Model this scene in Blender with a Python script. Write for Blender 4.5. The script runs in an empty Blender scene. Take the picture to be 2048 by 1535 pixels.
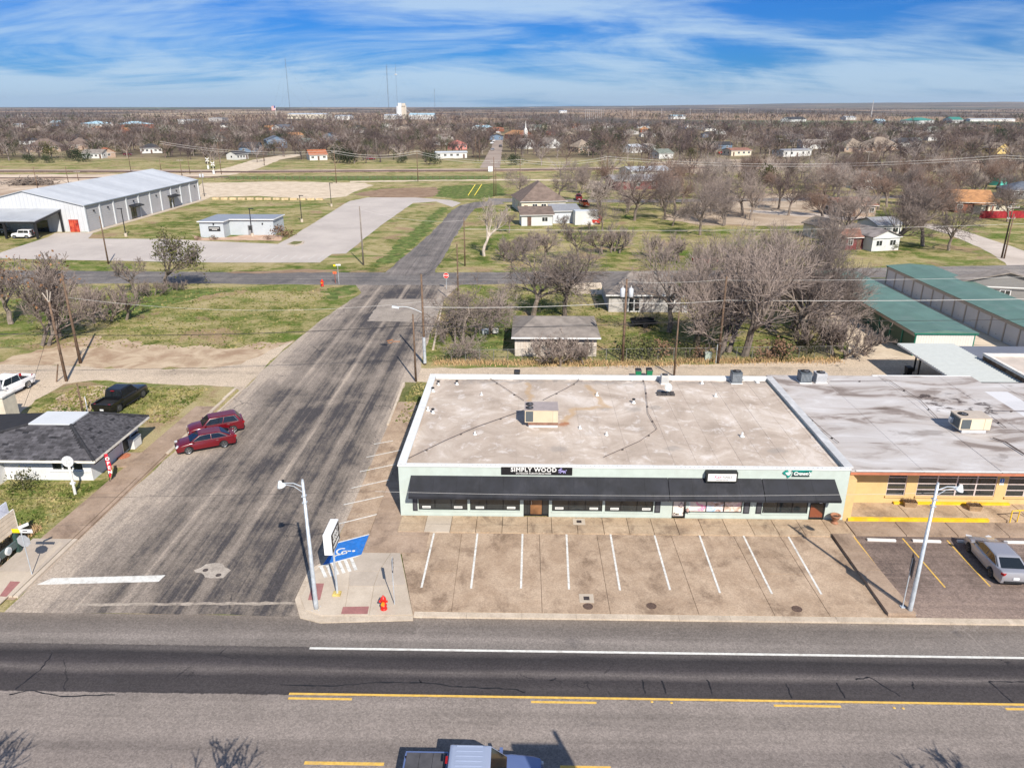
import bpy, bmesh, math, random
import numpy as np
from mathutils import Vector, Matrix
R = math.radians
SC = bpy.context.scene
COL = SC.collection
random.seed(7)

# ------------------------------------------------------------------ camera
CAM_H = 27.0
PITCH, YAW, FPX = R(20.35), R(-1.15), 1500.0
cam_data = bpy.data.cameras.new('camera')
cam = bpy.data.objects.new('camera', cam_data)
COL.objects.link(cam)
cam.location = (0, 0, CAM_H)
cam.rotation_euler = (R(90) - PITCH, 0, -YAW)
cam_data.sensor_width = 36.0
cam_data.lens = 36.0 * FPX / 2048.0
cam_data.clip_start = 0.5
cam_data.clip_end = 60000
SC.camera = cam

# ------------------------------------------------------------------ sun, sky, exposure
SUN_EL, SUN_AZ = R(39.0), R(158.0)          # azimuth clockwise from +Y
sun_data = bpy.data.lights.new('sun', 'SUN')
sun_data.energy = 5.0
sun_data.angle = R(0.5)
sun_data.color = (1.0, 0.93, 0.83)
sun = bpy.data.objects.new('sun', sun_data)
COL.objects.link(sun)
sdir = Vector((math.sin(SUN_AZ) * math.cos(SUN_EL), math.cos(SUN_AZ) * math.cos(SUN_EL), math.sin(SUN_EL)))
sun.rotation_euler = sdir.to_track_quat('Z', 'Y').to_euler()
SC.view_settings.view_transform = 'Standard'
SC.view_settings.look = 'None'
SC.view_settings.exposure = 0.50
SC.view_settings.gamma = 1.0
SC.view_settings.use_curve_mapping = False

world = bpy.data.worlds.new('World')
SC.world = world
world.use_nodes = True


class NT:
    """small helper that chains shader nodes"""
    def __init__(s, tree):
        s.t = tree
        s.t.nodes.clear()

    def node(s, typ, **kw):
        n = s.t.nodes.new(typ)
        for k, v in kw.items():
            setattr(n, k, v)
        return n

    def put(s, sock, v):
        if isinstance(v, bpy.types.NodeSocket):
            s.t.links.new(v, sock)
        elif v is not None:
            if sock.type == 'RGBA' and not hasattr(v, '__len__'):
                v = (v, v, v, 1)
            if sock.type == 'RGBA' and len(v) == 3:
                v = (*v, 1)
            if sock.type == 'VECTOR' and not hasattr(v, '__len__'):
                v = (v, v, v)
            sock.default_value = v

    def pos(s):
        return s.node('ShaderNodeNewGeometry').outputs['Position']

    def obj(s):
        return s.node('ShaderNodeTexCoord').outputs['Object']

    def rnd(s):
        return s.node('ShaderNodeObjectInfo').outputs['Random']

    def map(s, v, scale=(1, 1, 1), rot=(0, 0, 0), loc=(0, 0, 0)):
        n = s.node('ShaderNodeMapping')
        s.put(n.inputs['Vector'], v)
        n.inputs['Scale'].default_value = scale
        n.inputs['Rotation'].default_value = rot
        n.inputs['Location'].default_value = loc
        return n.outputs[0]

    def noise(s, v, scale=1, detail=4, rough=.55, dist=0, col=False):
        n = s.node('ShaderNodeTexNoise')
        s.put(n.inputs['Vector'], v)
        n.inputs['Scale'].default_value = scale
        n.inputs['Detail'].default_value = detail
        n.inputs['Roughness'].default_value = rough
        n.inputs['Distortion'].default_value = dist
        return n.outputs['Color' if col else 'Fac']

    def voro(s, v, scale=1, feature='F1', out='Distance', rnd=1.0):
        n = s.node('ShaderNodeTexVoronoi', feature=feature)
        s.put(n.inputs['Vector'], v)
        n.inputs['Scale'].default_value = scale
        n.inputs['Randomness'].default_value = rnd
        return n.outputs[out]

    def speck(s, v, sc, amt):
        r = s.sep(s.voro(v, sc, 'F1', 'Color'))[0]
        return s.m('ADD', 1 - amt * .5, s.m('MULTIPLY', r, amt))

    def ramp(s, f, stops, interp='LINEAR'):
        n = s.node('ShaderNodeValToRGB')
        s.put(n.inputs[0], f)
        r = n.color_ramp
        r.interpolation = interp
        while len(r.elements) < len(stops):
            r.elements.new(0.5)
        for e, (p, c) in zip(r.elements, stops):
            e.position = p
            if not hasattr(c, '__len__'):
                c = (c, c, c)
            e.color = (*c, 1)
        return n.outputs[0]

    def mix(s, f, a, b, blend='MIX'):
        n = s.node('ShaderNodeMix', data_type='RGBA', blend_type=blend)
        s.put(n.inputs[0], f)
        s.put(n.inputs[6], a)
        s.put(n.inputs[7], b)
        return n.outputs[2]

    def m(s, op, a, b=None, c=None, clamp=False):
        n = s.node('ShaderNodeMath', operation=op, use_clamp=clamp)
        s.put(n.inputs[0], a)
        s.put(n.inputs[1], b)
        s.put(n.inputs[2], c)
        return n.outputs[0]

    def step(s, v, lo, hi):
        n = s.node('ShaderNodeMapRange', interpolation_type='SMOOTHSTEP')
        s.put(n.inputs[0], v)
        s.put(n.inputs[1], lo)
        s.put(n.inputs[2], hi)
        return n.outputs[0]

    def sep(s, v):
        n = s.node('ShaderNodeSeparateXYZ')
        s.put(n.inputs[0], v)
        return n.outputs

    def comb(s, x, y, z):
        n = s.node('ShaderNodeCombineXYZ')
        for i, q in zip(n.inputs, (x, y, z)):
            s.put(i, q)
        return n.outputs[0]

    def bump(s, h, strength=.3, dist=.02):
        n = s.node('ShaderNodeBump')
        s.put(n.inputs['Height'], h)
        n.inputs['Strength'].default_value = strength
        n.inputs['Distance'].default_value = dist
        return n.outputs[0]


w = NT(world.node_tree)
sky = w.node('ShaderNodeTexSky', sky_type='NISHITA')
sky.sun_disc = False
sky.sun_elevation = SUN_EL
sky.sun_rotation = SUN_AZ
sky.altitude = 200
sky.air_density = 1.0
sky.dust_density = 0.3
sky.ozone_density = 3.0
dirv = w.node('ShaderNodeTexCoord').outputs['Generated']
dx, dy, dz = w.sep(dirv)
dzz = w.m('ADD', w.m('MAXIMUM', dz, 0.0), 0.17)
cuv = w.comb(w.m('DIVIDE', dx, dzz), w.m('DIVIDE', dy, dzz), 0.0)
c1 = w.noise(w.map(cuv, (0.62, 1.0, 1), (0, 0, R(32)), (3.1, 0.4, 0)), 1.0, 7, .58, .9)
c2 = w.noise(w.map(cuv, (1.3, 3.6, 1), (0, 0, R(-24)), (1.0, 7.0, 0)), 1.0, 7, .6, 1.2)
cl = w.m('ADD', w.m('MULTIPLY', c1, .74), w.m('MULTIPLY', c2, .26))
cover = w.step(w.m('ADD', cl, w.m('MULTIPLY', w.step(dz, .06, .0), .15)), .38, .64)
tinted = w.mix(1.0, sky.outputs[0], (0.12, 0.50, 1.20), 'MULTIPLY')
cloudc = w.mix(0.8, w.mix(1.0, sky.outputs[0], (0.7, 0.8, 0.95), 'MULTIPLY'), (7.6, 9.8, 12.2))
skyc = w.mix(w.m('MULTIPLY', cover, .82), tinted, cloudc)
bg = w.node('ShaderNodeBackground')
w.put(bg.inputs[0], skyc)
bg.inputs[1].default_value = 0.056
wo = w.node('ShaderNodeOutputWorld')
w.t.links.new(bg.outputs[0], wo.inputs[0])

# ------------------------------------------------------------------ where things of the photograph stand on the ground
_cp, _sp = math.cos(PITCH), math.sin(PITCH)
FW = Vector((math.sin(YAW) * _cp, math.cos(YAW) * _cp, -_sp))
RT = Vector((math.cos(YAW), -math.sin(YAW), 0))
UP = RT.cross(FW)


def ray(px, py):
    return FW + RT * ((px - 1024) / FPX) - UP * ((py - 767.5) / FPX)


def G(px, py, z=0.0):
    """ground point seen at a photo pixel"""
    d = ray(px, py)
    t = (z - CAM_H) / d.z
    return Vector((d.x * t, d.y * t, z))


def G2(px, py, z=0.0):
    g = G(px, py, z)
    return (g.x, g.y)


def FX(px, py, yp):
    """point of the upright plane y = yp"""
    d = ray(px, py)
    t = yp / d.y
    return d.x * t, CAM_H + d.z * t


def PX(x, y, z):
    v = Vector((x, y, z - CAM_H))
    q = v.dot(FW)
    return 1024 + FPX * v.dot(RT) / q, 767.5 - FPX * v.dot(UP) / q


def ZAT(x, y, py):
    """height over (x, y) that shows at row py"""
    lo, hi = -5.0, min(300.0, CAM_H + 2.3 * y)
    for _ in range(50):
        mid = (lo + hi) / 2
        if PX(x, y, mid)[1] > py:
            lo = mid
        else:
            hi = mid
    return lo


def HT(px, py, top):
    g = G(px, py)
    return ZAT(g.x, g.y, top)

# ------------------------------------------------------------------ mesh helpers
class MB:
    def __init__(s):
        s.v, s.f, s.m, s.mi = [], [], [], 0

    def mat(s, i):
        s.mi = i
        return s

    def face(s, pts):
        n = len(s.v)
        s.v.extend(tuple(p) for p in pts)
        s.f.append(tuple(range(n, n + len(pts))))
        s.m.append(s.mi)
        return s

    def add(s, vs, fs):
        n = len(s.v)
        s.v.extend(tuple(p) for p in vs)
        for f in fs:
            s.f.append(tuple(i + n for i in f))
            s.m.append(s.mi)
        return s

    def box(s, x0, y0, z0, x1, y1, z1):
        v = [(x0, y0, z0), (x1, y0, z0), (x1, y1, z0), (x0, y1, z0), (x0, y0, z1), (x1, y0, z1), (x1, y1, z1), (x0, y1, z1)]
        return s.add(v, [(0, 3, 2, 1), (4, 5, 6, 7), (0, 1, 5, 4), (1, 2, 6, 5), (2, 3, 7, 6), (3, 0, 4, 7)])

    def obox(s, c, d, rz=0.0, rx=0.0, ry=0.0):
        M = Matrix.Translation(c) @ Matrix.Rotation(rz, 4, 'Z') @ Matrix.Rotation(ry, 4, 'Y') @ Matrix.Rotation(rx, 4, 'X')
        h = [q / 2 for q in d]
        v = [M @ Vector((a * h[0], b * h[1], e * h[2])) for e in (-1, 1) for a, b in ((-1, -1), (1, -1), (1, 1), (-1, 1))]
        return s.add(v, [(0, 3, 2, 1), (4, 5, 6, 7), (0, 1, 5, 4), (1, 2, 6, 5), (2, 3, 7, 6), (3, 0, 4, 7)])

    def prism(s, poly, z0, z1, bottom=True):
        a = sum(p[0] * q[1] - q[0] * p[1] for p, q in zip(poly, poly[1:] + poly[:1]))
        if a < 0:
            poly = poly[::-1]
        n = len(poly)
        v = [(p[0], p[1], z0) for p in poly] + [(p[0], p[1], z1) for p in poly]
        f = [tuple(range(n, 2 * n))] + [(i, (i + 1) % n, n + (i + 1) % n, n + i) for i in range(n)]
        if bottom:
            f.append(tuple(range(n - 1, -1, -1)))
        return s.add(v, f)

    def sheet(s, poly, z):
        a = sum(p[0] * q[1] - q[0] * p[1] for p, q in zip(poly, poly[1:] + poly[:1]))
        if a < 0:
            poly = poly[::-1]
        return s.face([(p[0], p[1], z) for p in poly])

    def tube(s, p0, p1, r0, r1=None, n=6, cap=True):
        r1 = r0 if r1 is None else r1
        p0, p1 = Vector(p0), Vector(p1)
        d = (p1 - p0)
        if d.length < 1e-6:
            return s
        d.normalize()
        a = d.orthogonal().normalized()
        b = d.cross(a)
        v = []
        for p, r in ((p0, r0), (p1, r1)):
            for i in range(n):
                t = 2 * math.pi * i / n
                v.append(p + a * (r * math.cos(t)) + b * (r * math.sin(t)))
        f = [(i, (i + 1) % n, n + (i + 1) % n, n + i) for i in range(n)]
        if cap:
            f += [tuple(range(n - 1, -1, -1)), tuple(range(n, 2 * n))]
        return s.add(v, f)

    def path(s, pts, r, n=6):
        for a, b in zip(pts, pts[1:]):
            s.tube(a, b, r, r, n)
        return s

    def lathe(s, c, prof, n=16, axis='Z'):
        v, f = [], []
        for r, z in prof:
            for i in range(n):
                t = 2 * math.pi * i / n
                p = (r * math.cos(t), r * math.sin(t), z)
                if axis == 'Y':
                    p = (p[0], p[2], p[1])
                elif axis == 'X':
                    p = (p[2], p[0], p[1])
                v.append((c[0] + p[0], c[1] + p[1], c[2] + p[2]))
        for k in range(len(prof) - 1):
            for i in range(n):
                j = (i + 1) % n
                f.append((k * n + i, k * n + j, (k + 1) * n + j, (k + 1) * n + i))
        f.append(tuple(range((len(prof) - 1) * n, len(prof) * n)))
        f.append(tuple(range(n - 1, -1, -1)))
        return s.add(v, f)

    def tf(s, M):
        s.v = [tuple(M @ Vector(p)) for p in s.v]
        return s

    def mesh(s, name, mats, smooth=False, fix=True):
        me = bpy.data.meshes.new(name)
        me.from_pydata(s.v, [], s.f)
        if not isinstance(mats, (list, tuple)):
            mats = [mats]
        for q in mats:
            me.materials.append(q)
        if any(s.m):
            me.polygons.foreach_set('material_index', s.m)
        if fix:
            bm = bmesh.new()
            bm.from_mesh(me)
            bmesh.ops.recalc_face_normals(bm, faces=bm.faces)
            bm.to_mesh(me)
            bm.free()
        if smooth:
            me.polygons.foreach_set('use_smooth', [True] * len(me.polygons))
        me.update()
        return me

    def build(s, name, mats, parent=None, smooth=False, fix=True, **kw):
        o = bpy.data.objects.new(name, s.mesh(name, mats, smooth, fix))
        COL.objects.link(o)
        if parent is not None:
            o.parent = parent
        for k, v in kw.items():
            o[k] = v
        return o


def tag(o, label, cat, group=None):
    o['label'] = label
    o['category'] = cat
    if group:
        o['group'] = group
    return o


def thing(name, loc, label, cat, rz=0.0, group=None):
    o = bpy.data.objects.new(name, None)
    o.empty_display_size = .3
    COL.objects.link(o)
    o.location = (loc[0], loc[1], loc[2] if len(loc) > 2 else 0.0)
    o.rotation_euler = (0, 0, rz)
    return tag(o, label, cat, group)


def put(name, mesh, parent=None, loc=(0, 0, 0), rz=0.0, sc=1.0):
    o = bpy.data.objects.new(name, mesh)
    COL.objects.link(o)
    o.location = loc
    o.rotation_euler = (0, 0, rz)
    if sc != 1.0:
        o.scale = (sc, sc, sc) if not hasattr(sc, '__len__') else sc
    if parent is not None:
        o.parent = parent
    return o


def kids(o):
    return [c for c in bpy.data.objects if c.parent == o]


def dup(o, loc=None, rz=None, label=None, parent=None, tree=None):
    c = o.copy()
    COL.objects.link(c)
    if parent is not None:
        c.parent = parent
    if loc is not None:
        c.location = (loc[0], loc[1], loc[2] if len(loc) > 2 else 0.0)
    if rz is not None:
        c.rotation_euler = (0, 0, rz)
    if label:
        c['label'] = label
    for ch in (o.children):
        dup(ch, parent=c)
    return c


def structure(mb, name, mats, parent=None, **kw):
    o = mb.build(name, mats, parent, **kw)
    if parent is None:
        o['kind'] = 'structure'
    return o


def text_mb(txt, size, extrude=.004, bold=0.0, spacing=1.0, italic=0.0):
    cu = bpy.data.curves.new('t', 'FONT')
    cu.body = txt
    cu.size = size
    cu.extrude = extrude
    cu.offset = bold
    cu.space_character = spacing
    cu.shear = italic
    cu.align_x = 'CENTER'
    cu.align_y = 'CENTER'
    cu.resolution_u = 3
    ob = bpy.data.objects.new('t', cu)
    COL.objects.link(ob)
    me = bpy.data.meshes.new_from_object(ob.evaluated_get(bpy.context.evaluated_depsgraph_get()))
    mb = MB()
    mb.add([tuple(v.co) for v in me.vertices], [tuple(p.vertices) for p in me.polygons])
    bpy.data.objects.remove(ob)
    bpy.data.meshes.remove(me)
    bpy.data.curves.remove(cu)
    return mb


def upright(c, rz=0.0, sx=1.0, sy=1.0):
    """text laid in XY -> standing, facing -Y, at c, turned by rz"""
    return Matrix.Translation(c) @ Matrix.Rotation(rz, 4, 'Z') @ Matrix.Rotation(R(90), 4, 'X') @ Matrix.Diagonal((sx, sy, 1, 1))


# ------------------------------------------------------------------ materials
MATS = {}


def mat(name, fn):
    if name in MATS:
        return MATS[name]
    mt = bpy.data.materials.new(name)
    mt.use_nodes = True
    n = NT(mt.node_tree)
    p = n.node('ShaderNodeBsdfPrincipled')
    out = n.node('ShaderNodeOutputMaterial')
    n.t.links.new(p.outputs[0], out.inputs[0])
    r = fn(n)
    n.put(p.inputs['Base Color'], r.get('c', (.5, .5, .5)))
    n.put(p.inputs['Roughness'], r.get('r', .8))
    n.put(p.inputs['Metallic'], r.get('met', 0.0))
    n.put(p.inputs['Specular IOR Level'], r.get('spec', .35))
    if 'coat' in r:
        n.put(p.inputs['Coat Weight'], r['coat'])
        p.inputs['Coat Roughness'].default_value = .05
    if 'n' in r:
        n.put(p.inputs['Normal'], r['n'])
    if 'trans' in r:
        n.put(p.inputs['Transmission Weight'], r['trans'])
    MATS[name] = mt
    return mt


def S(name, c, r=.75, var=.14, sc=2.0, met=0.0, bump=0.0, spec=.35, rv=0.0, coat=None, dirt=None):
    """plain stuff with uneven tone: var = tone variation, rv = tone variation from object to object"""
    def fn(n):
        p = n.pos()
        f = n.noise(p, sc, 5, .6)
        hi = tuple(min(1, q * (1 + var)) for q in c)
        lo = tuple(q * (1 - var) for q in c)
        col = n.mix(n.step(f, .3, .7), lo, hi)
        if rv:
            k = n.m('ADD', 1 - rv, n.m('MULTIPLY', n.rnd(), 2 * rv))
            col = n.mix(1.0, col, n.comb(k, k, k), 'MULTIPLY')
        if dirt:
            d = n.step(n.noise(n.map(p, (1, 1, .35)), sc * .45 + .3, 6, .65), .48, .74)
            col = n.mix(n.m('MULTIPLY', d, dirt[1]), col, dirt[0])
        o = dict(c=col, r=n.m('ADD', r - .06, n.m('MULTIPLY', f, .12)), met=met, spec=spec)
        if coat:
            o['coat'] = coat
        if bump:
            o['n'] = n.bump(n.noise(p, sc * 7, 4, .6), bump, .03)
        return o
    return mat(name, fn)


def m_grass(name='grass', straw=.5, dirt=.5, tone=1.0):
    def fn(n):
        p = n.pos()
        big = n.noise(p, .055, 5, .62, .4)
        mid = n.noise(n.map(p, loc=(31, 4, 0)), .33, 6, .66, .5)
        fine = n.noise(p, 3.2, 5, .75)
        tuft = n.noise(n.map(p, (1, .8, 1)), 9.0, 3, .7)
        a = n.m('ADD', n.m('MULTIPLY', big, .45), n.m('MULTIPLY', mid, .55))
        a = n.m('ADD', a, n.m('MULTIPLY', n.m('SUBTRACT', fine, .5), .42))
        t = tone
        col = n.ramp(a, [(.28, (.060 * t, .098 * t, .020 * t)), (.40, (.105 * t, .135 * t, .036 * t)), (.50 + .1 * (.5 - straw), (.205 * t, .205 * t, .078 * t)),
                         (.60, (.33 * t, .285 * t, .14 * t)), (.72, (.38 * t, .31 * t, .175 * t))])
        d = n.step(n.noise(n.map(p, loc=(9, 77, 0)), .12, 6, .62, .6), .66 - .14 * dirt, .76 - .10 * dirt)
        soil = n.ramp(fine, [(.3, (.21, .135, .08)), (.7, (.36, .25, .16))])
        col = n.mix(n.m('MULTIPLY', d, .75), col, soil)
        g = n.ramp(tuft, [(.32, .55), (.66, 1.18)])
        col = n.mix(.75, col, g, 'MULTIPLY')
        return dict(c=col, r=.95, spec=.1, n=n.bump(n.m('ADD', fine, tuft), .7, .12))
    return mat(name, fn)


def m_dirt(name, a, b, sc=.5, speck=.25):
    def fn(n):
        p = n.pos()
        f = n.noise(p, sc, 7, .62, .6)
        g = n.noise(p, sc * 14, 4, .7)
        col = n.mix(n.step(f, .32, .68), a, b)
        k = n.m('ADD', 1 - speck / 2, n.m('MULTIPLY', g, speck))
        col = n.mix(1.0, col, n.comb(k, k, k), 'MULTIPLY')
        return dict(c=col, r=.93, spec=.15, n=n.bump(g, .35, .05))
    return mat(name, fn)


def m_concrete(name, a, b, stain, amt=.55, sc=.45, speck=.35, rv=.06):
    """weathered concrete: a..b tone, stains, exposed aggregate"""
    def fn(n):
        p = n.pos()
        f = n.noise(p, sc, 8, .70, .3)
        st = n.noise(n.map(p, (1, .7, 1), loc=(17, 5, 0)), sc * 1.1, 8, .72, .35)
        ag = n.noise(p, 9, 5, .88)
        ag2 = n.voro(p, 15)
        col = n.mix(n.step(f, .3, .68), a, b)
        col = n.mix(n.m('MULTIPLY', n.step(st, .47, .68), amt), col, stain)
        pale = n.step(n.noise(n.map(p, loc=(3, 51, 0)), sc * 1.3, 6, .7, .8), .60, .76)
        col = n.mix(n.m('MULTIPLY', pale, .45), col, tuple(min(1, q * 1.28) for q in b))
        k = n.m('ADD', 1 - speck * .7, n.m('MULTIPLY', ag, speck * 1.4))
        k = n.m('MULTIPLY', k, n.speck(p, 14, speck * .6))
        k = n.m('MULTIPLY', k, n.m('ADD', 1 - rv, n.m('MULTIPLY', n.rnd(), 2 * rv)))
        col = n.mix(1.0, col, n.comb(k, k, k), 'MULTIPLY')
        dots = n.step(ag2, .16, .05)
        col = n.mix(n.m('MULTIPLY', dots, .35), col, tuple(q * .45 for q in a))
        return dict(c=col, r=.88, spec=.25, n=n.bump(ag, .25, .02))
    return mat(name, fn)


def m_highway():
    def fn(n):
        p = n.pos()
        x, y, z = n.sep(p)
        wob = n.noise(n.map(p, (.05, .5, 1)), 1.0, 5, .6)
        yy = n.m('ADD', y, n.m('MULTIPLY', n.m('SUBTRACT', wob, .5), .9))
        yf = n.m('ADD', y, n.m('MULTIPLY', n.m('SUBTRACT', n.noise(p, 3.0, 4, .7), .5), .22))
        v = n.m('DIVIDE', n.m('SUBTRACT', yy, 8.0), 28.0)

        def at(q):
            return (q - 8.0) / 28.0
        col = n.ramp(v, [(0, (.175, .150, .135)), (at(21), (.225, .19, .168)), (at(23.6), (.155, .132, .118)), (at(24.6), (.225, .19, .17)), (at(25.6), (.165, .140, .126)),
                         (at(26.4), (.235, .20, .178)), (at(28.0), (.205, .175, .155)), (at(29.2), (.235, .20, .178))])
        dk = n.ramp(v, [(at(28.6), (.044, .038, .039)), (at(29.4), (.054, .047, .047)), (at(30.1), (.044, .038, .039)), (at(30.55), (.125, .108, .102)), (at(30.95), (.050, .043, .044)),
                        (at(31.7), (.034, .030, .031)), (at(32.1), (.085, .074, .070))])
        sh = n.ramp(v, [(at(32.2), (.165, .145, .130)), (at(33.0), (.21, .182, .163)), (at(34.0), (.155, .132, .116)), (at(34.9), (.185, .152, .125))])
        inl = n.m('MULTIPLY', n.step(yf, 28.84, 28.92), n.step(yf, 32.42, 32.3))
        c = n.mix(n.step(yf, 32.2, 32.5), col, sh)
        c = n.mix(inl, c, dk)
        streak = n.noise(n.map(p, (.035, 1.5, 1)), 1.0, 6, .62, .3)
        blot = n.noise(p, .28, 6, .64, .5)
        ag = n.noise(p, 9, 5, .9)
        k = n.m('MULTIPLY', n.m('ADD', .62, n.m('MULTIPLY', streak, .76)), n.m('ADD', .72, n.m('MULTIPLY', blot, .56)))
        k = n.m('MULTIPLY', n.m('MULTIPLY', k, n.m('ADD', .40, n.m('MULTIPLY', ag, 1.2))), n.speck(p, 14, .4))
        c = n.mix(1.0, c, n.comb(k, k, k), 'MULTIPLY')
        wcr = n.voro(_warp(n, p, .7, .9, (.19, .30, 1)), 1.0, 'DISTANCE_TO_EDGE')
        keep = n.step(n.noise(n.map(p, loc=(5, 9, 0)), .22, 3, .5), .54, .62)
        line = n.m('MULTIPLY', n.step(wcr, .012, .004), keep)
        c = n.mix(n.m('MULTIPLY', n.m('MULTIPLY', line, .45), n.m('SUBTRACT', 1.0, inl)), c, (.30, .26, .23))
        c = n.mix(n.m('MULTIPLY', line, n.m('MULTIPLY', inl, .9)), c, (.02, .018, .02))
        # tar-black seal drips and dark worn patches near the lens side
        oil = n.step(n.noise(n.map(p, (.55, .8, 1), loc=(40, 3, 0)), .5, 6, .72, .5), .62, .74)
        c = n.mix(n.m('MULTIPLY', oil, .5), c, (.06, .055, .06))
        return dict(c=c, r=.82, spec=.3, n=n.bump(ag, .35, .02))
    return mat('highway_asphalt', fn)


def _warp(n, p, sc, amt, scale):
    q = n.noise(p, sc, 4, .6, col=True)
    add = n.node('ShaderNodeVectorMath', operation='MULTIPLY_ADD')
    n.put(add.inputs[0], q)
    add.inputs[1].default_value = (amt, amt, amt)
    n.put(add.inputs[2], p)
    return n.map(add.outputs[0], scale)


def m_street(name, along='Y', edge=(0, 0), light=(.30, .26, .225), dark=(.085, .078, .078), bias=0.0, prof=None):
    """chip-seal street: streaks run along the drive direction, bleached edges"""
    def fn(n):
        p = n.pos()
        x, y, z = n.sep(p)
        a = (.80, .007, 1) if along == 'Y' else (.007, .80, 1)
        b = (2.6, .025, 1) if along == 'Y' else (.025, 2.6, 1)
        s1 = n.noise(n.map(p, a), 1.0, 5, .62, .25)
        s2 = n.noise(n.map(p, b, loc=(8, 2, 0)), 1.0, 6, .68, .2)
        bl = n.noise(p, .13, 6, .64, .6)
        ag = n.noise(p, 8, 5, .9)
        f = n.m('ADD', n.m('MULTIPLY', s1, .22), n.m('ADD', n.m('MULTIPLY', s2, .26), n.m('ADD', n.m('MULTIPLY', bl, .28), n.m('MULTIPLY', n.noise(n.map(p, (1, .45, 1), loc=(3, 3, 0)), .7, 8, .8), .28))))
        f = n.m('ADD', f, bias)
        q = x if along == 'Y' else y
        lo, hi = edge
        e = n.m('MAXIMUM', n.step(q, lo + 3.4, lo + .3), n.step(q, hi - 2.2, hi - .2))
        f = n.m('ADD', f, n.m('MULTIPLY', e, .06))
        if prof:
            u = n.m('DIVIDE', n.m('SUBTRACT', n.m('ADD', q, n.m('MULTIPLY', n.m('SUBTRACT', n.noise(n.map(p, (.3, .02, 1)), 1, 4), .5), 1.6)), lo), hi - lo)
            f = n.m('ADD', f, n.m('MULTIPLY', n.m('SUBTRACT', n.ramp(u, prof), .5), .62))
            f = n.m('ADD', f, n.m('MULTIPLY', n.m('MULTIPLY', n.step(y, 68, 74), n.step(y, 80, 76)), .05))
        mixc = tuple((l + d) / 2 for l, d in zip(light, dark))
        c = n.ramp(f, [(.42, dark), (.49, tuple(q * .80 for q in mixc)), (.55, tuple(q * 1.12 for q in mixc)), (.63, light)])
        k = n.m('MULTIPLY', n.m('ADD', .30, n.m('MULTIPLY', ag, 1.4)), n.speck(p, 13, .42))
        c = n.mix(1.0, c, n.comb(k, k, k), 'MULTIPLY')
        cr = n.voro(_warp(n, p, .5, 1.2, (.10, .16, 1)), 1.0, 'DISTANCE_TO_EDGE')
        keep = n.step(n.noise(n.map(p, loc=(5, 19, 0)), .16, 3, .5), .52, .6)
        c = n.mix(n.m('MULTIPLY', n.m('MULTIPLY', n.step(cr, .008, .003), keep), .8), c, (.05, .045, .045))
        return dict(c=c, r=.88, spec=.25, n=n.bump(ag, .4, .02))
    return mat(name, fn)


def m_metal_panel(name, c, ax='X', pitch=.3, var=.08, r=.45, depth=.03, spec=.5, dirt=None):
    """ribbed sheet metal in relief"""
    def fn(n):
        p = n.pos()
        x, y, z = n.sep(p)
        q = {'X': x, 'Y': y, 'Z': z}[ax]
        fr = n.m('FRACT', n.m('DIVIDE', q, pitch))
        rib = n.m('MULTIPLY', n.step(fr, .0, .12), n.step(fr, .34, .22))
        f = n.noise(p, .35, 5, .6)
        col = n.mix(n.step(f, .3, .7), tuple(q * (1 - var) for q in c), tuple(min(1, q * (1 + var)) for q in c))
        if dirt:
            d = n.step(n.noise(n.map(p, (1, 1, .4)), .5, 6, .66), .5, .75)
            col = n.mix(n.m('MULTIPLY', d, dirt[1]), col, dirt[0])
        return dict(c=col, r=r, spec=spec, n=n.bump(rib, .8, depth))
    return mat(name, fn)


GLASS = mat('window_glass', lambda n: dict(c=n.mix(n.noise(n.pos(), .8, 3), (.012, .016, .018), (.035, .04, .042)), r=.06, spec=.8))
GLASS2 = mat('car_glass', lambda n: dict(c=(.010, .013, .016), r=.04, spec=.8))
WHITE = S('white_paint', (.66, .65, .62), .6, .06, 1.5, dirt=((.50, .45, .38), .35))
TRIM = S('white_trim', (.66, .66, .65), .5, .04)
BLACK = S('black_paint', (.018, .018, .02), .45, .2)
DARK = S('dark_void', (.012, .011, .011), .9, .2)
RUBBER = S('tyre_rubber', (.022, .022, .023), .85, .2)
CHROME = S('alloy_rim', (.55, .56, .58), .28, .08, met=.85)
GALV = S('galvanised_steel', (.50, .54, .58), .42, .16, 3, met=.35, dirt=((.30, .30, .30), .3))
POLEWOOD = S('creosote_wood', (.150, .098, .066), .9, .32, 3, bump=.3, rv=.15)
WIRE = S('cable_black', (.035, .032, .032), .7, .2)
WIREL = S('cable_aluminium', (.52, .50, .47), .5, .1)
RED = S('fire_red', (.62, .018, .012), .38, .08)
YELLOWP = S('yellow_paint', (.70, .45, .02), .6, .12, 2, dirt=((.36, .26, .11), .7))
LINEW = S('road_white', (.64, .63, .59), .75, .16, 6, dirt=((.30, .265, .23), .75))
LINEY = S('road_yellow', (.64, .40, .085), .75, .18, 6, dirt=((.34, .25, .14), .75))
GRASS = m_grass()

# ------------------------------------------------------------------ ground
def rough(poly, step=1.5, amp=.12, seed=0):
    rr = random.Random(seed)
    out = []
    for p, q in zip(poly, poly[1:] + poly[:1]):
        p, q = Vector(p[:2]), Vector(q[:2])
        L = (q - p).length
        k = max(1, min(60, int(L / step)))
        nrm = Vector((-(q - p).y, (q - p).x)) / max(L, 1e-6)
        for i in range(k):
            o = nrm * rr.uniform(-amp, amp) if i else nrm * 0
            out.append(tuple(p.lerp(q, i / k) + o))
    return out


def px(*pts):
    return [G2(*p) for p in pts]


def patch(name, poly, z, m, amp=.12, step=1.5, seed=1):
    mb = MB()
    mb.sheet(rough(poly, step, amp, seed) if amp else poly, z)
    return structure(mb, name, m)


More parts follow.
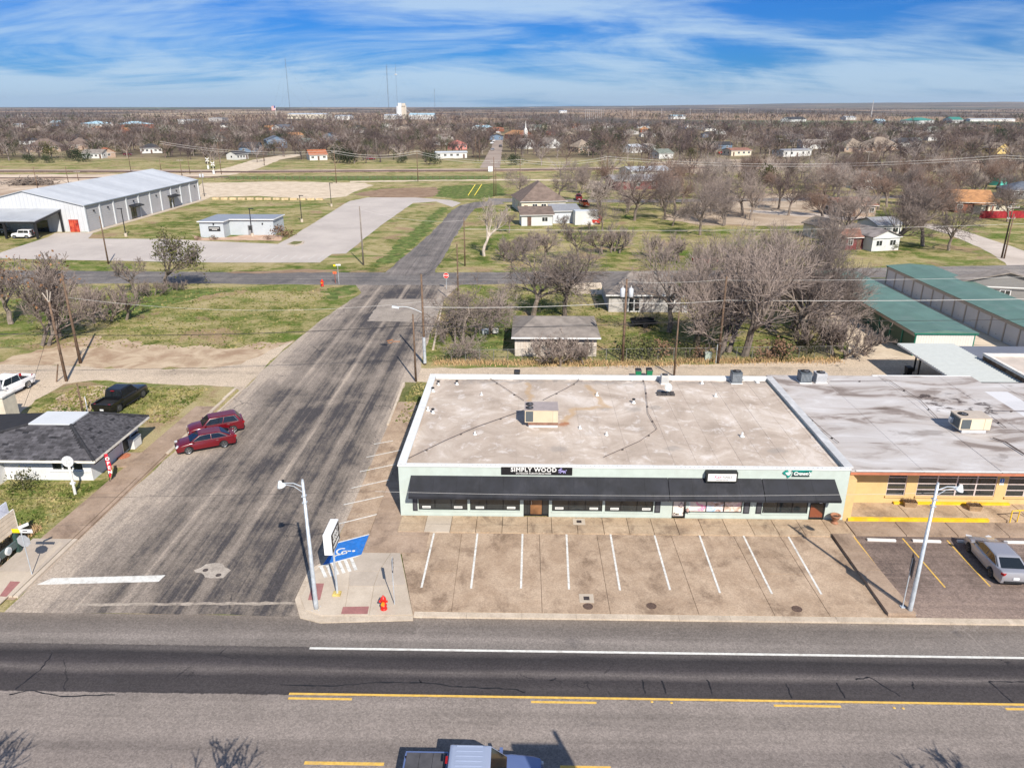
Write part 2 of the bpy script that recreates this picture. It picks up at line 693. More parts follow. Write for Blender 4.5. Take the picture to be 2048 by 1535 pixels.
def m_ground():
    def fn(n):
        p = n.pos()
        x, y, z = n.sep(p)
        big = n.noise(p, .055, 5, .62, .4)
        mid = n.noise(n.map(p, loc=(31, 4, 0)), .33, 6, .66, .5)
        fine = n.noise(p, 3.0, 5, .78)
        tuft = n.noise(n.map(p, (1, .8, 1)), 9.0, 3, .7)
        a = n.m('ADD', n.m('MULTIPLY', big, .45), n.m('MULTIPLY', mid, .55))
        a = n.m('ADD', a, n.m('MULTIPLY', n.m('SUBTRACT', fine, .5), .40))
        a = n.m('ADD', n.m('MULTIPLY', n.m('SUBTRACT', a, .5), 2.1), .545)
        a = n.m('ADD', a, n.m('MULTIPLY', n.step(y, 150, 300), .07))
        near = n.ramp(a, [(.27, (.055, .088, .014)), (.38, (.120, .140, .032)), (.47, (.215, .205, .072)), (.57, (.325, .275, .125)), (.75, (.40, .33, .18))])
        fresh = n.step(n.noise(n.map(p, (.07, .16, 1), loc=(5, 8, 0)), 1.0, 6, .68, .4), .50, .60)
        near = n.mix(n.m('MULTIPLY', fresh, .7), near, n.ramp(fine, [(.35, (.050, .105, .012)), (.65, (.135, .195, .030))]))
        soil = n.ramp(fine, [(.3, (.23, .145, .085)), (.7, (.40, .285, .185))])
        d = n.step(n.noise(n.map(p, loc=(9, 77, 0)), .12, 6, .62, .6), .56, .65)
        near = n.mix(n.m('MULTIPLY', d, .8), near, soil)
        near = n.mix(.75, near, n.ramp(tuft, [(.32, .55), (.66, 1.18)]), 'MULTIPLY')
        # leaf litter and bare earth under the town trees
        f2 = n.noise(p, .02, 6, .66, .5)
        town = n.ramp(f2, [(.36, (.075, .062, .040)), (.48, (.16, .125, .08)), (.55, (.21, .17, .10)), (.66, (.30, .24, .15))])
        # open farm country
        cell = n.voro(n.map(p, (.0011, .00042, 1), (0, 0, R(8))), 1.0, 'F1', 'Color')
        r1, g1, b1 = n.sep(cell)
        fld = n.ramp(r1, [(.0, (.10, .080, .062)), (.25, (.30, .215, .145)), (.42, (.12, .145, .075)), (.55, (.38, .29, .20)), (.72, (.12, .095, .074)), (.86, (.23, .175, .125))], 'CONSTANT')
        wood = n.step(n.noise(n.map(p, (.0016, .0007, 1)), 1.0, 6, .62, .4), .46, .54)
        fld = n.mix(n.m('MULTIPLY', wood, .85), fld, (.092, .078, .068))
        c = n.mix(n.step(y, 390, 440), near, town)
        c = n.mix(n.step(n.m('ADD', y, n.m('MULTIPLY', f2, 500)), 1250, 1500), c, fld)
        return dict(c=c, r=.95, spec=.1, n=n.bump(n.m('ADD', fine, tuft), .6, .1))
    return mat('ground_cover', fn)


def hill(x, y):
    def ss(a, b, v):
        t = min(1, max(0, (v - a) / (b - a)))
        return t * t * (3 - 2 * t)
    d = y
    h = 70 * ss(7000, 11500, d) * ss(-300, 7500, x + .2 * (d - 9000))
    h += ss(7000, 10000, d) * (4 * math.sin(x * .0011 + 1) + 3 * math.sin(x * .0031) + 2 * math.sin(x * .0083 + d * .001)) * ss(-2500, 2500, x)
    return h


ys = [-60, 0, 60, 130, 250, 400, 700, 1200, 2000, 3200, 4600, 6000, 7000, 7600, 8200, 8800, 9400, 10000, 10600, 11200, 11800, 12600, 14000]
us = [i / 60 - .5 for i in range(61)]
gv, gf = [], []
for yy in ys:
    half = 700 + max(0, yy) * 1.9
    for u in us:
        xx = u * half * 2
        gv.append((xx, yy, hill(xx, yy)))
nc = len(us)
for i in range(len(ys) - 1):
    for j in range(nc - 1):
        k = i * nc + j
        gf.append((k, k + 1, k + nc + 1, k + nc))
structure(MB().add(gv, gf), 'ground', m_ground(), smooth=True)

# --- carriageways
structure(MB().sheet([(-700, 4), (700, 4), (700, 34.9), (-700, 34.9)], .012), 'highway', m_highway())
M_STREET = m_street('side_street_asphalt', 'Y', (-29.6, -12.3), (.38, .315, .255), (.060, .054, .055), .0, [(0, .66), (.12, .61), (.26, .50), (.33, .45), (.36, .58), (.39, .44), (.52, .38), (.58, .38), (.61, .55), (.64, .38), (.76, .37), (.80, .48), (.84, .38), (.94, .45), (1, .58)])
M_CROSS = m_street('cross_street_asphalt', 'X', (116.5, 129), (.27, .24, .215), (.10, .094, .096), -.03)
M_FARST = m_street('north_street_asphalt', 'Y', (-27, -12), (.26, .225, .20), (.09, .083, .083), -.01)
M_TAN = m_dirt('pale_gravel', (.46, .37, .27), (.62, .52, .40), .35)
M_ALLEY = m_street('alley_paving', 'X', (72, 80), (.50, .405, .305), (.30, .245, .19), .04)
M_DIRT = m_dirt('bare_earth', (.30, .205, .135), (.50, .395, .28), .35, .4)
patch('side_street', [(-29.6, 34.9), (-29.75, 46), (-29.2, 56), (-28.7, 70), (-28.6, 83), (-27.6, 97), (-25.4, 112.5), (-27.5, 118.2), (-10.8, 118.2), (-12.3, 108), (-12.0, 84),
                      (-11.4, 73.7), (-11.9, 62), (-12.4, 56), (-12.45, 41), (-12.9, 36.2), (-12.3, 34.9)], .016, M_STREET, .10)
cross_hi = [(-420, 131), (-92, 128.2), (-65, 127.5), (-30.5, 127.4), (-13.2, 127.7), (39, 130.9), (90, 136.3), (300, 158)]
cross_lo = [(300, 149), (84.5, 127.7), (36.8, 122.8), (-12.3, 118.1), (-28.4, 117.8), (-61, 118.6), (-84.5, 116.7), (-420, 119)]
patch('cross_street', cross_hi + cross_lo, .020, M_CROSS, .18, 2.5)
patch('north_street', px((764, 551), (775, 541), (812, 510), (848, 479), (880, 448), (903, 421), (920, 411), (950, 404), (1000, 402), (1010, 408), (975, 412), (950, 417), (934, 436), (906, 480), (884, 520), (870, 541), (872, 551)), .024, M_FARST, .2, 3)
patch('east_road', [(-12, 229), (30, 228), (80, 233), (140, 246), (240, 275), (240, 283), (140, 254), (80, 241), (30, 236), (-12, 238)], .018, M_CROSS, .3, 5)
patch('alley', [(-11.6, 73.3), (-4, 73.2), (10, 73.4), (21, 73.2), (30, 72), (47, 70), (47, 83), (36.5, 81.6), (19.2, 79.3), (2, 78.3), (-8, 77.6), (-11.7, 77.6)], .010, M_ALLEY, .25, 1.2)
patch('gravel_yard', px((1585, 752), (1688, 716), (1697, 690), (1660, 650), (1620, 610), (1556, 562), (1780, 556), (2060, 550), (2120, 700), (2060, 770)), .008, M_TAN, .3, 2)
patch('left_alley', px((-60, 735), (0, 729), (130, 731), (260, 738), (430, 736), (482, 728), (540, 700), (588, 682), (560, 706), (520, 745), (484, 785), (470, 774), (330, 768), (190, 760), (128, 768), (70, 800), (10, 850), (-60, 900)), .010, M_ALLEY, .25, 1.2)
patch('dirt_lot', px((-30, 728), (60, 706), (180, 672), (330, 690), (430, 696), (590, 680), (560, 698), (482, 732), (430, 738), (260, 738), (130, 732)), .006, M_DIRT, .9, 1.2)
patch('dirt_path', px((95, 812), (150, 775), (200, 770), (250, 778), (240, 800), (190, 830), (110, 835)), .006, M_DIRT, .5, 1.0)
M_LOT = m_concrete('lot_concrete', (.39, .345, .315), (.46, .41, .37), (.31, .275, .25), .4, .08, .12)
patch('concrete_lot', px((-20, 512), (50, 489), (96, 474), (110, 466), (188, 464), (176, 477), (330, 478), (395, 481), (556, 488), (584, 473), (640, 438), (690, 407), (700, 402), (735, 395), (830, 395), (900, 400),
                         (922, 406), (905, 414), (872, 403), (826, 406), (760, 452), (692, 507), (664, 508), (640, 525), (430, 525), (90, 519), (-20, 516)), .014, M_LOT, .1, 3)
patch('gravel_lot', px((388, 378), (404, 366), (560, 363), (730, 366), (748, 371), (716, 381), (692, 393), (640, 399), (520, 392), (420, 394), (402, 402), (392, 398)), .010, M_TAN, .6, 3)
patch('dirt_track', px((700, 365), (860, 362), (1010, 361), (1180, 362), (1180, 359), (1010, 358), (860, 360), (700, 362)), .008, M_TAN, .3, 4)
M_SOIL = m_dirt('turned_soil', (.20, .13, .085), (.30, .21, .14), .3)
patch('soil_patch', px((705, 388), (770, 377), (870, 374), (885, 382), (868, 394), (790, 397), (740, 394)), .008, M_SOIL, 1.0, 2)
patch('rail_yard_dirt', px((-60, 349), (200, 348), (400, 346), (420, 352), (300, 372), (140, 398), (0, 446), (-80, 470)), .006, m_dirt('yard_dirt', (.34, .25, .18), (.60, .49, .38), .05), 1.2, 4)
patch('bare_ring', px((372, 587), (395, 583), (428, 585), (432, 589), (405, 592), (380, 591)), .006, M_SOIL, .2, 1)
patch('crossing_road', px((392, 356), (470, 349), (520, 336), (562, 319), (600, 312), (604, 308), (560, 311), (505, 320), (460, 334), (400, 347)), .03, M_TAN, .3, 4)
patch('far_street', px((960, 336), (1000, 336), (1004, 300), (1007, 274), (1001, 266), (995, 272), (984, 292), (971, 316)), .03, m_dirt('far_street_paving', (.26, .205, .17), (.34, .275, .23), .05), .3, 6)
patch('corner_road', px((1880, 450), (1930, 462), (2060, 505), (2060, 545), (2036, 552), (2010, 525), (1960, 495), (1900, 470), (1840, 452), (1700, 440), (1500, 425), (1500, 420), (1700, 430)), .016, m_dirt('corner_road_paving', (.42, .36, .31), (.54, .47, .41), .1), .2, 3)
M_LOTD = m_dirt('worn_lot', (.30, .225, .16), (.46, .37, .28), .12, .4)
patch('worn_lot', px((1320, 438), (1400, 400), (1500, 388), (1640, 385), (1740, 412), (1700, 440), (1560, 452), (1400, 450)), .012, M_LOTD, 1.5, 3)
patch('worn_lot', px((1290, 326), (1380, 318), (1570, 318), (1620, 332), (1500, 342), (1390, 348), (1310, 340)), .012, M_LOTD, 1.5, 4)
patch('worn_lot', px((1700, 332), (1860, 316), (2060, 320), (2060, 338), (1900, 345)), .012, M_LOTD, 1.5, 4)
patch('driveway', px((1120, 545), (1210, 545), (1216, 590), (1150, 588)), .007, M_TAN, .3, 2)
patch('driveway', px((1180, 395), (1196, 395), (1200, 362), (1188, 362)), .022, M_TAN, .3, 2)
patch('bank_of_soil', px((430, 545), (560, 541), (600, 538), (690, 540), (640, 545), (470, 547)), .021, M_SOIL, .4, 1.5)
patch('light_patch', px((764, 598), (884, 598), (868, 645), (734, 642)), .020, m_concrete('patch_paving', (.25, .215, .18), (.32, .275, .235), (.17, .145, .13), .6, .5, .5), .12, .8)
patch('manhole_apron', px((388, 1140), (412, 1128), (440, 1126), (462, 1140), (446, 1156), (410, 1154)), .020, m_concrete('apron_concrete', (.34, .295, .25), (.44, .385, .33), (.22, .19, .165), .5, 1.0, .5), .12, .3)

M_FRESH = S('fresh_turf', (.100, .135, .036), .95, .45, .7, spec=.1, dirt=((.26, .225, .095), .95))
for q in (((884, 414), (898, 415), (850, 470), (796, 524), (752, 530), (790, 490), (846, 440)), ((880, 373), (1000, 367), (1012, 390), (960, 398), (905, 397), (872, 392)), ((200, 600), (330, 575), (470, 580), (380, 600), (240, 640)), ((640, 582), (706, 568), (712, 585), (660, 602)), ((1010, 690), (1024, 660), (960, 640), (900, 700), (905, 722)),
          ((440, 352), (840, 352), (980, 352), (980, 359), (700, 361), (450, 358))):
    patch('green_turf', px(*q), .009, M_FRESH, 1.0, .9)

# --- kerbs, slabs and paved lots
M_TANC = m_concrete('tan_concrete', (.315, .225, .155), (.43, .325, .235), (.165, .112, .076), .80, .42, .45, .06)
M_WALK = m_concrete('walk_concrete', (.35, .25, .165), (.47, .36, .25), (.15, .105, .075), .75, .5, .35, .07)
M_BROWN = m_concrete('brown_concrete', (.265, .19, .135), (.37, .275, .205), (.15, .105, .078), .7, .45, .3, .08)
M_PALE = m_concrete('pale_concrete', (.43, .36, .285), (.52, .445, .36), (.34, .275, .21), .35, .35, .14, .05)
M_GREYC = m_concrete('grey_concrete', (.37, .315, .26), (.45, .385, .32), (.30, .25, .20), .35, .35, .14, .05)
M_KERB = m_concrete('kerb_concrete', (.42, .345, .265), (.54, .455, .36), (.28, .22, .17), .5, .8, .25)
M_REDPAD = S('tactile_red', (.30, .135, .125), .85, .12, 4)
M_BLUE = S('bay_blue', (.018, .145, .47), .7, .14, 5, dirt=((.20, .22, .24), .25))


def slab(poly, z1, m, parent, name='slab', z0=0.0, gap=.020):
    c = Vector((sum(p[0] for p in poly) / len(poly), sum(p[1] for p in poly) / len(poly)))
    q = []
    for p in poly:
        v = Vector(p[:2])
        d = c - v
        q.append(tuple(v + d.normalized() * gap * 1.4))
    zz = z1 + random.uniform(-.004, .004)
    return MB().prism(q, z0, zz, False).build(name, m, parent)


def road_marking(poly, z, m, parent, name):
    return MB().prism(poly, z, z + .004, False).build(name, m, parent)


def strip(p, q, wd):
    p, q = Vector(p[:2]), Vector(q[:2])
    n = Vector((-(q - p).y, (q - p).x)).normalized() * wd / 2
    return [tuple(p + n), tuple(p - n), tuple(q - n), tuple(q + n)]


HW = bpy.data.objects['highway']
road_marking([(-11.4, 32.16), (140, 32.16), (140, 32.32), (-11.4, 32.32)], .016, LINEW, HW, 'edge_line')
road_marking([(-11.5, 28.88), (140, 28.88), (140, 29.02), (-11.5, 29.02)], .016, LINEY, HW, 'centre_line')
for x0, x1 in ((-11.45, -8.35), (0.35, 3.5), (12.0, 15.2), (23.0, 26.2)):
    road_marking([(x0, 28.58), (x1, 28.58), (x1, 28.72), (x0, 28.72)], .016, LINEY, HW, 'centre_dash')
for x0, x1 in ((-9.6, -6.1), (1.6, 3.8)):
    road_marking([(x0, 24.78), (x1, 24.78), (x1, 24.95), (x0, 24.95)], .016, LINEY, HW, 'centre_dash')
for a in ((1303, 1399), (1342, 1401), (1786, 1411), (1804, 1412)):
    g = G(*a)
    MB().lathe((g.x, g.y - .12, .012), [(.075, 0), (.06, .015), (.02, .022)], 8).build('road_stud', LINEY, HW)
# tar cracks lie proud of the dark lane
rr = random.Random(5)
M_TAR = S('tar_seal', (.016, .015, .016), .5, .2)
for pts in (((560, 1368), (660, 1372), (760, 1364), (850, 1364), (905, 1372), (960, 1375), (1030, 1377), (1050, 1384)), ((838, 1358), (842, 1364)), ((1284, 1358), (1290, 1386)), ((1324, 1360), (1332, 1386)),
            ((1414, 1358), (1424, 1388)), ((1572, 1366), (1584, 1396)), ((1674, 1364), (1690, 1396)), ((1710, 1358), (1740, 1354), (1800, 1392)), ((1825, 1362), (1827, 1378)), ((1976, 1362), (2025, 1404)), ((1976, 1362), (2048, 1363)),
            ((30, 1378), (80, 1340), (105, 1305)), ((1100, 1362), (1112, 1356)), ((20, 1388), (60, 1380), (120, 1392), (230, 1389))):
    mb = MB()
    q = []
    for a, b in zip(pts, pts[1:]):
        for k in range(6):
            t = k / 6
            g = G(a[0] + (b[0] - a[0]) * t + rr.uniform(-2, 2), a[1] + (b[1] - a[1]) * t + rr.uniform(-1, 1))
            q.append(g)
    q.append(G(*pts[-1]))
    for a, b in zip(q, q[1:]):
        wd = rr.uniform(.02, .05)
        n = Vector((-(b - a).y, (b - a).x, 0)).normalized() * wd
        mb.face([(a + n)[:2] + (.015,), (a - n)[:2] + (.015,), (b - n)[:2] + (.015,), (b + n)[:2] + (.015,)])
    mb.build('tar_seam', M_TAR, HW)
ST = bpy.data.objects['side_street']
road_marking(px((74, 1169), (104, 1156), (331, 1150), (317, 1163)), .021, LINEW, ST, 'stop_bar')
for a in ((411, 1140), (437, 1150)):
    g = G(*a)
    MB().lathe((g.x, g.y, .018), [(.17, 0), (.17, .012), (.0, .013)], 14).build('valve_cover', S('cast_iron', (.07, .055, .05), .7, .3, 12), ST)

structure(MB().sheet(rough(strip(G(150, 1209), G(600, 1206), .26), .4, .07), .0215), 'valley_gutter', m_concrete('gutter_concrete', (.27, .23, .19), (.38, .325, .27), (.13, .11, .10), .8, 1.2, .5))
M_ORM = S('locate_orange', (.50, .17, .03), .8, .3, 8)
for a, b in (((774, 682), (786, 679)), ((784, 683), (800, 683)), ((776, 685), (784, 686))):
    MB().prism(strip(G(*a), G(*b), .22), .014, .021).build('survey_paint', M_ORM, ST)
# front kerb: each pour a piece
fk = MB().sheet([(-6.6, 34.9), (120, 34.9), (120, 35.6), (-6.6, 35.6)], .03)
KERB = structure(fk, 'front_kerb', M_KERB)
x = -6.25
while x < 60:
    L = 3.05 + random.uniform(-.2, .2)
    slab([(x, 34.86), (x + L, 34.86), (x + L, 35.3), (x, 35.3)], .115, M_KERB, KERB, 'kerb_stone', .0, .004)
    x += L
# parking apron in front of the mint shop
LOT = structure(MB().sheet([(-6.2, 35.32), (21.5, 35.32), (21.5, 44.0), (-6.2, 44.0)], .05), 'front_parking_lot', M_TANC)
bx = [(-6.35, -6.05), (-4.25, -4.15), (.95, 1.0), (4.8, 4.85), (9.75, 9.85), (13.9, 14.1), (17.0, 17.2), (20.35, 20.62)]
for (a0, a1), (b0, b1) in zip(bx, bx[1:]):
    ym = 39.4 + random.uniform(-.3, .3)
    if b0 - a0 > 3.3:
        slab([(a1, 35.34), (b1, 35.34), (b0, 43.7), (a0, 43.7)], .10, M_TANC, LOT, 'slab', .03)
    else:
        slab([(a1, 35.34), (b1, 35.34), ((b0 + b1) / 2, ym), ((a0 + a1) / 2, ym)], .10, M_TANC, LOT, 'slab', .03)
        slab([((a0 + a1) / 2, ym), ((b0 + b1) / 2, ym), (b0, 43.7), (a0, 43.7)], .10, M_TANC, LOT, 'slab', .03)
for a, b in (((868, 1066), (843, 1174)), ((955, 1066), (942, 1176)), ((1045, 1067), (1042, 1176)), ((1133, 1068), (1138, 1178)), ((1221, 1068), (1240, 1180)), ((1309, 1070), (1340, 1179)),
             ((1399, 1070), (1440, 1185)), ((1487, 1071), (1544, 1187)), ((1577, 1073), (1643, 1188))):
    road_marking(strip(G(*a, .1), G(*b, .1), .125), .106, LINEW, LOT, 'bay_line')
WALK = structure(MB().sheet([(-8.7, 43.7), (40, 43.7), (40, 45.86), (-8.7, 45.86)], .04), 'front_walk', M_WALK)
x = -8.6
k = 0
while x < 21.9:
    L = 1.72 + random.uniform(-.08, .08)
    m = M_PALE if k in (1,) else M_WALK
    slab([(x, 43.74), (min(x + L, 22.0), 43.74), (min(x + L, 22.0), 45.86), (x, 45.86)], .15, m, WALK, 'slab', .02)
    x += L
    k += 1
x = 22.05
while x < 60:
    L = 3.4
    slab([(x, 43.9), (x + L, 43.9), (x + L, 45.7), (x, 45.7)], .14, M_BROWN, WALK, 'slab', .02)
    x += L
# raised divider strip and dark lot at the yellow shop
DIV = structure(MB().prism([(20.42, 35.4), (22.0, 35.4), (21.65, 43.86), (20.42, 43.86)], 0, .13), 'divider_strip', M_BROWN)
for i in range(4):
    y0 = 35.42 + i * 2.1
    slab([(20.42, y0), (22.0 - .04 * 2.1 * i, y0), (22.0 - .04 * 2.1 * (i + 1), y0 + 2.1), (20.42, y0 + 2.1)], .30, M_BROWN, DIV, 'slab', .10)
M_DLOT = m_street('dark_lot_asphalt', 'X', (35, 60), (.26, .195, .16), (.105, .078, .070), .0)
DLOT = structure(MB().sheet([(21.7, 35.34), (120, 35.34), (120, 43.9), (21.7, 43.9)], .06), 'dark_parking_lot', M_DLOT)
slab(px((803, 1066), (866, 1066), (846, 1232), (826, 1231), (802, 1104)), .097, M_TANC, LOT, 'slab', .03)
for a, b in (((1708, 1073), (1782, 1170)), ((1805, 1076), (1890, 1174)), ((1894, 1080), (1980, 1172))):
    road_marking(strip(G(*a, .06), G(*b, .06), .10), .064, LINEY, DLOT, 'bay_line')
for a, b in (((1734, 1080), (1791, 1082)), ((1825, 1082), (1881, 1084)), ((1914, 1083), (1960, 1085)), ((2008, 1085), (2060, 1086))):
    p, q = G(*a, .06), G(*b, .06)
    o = MB().prism(strip(p, q, .17), .062, .19).build('wheel_stop', WHITE)
    c = {1734: 'farthest left of the row', 1825: 'second from the left', 1914: 'under the nose of the silver car', 2008: 'right of the silver car'}[a[0]]
    tag(o, 'white concrete wheel stop in the dark lot, ' + c, 'wheel stop', 'wheel stops by the yellow shop')
MB().prism([(23.7, 34.92), (140, 34.92), (140, 35.3), (23.7, 35.3)], .0, .05).build('kerb_face', M_KERB, KERB)

# corner ramp
RAMP = structure(MB().sheet(px((606, 1224), (598, 1195), (626, 1148), (640, 1128), (716, 1103), (800, 1103), (826, 1231), (640, 1234)), .06), 'corner_ramp', M_PALE)
for pts, m in ((((601, 1197), (626, 1149), (700, 1136), (700, 1144), (698, 1174), (688, 1233), (642, 1233), (610, 1222)), M_PALE), (((698, 1144), (758, 1144), (748, 1174), (698, 1174)), M_GREYC),
               (((726, 1106), (760, 1103), (785, 1103), (758, 1144), (700, 1144), (700, 1136)), M_GREYC), (((785, 1103), (800, 1103), (812, 1172), (748, 1174), (758, 1144)), M_GREYC),
               (((698, 1174), (748, 1174), (738, 1233), (688, 1233)), M_PALE), (((748, 1174), (812, 1172), (824, 1231), (738, 1233)), M_PALE)):
    slab([G2(*p) for p in pts], .10, m, RAMP, 'slab', .03)
for pts in (((616, 1199), (625, 1166), (648, 1166), (640, 1199)), ((682, 1227), (686, 1213), (738, 1212), (735, 1227))):
    MB().prism([G2(*p, .1) for p in pts], .10, .112).build('tactile_pad', M_REDPAD, RAMP)
ck = MB()
kp = [G2(*p) for p in ((590, 1200), (618, 1140), (640, 1128), (644, 1132), (626, 1146), (600, 1195), (608, 1224), (642, 1234), (826, 1232), (826, 1241), (640, 1246), (600, 1236))]
ck.prism(kp, .0, .07)
ck.build('kerb_gutter', M_KERB, RAMP)
# side parking strip
XS = G(738, 1067).x
SIDE = structure(MB().sheet([(-12.4, 41), (-8.75, 41), (-8.75, 67.5), (-12.4, 67.5)], .03), 'side_parking_strip', M_TANC)
ysl = [41.2, 43.2, 46.4, 49.8, 53.1, 56.4, 59.8]
XQ = G(724, 1108).x
def xs_at(y):
    return XS + (XQ - XS) * max(0, min(1, (G(738, 1067).y - y) / (G(738, 1067).y - G(724, 1108).y))) + .06
for y0, y1 in zip(ysl, ysl[1:]):
    slab([(-12.38 if y0 > 42 else XS - .9, y0), (xs_at(y0), y0), (xs_at(y1), y1), (-12.38, y1)], .07, M_TANC, SIDE, 'slab', .02)
    slab([(xs_at(y0), y0), (-8.78 if y0 > 46 else -6.4, y0), (-8.78 if y0 > 46 else -6.4, y1), (xs_at(y1), y1)], .11, M_BROWN, SIDE, 'slab', .02)
for a, b in (((748, 888), (786, 881)), ((733, 914), (805, 899)), ((720, 943), (795, 927)), ((702, 976), (783, 958)), ((687, 1009), (769, 991)), ((678, 1047), (754, 1028)), ((674, 1085), (739, 1068)), ((636, 1133), (724, 1109))):
    road_marking(strip(G(*a, .07), G(*b, .07), .10), .078, LINEW, SIDE, 'bay_line')
road_marking([G2(*p, .07) for p in ((674, 1086), (738, 1069), (723, 1108), (645, 1130))], .0735, M_BLUE, SIDE, 'blue_bay')
for i in range(6):
    t = i / 6
    a = G(642 + 72 * t, 1133 - 20 * t, .07)
    b = G(650 + 72 * t + 2, 1155 - 18 * t, .07)
    road_marking(strip(a, b, .2), .103 if i < 9 else .078, LINEW, SIDE, 'hatch_bar')
# wheelchair symbol
sym = MB()
N = 20
for i in range(N):
    t0, t1 = R(-200 + 250 * i / N), R(-200 + 250 * (i + 1) / N)
    sym.face([(.30 * math.cos(t0), .30 * math.sin(t0), 0), (.42 * math.cos(t0), .42 * math.sin(t0), 0), (.42 * math.cos(t1), .42 * math.sin(t1), 0), (.30 * math.cos(t1), .30 * math.sin(t1), 0)])
for a, b, wd in (((-.02, .05), (-.05, .62), .13), ((-.05, .36), (.30, .34), .10), ((.0, .06), (.38, .04), .12), ((.36, .06), (.52, -.36), .12), ((.5, -.34), (.66, -.30), .1)):
    q = strip(a, b, wd)
    sym.face([(p[0], p[1], .001) for p in q])
sym.lathe((-.06, .80, 0), [(.115, 0), (.0, .001)], 12)
g = G(684, 1102, .07)
sym.tf(Matrix.Translation((g.x, g.y, .0795)) @ Matrix.Rotation(R(-90), 4, 'Z') @ Matrix.Scale(.92, 4))
sym.build('wheelchair_symbol', LINEW, SIDE, fix=False)

# left footway with its kerb
LW = structure(MB().sheet([(-32.4, 36), (-29.7, 36), (-29.3, 66), (-31.6, 66)], .03), 'left_footway', M_BROWN)
yy = [36.2, 38.6, 42.4, 45.9, 48.6, 51.0, 53.4, 55.4]
for i, (y0, y1) in enumerate(zip(yy, yy[1:])):
    xl = -31.7 if y0 > 42 else -32.6
    slab([(xl, y0), (-29.95, y0), (-29.75 if y0 > 50 else -29.95, y1), (xl, y1)], .15, (M_PALE, M_GREYC, M_BROWN)[min(i, 2)], LW, 'slab', .0)
    slab([(-29.9, y0), (-29.62, y0), (-29.62, y1), (-29.9, y1)], .145, (M_PALE, M_PALE, M_BROWN)[min(i, 2)], LW, 'kerb_stone', .0, .004)
slab([(-33.0, 53.0), (-31.6, 53.0), (-31.6, 55.6), (-33.0, 55.6)], .14, M_BROWN, LW, 'slab', .0)
for y0 in (55.5, 58.6, 61.6, 64.6, 67.8):
    slab([(-29.75, y0), (-29.45, y0), (-29.35, y0 + 3.0), (-29.65, y0 + 3.0)], .12, M_KERB, LW, 'kerb_stone', .0, .004)
MB().prism(px((0, 1196), (22, 1166), (42, 1167), (14, 1197)), .15, .162).build('tactile_pad', M_REDPAD, LW)
MB().prism(px((0, 1212), (50, 1165), (128, 1090), (120, 1086), (40, 1165), (-10, 1206)), .10, .155).build('kerb_edge', M_PALE, LW)
# concrete kerb on the grass verge by the mint shop and across the road
for nm, a, b in (('verge_kerb', (776, 850), (808, 766)), ('verge_kerb', (866, 700), (886, 602)), ('verge_kerb', (481, 783), (352, 905))):
    structure(MB().prism(strip(G(*a), G(*b), .22), 0, .11), nm, M_KERB)
patch('verge', px((778, 848), (850, 848), (862, 768), (810, 764), (794, 806)), .022, m_grass('verge_grass', .35, .1, .8), .15, .8)
# drains and manholes in the front lot
for i, (a, b, lab) in enumerate((((1173, 1196), (1176, 1212), 'square drain grate in the front lot between the bay lines'), ((1158, 1044), None, 'square drain grate in the walk before the mint shop'))):
    g = G(*a, .1)
    z = .105 if i == 0 else .156
    t = thing('drain_grate', (g.x, g.y, z), lab, 'drain grate')
    MB().box(-.42, -.42, 0, .42, .42, .008).build('surround', M_PALE, t)
    MB().box(-.17, -.17, .008, .17, .17, .016).build('frame', S('drain_iron', (.05, .04, .04), .7, .3, 8), t)
    for k in range(4):
        MB().box(-.14 + k * .08, -.15, .016, -.10 + k * .08, .15, .024).build('bar', MATS['drain_iron'], t)
for a, lab in (((1176, 1212), 'round iron manhole cover just below the drain grate'), ((1303, 1211), 'round iron manhole cover between the middle bay lines'), ((1594, 1217), 'round iron manhole cover near the divider strip')):
    g = G(*a, .1)
    o = MB().lathe((g.x, g.y, .103), [(.29, 0), (.29, .012), (.24, .014), (.24, .006), (.0, .008)], 20).build('manhole_cover', S('rusty_iron', (.10, .065, .05), .8, .3, 9))
    tag(o, lab, 'manhole cover')

# railway
def rail_y(x):
    pts = [(-420, 331), (-229, 332.2), (-119, 331.8), (-12, 341.9), (103, 364), (251, 399.8), (420, 440)]
    for a, b in zip(pts, pts[1:]):
        if x <= b[0]:
            return a[1] + (b[1] - a[1]) * (x - a[0]) / (b[0] - a[0])
    return pts[-1][1]


xs_ = [-420 + 12 * i for i in range(71)]
bal = [(x, rail_y(x) - 2.6) for x in xs_] + [(x, rail_y(x) + 2.6) for x in reversed(xs_)]
M_BALLAST = m_dirt('rail_ballast', (.17, .115, .09), (.30, .215, .17), .3, .4)
RAIL = structure(MB().prism([(p[0], p[1]) for p in bal], 0, .25), 'railway', M_BALLAST)
structure(MB().sheet([(x, rail_y(x) + 3) for x in xs_] + [(x, rail_y(x) + 14) for x in reversed(xs_)], .02), 'railway_verge', m_dirt('pink_gravel', (.33, .245, .19), (.46, .36, .29), .06))
M_RAILS = S('rail_steel', (.075, .052, .045), .5, .3)
for off in (-.75, .75):
    mb = MB()
    for a, b in zip(xs_, xs_[1:]):
        mb.tube((a, rail_y(a) + off, .42), (b, rail_y(b) + off, .42), .11, .11, 4, False)
    mb.build('rail', M_RAILS, RAIL)
mb = MB()
for i in range(900):
    x = -410 + i * .9
    mb.box(x, rail_y(x) - 1.3, .24, x + .24, rail_y(x) + 1.3, .34)
mb.build('sleepers', S('sleeper_wood', (.060, .043, .036), .9, .3, rv=.2), RAIL, kind='stuff')
sid = MB()
for off in (-.75, .75):
    sid.tube((-420, 300 + off, .2), (-208, 302 + off, .2), .12, .12, 4)
    sid.tube((-208, 302 + off, .2), (-120, 308 + off, .2), .12, .12, 4)
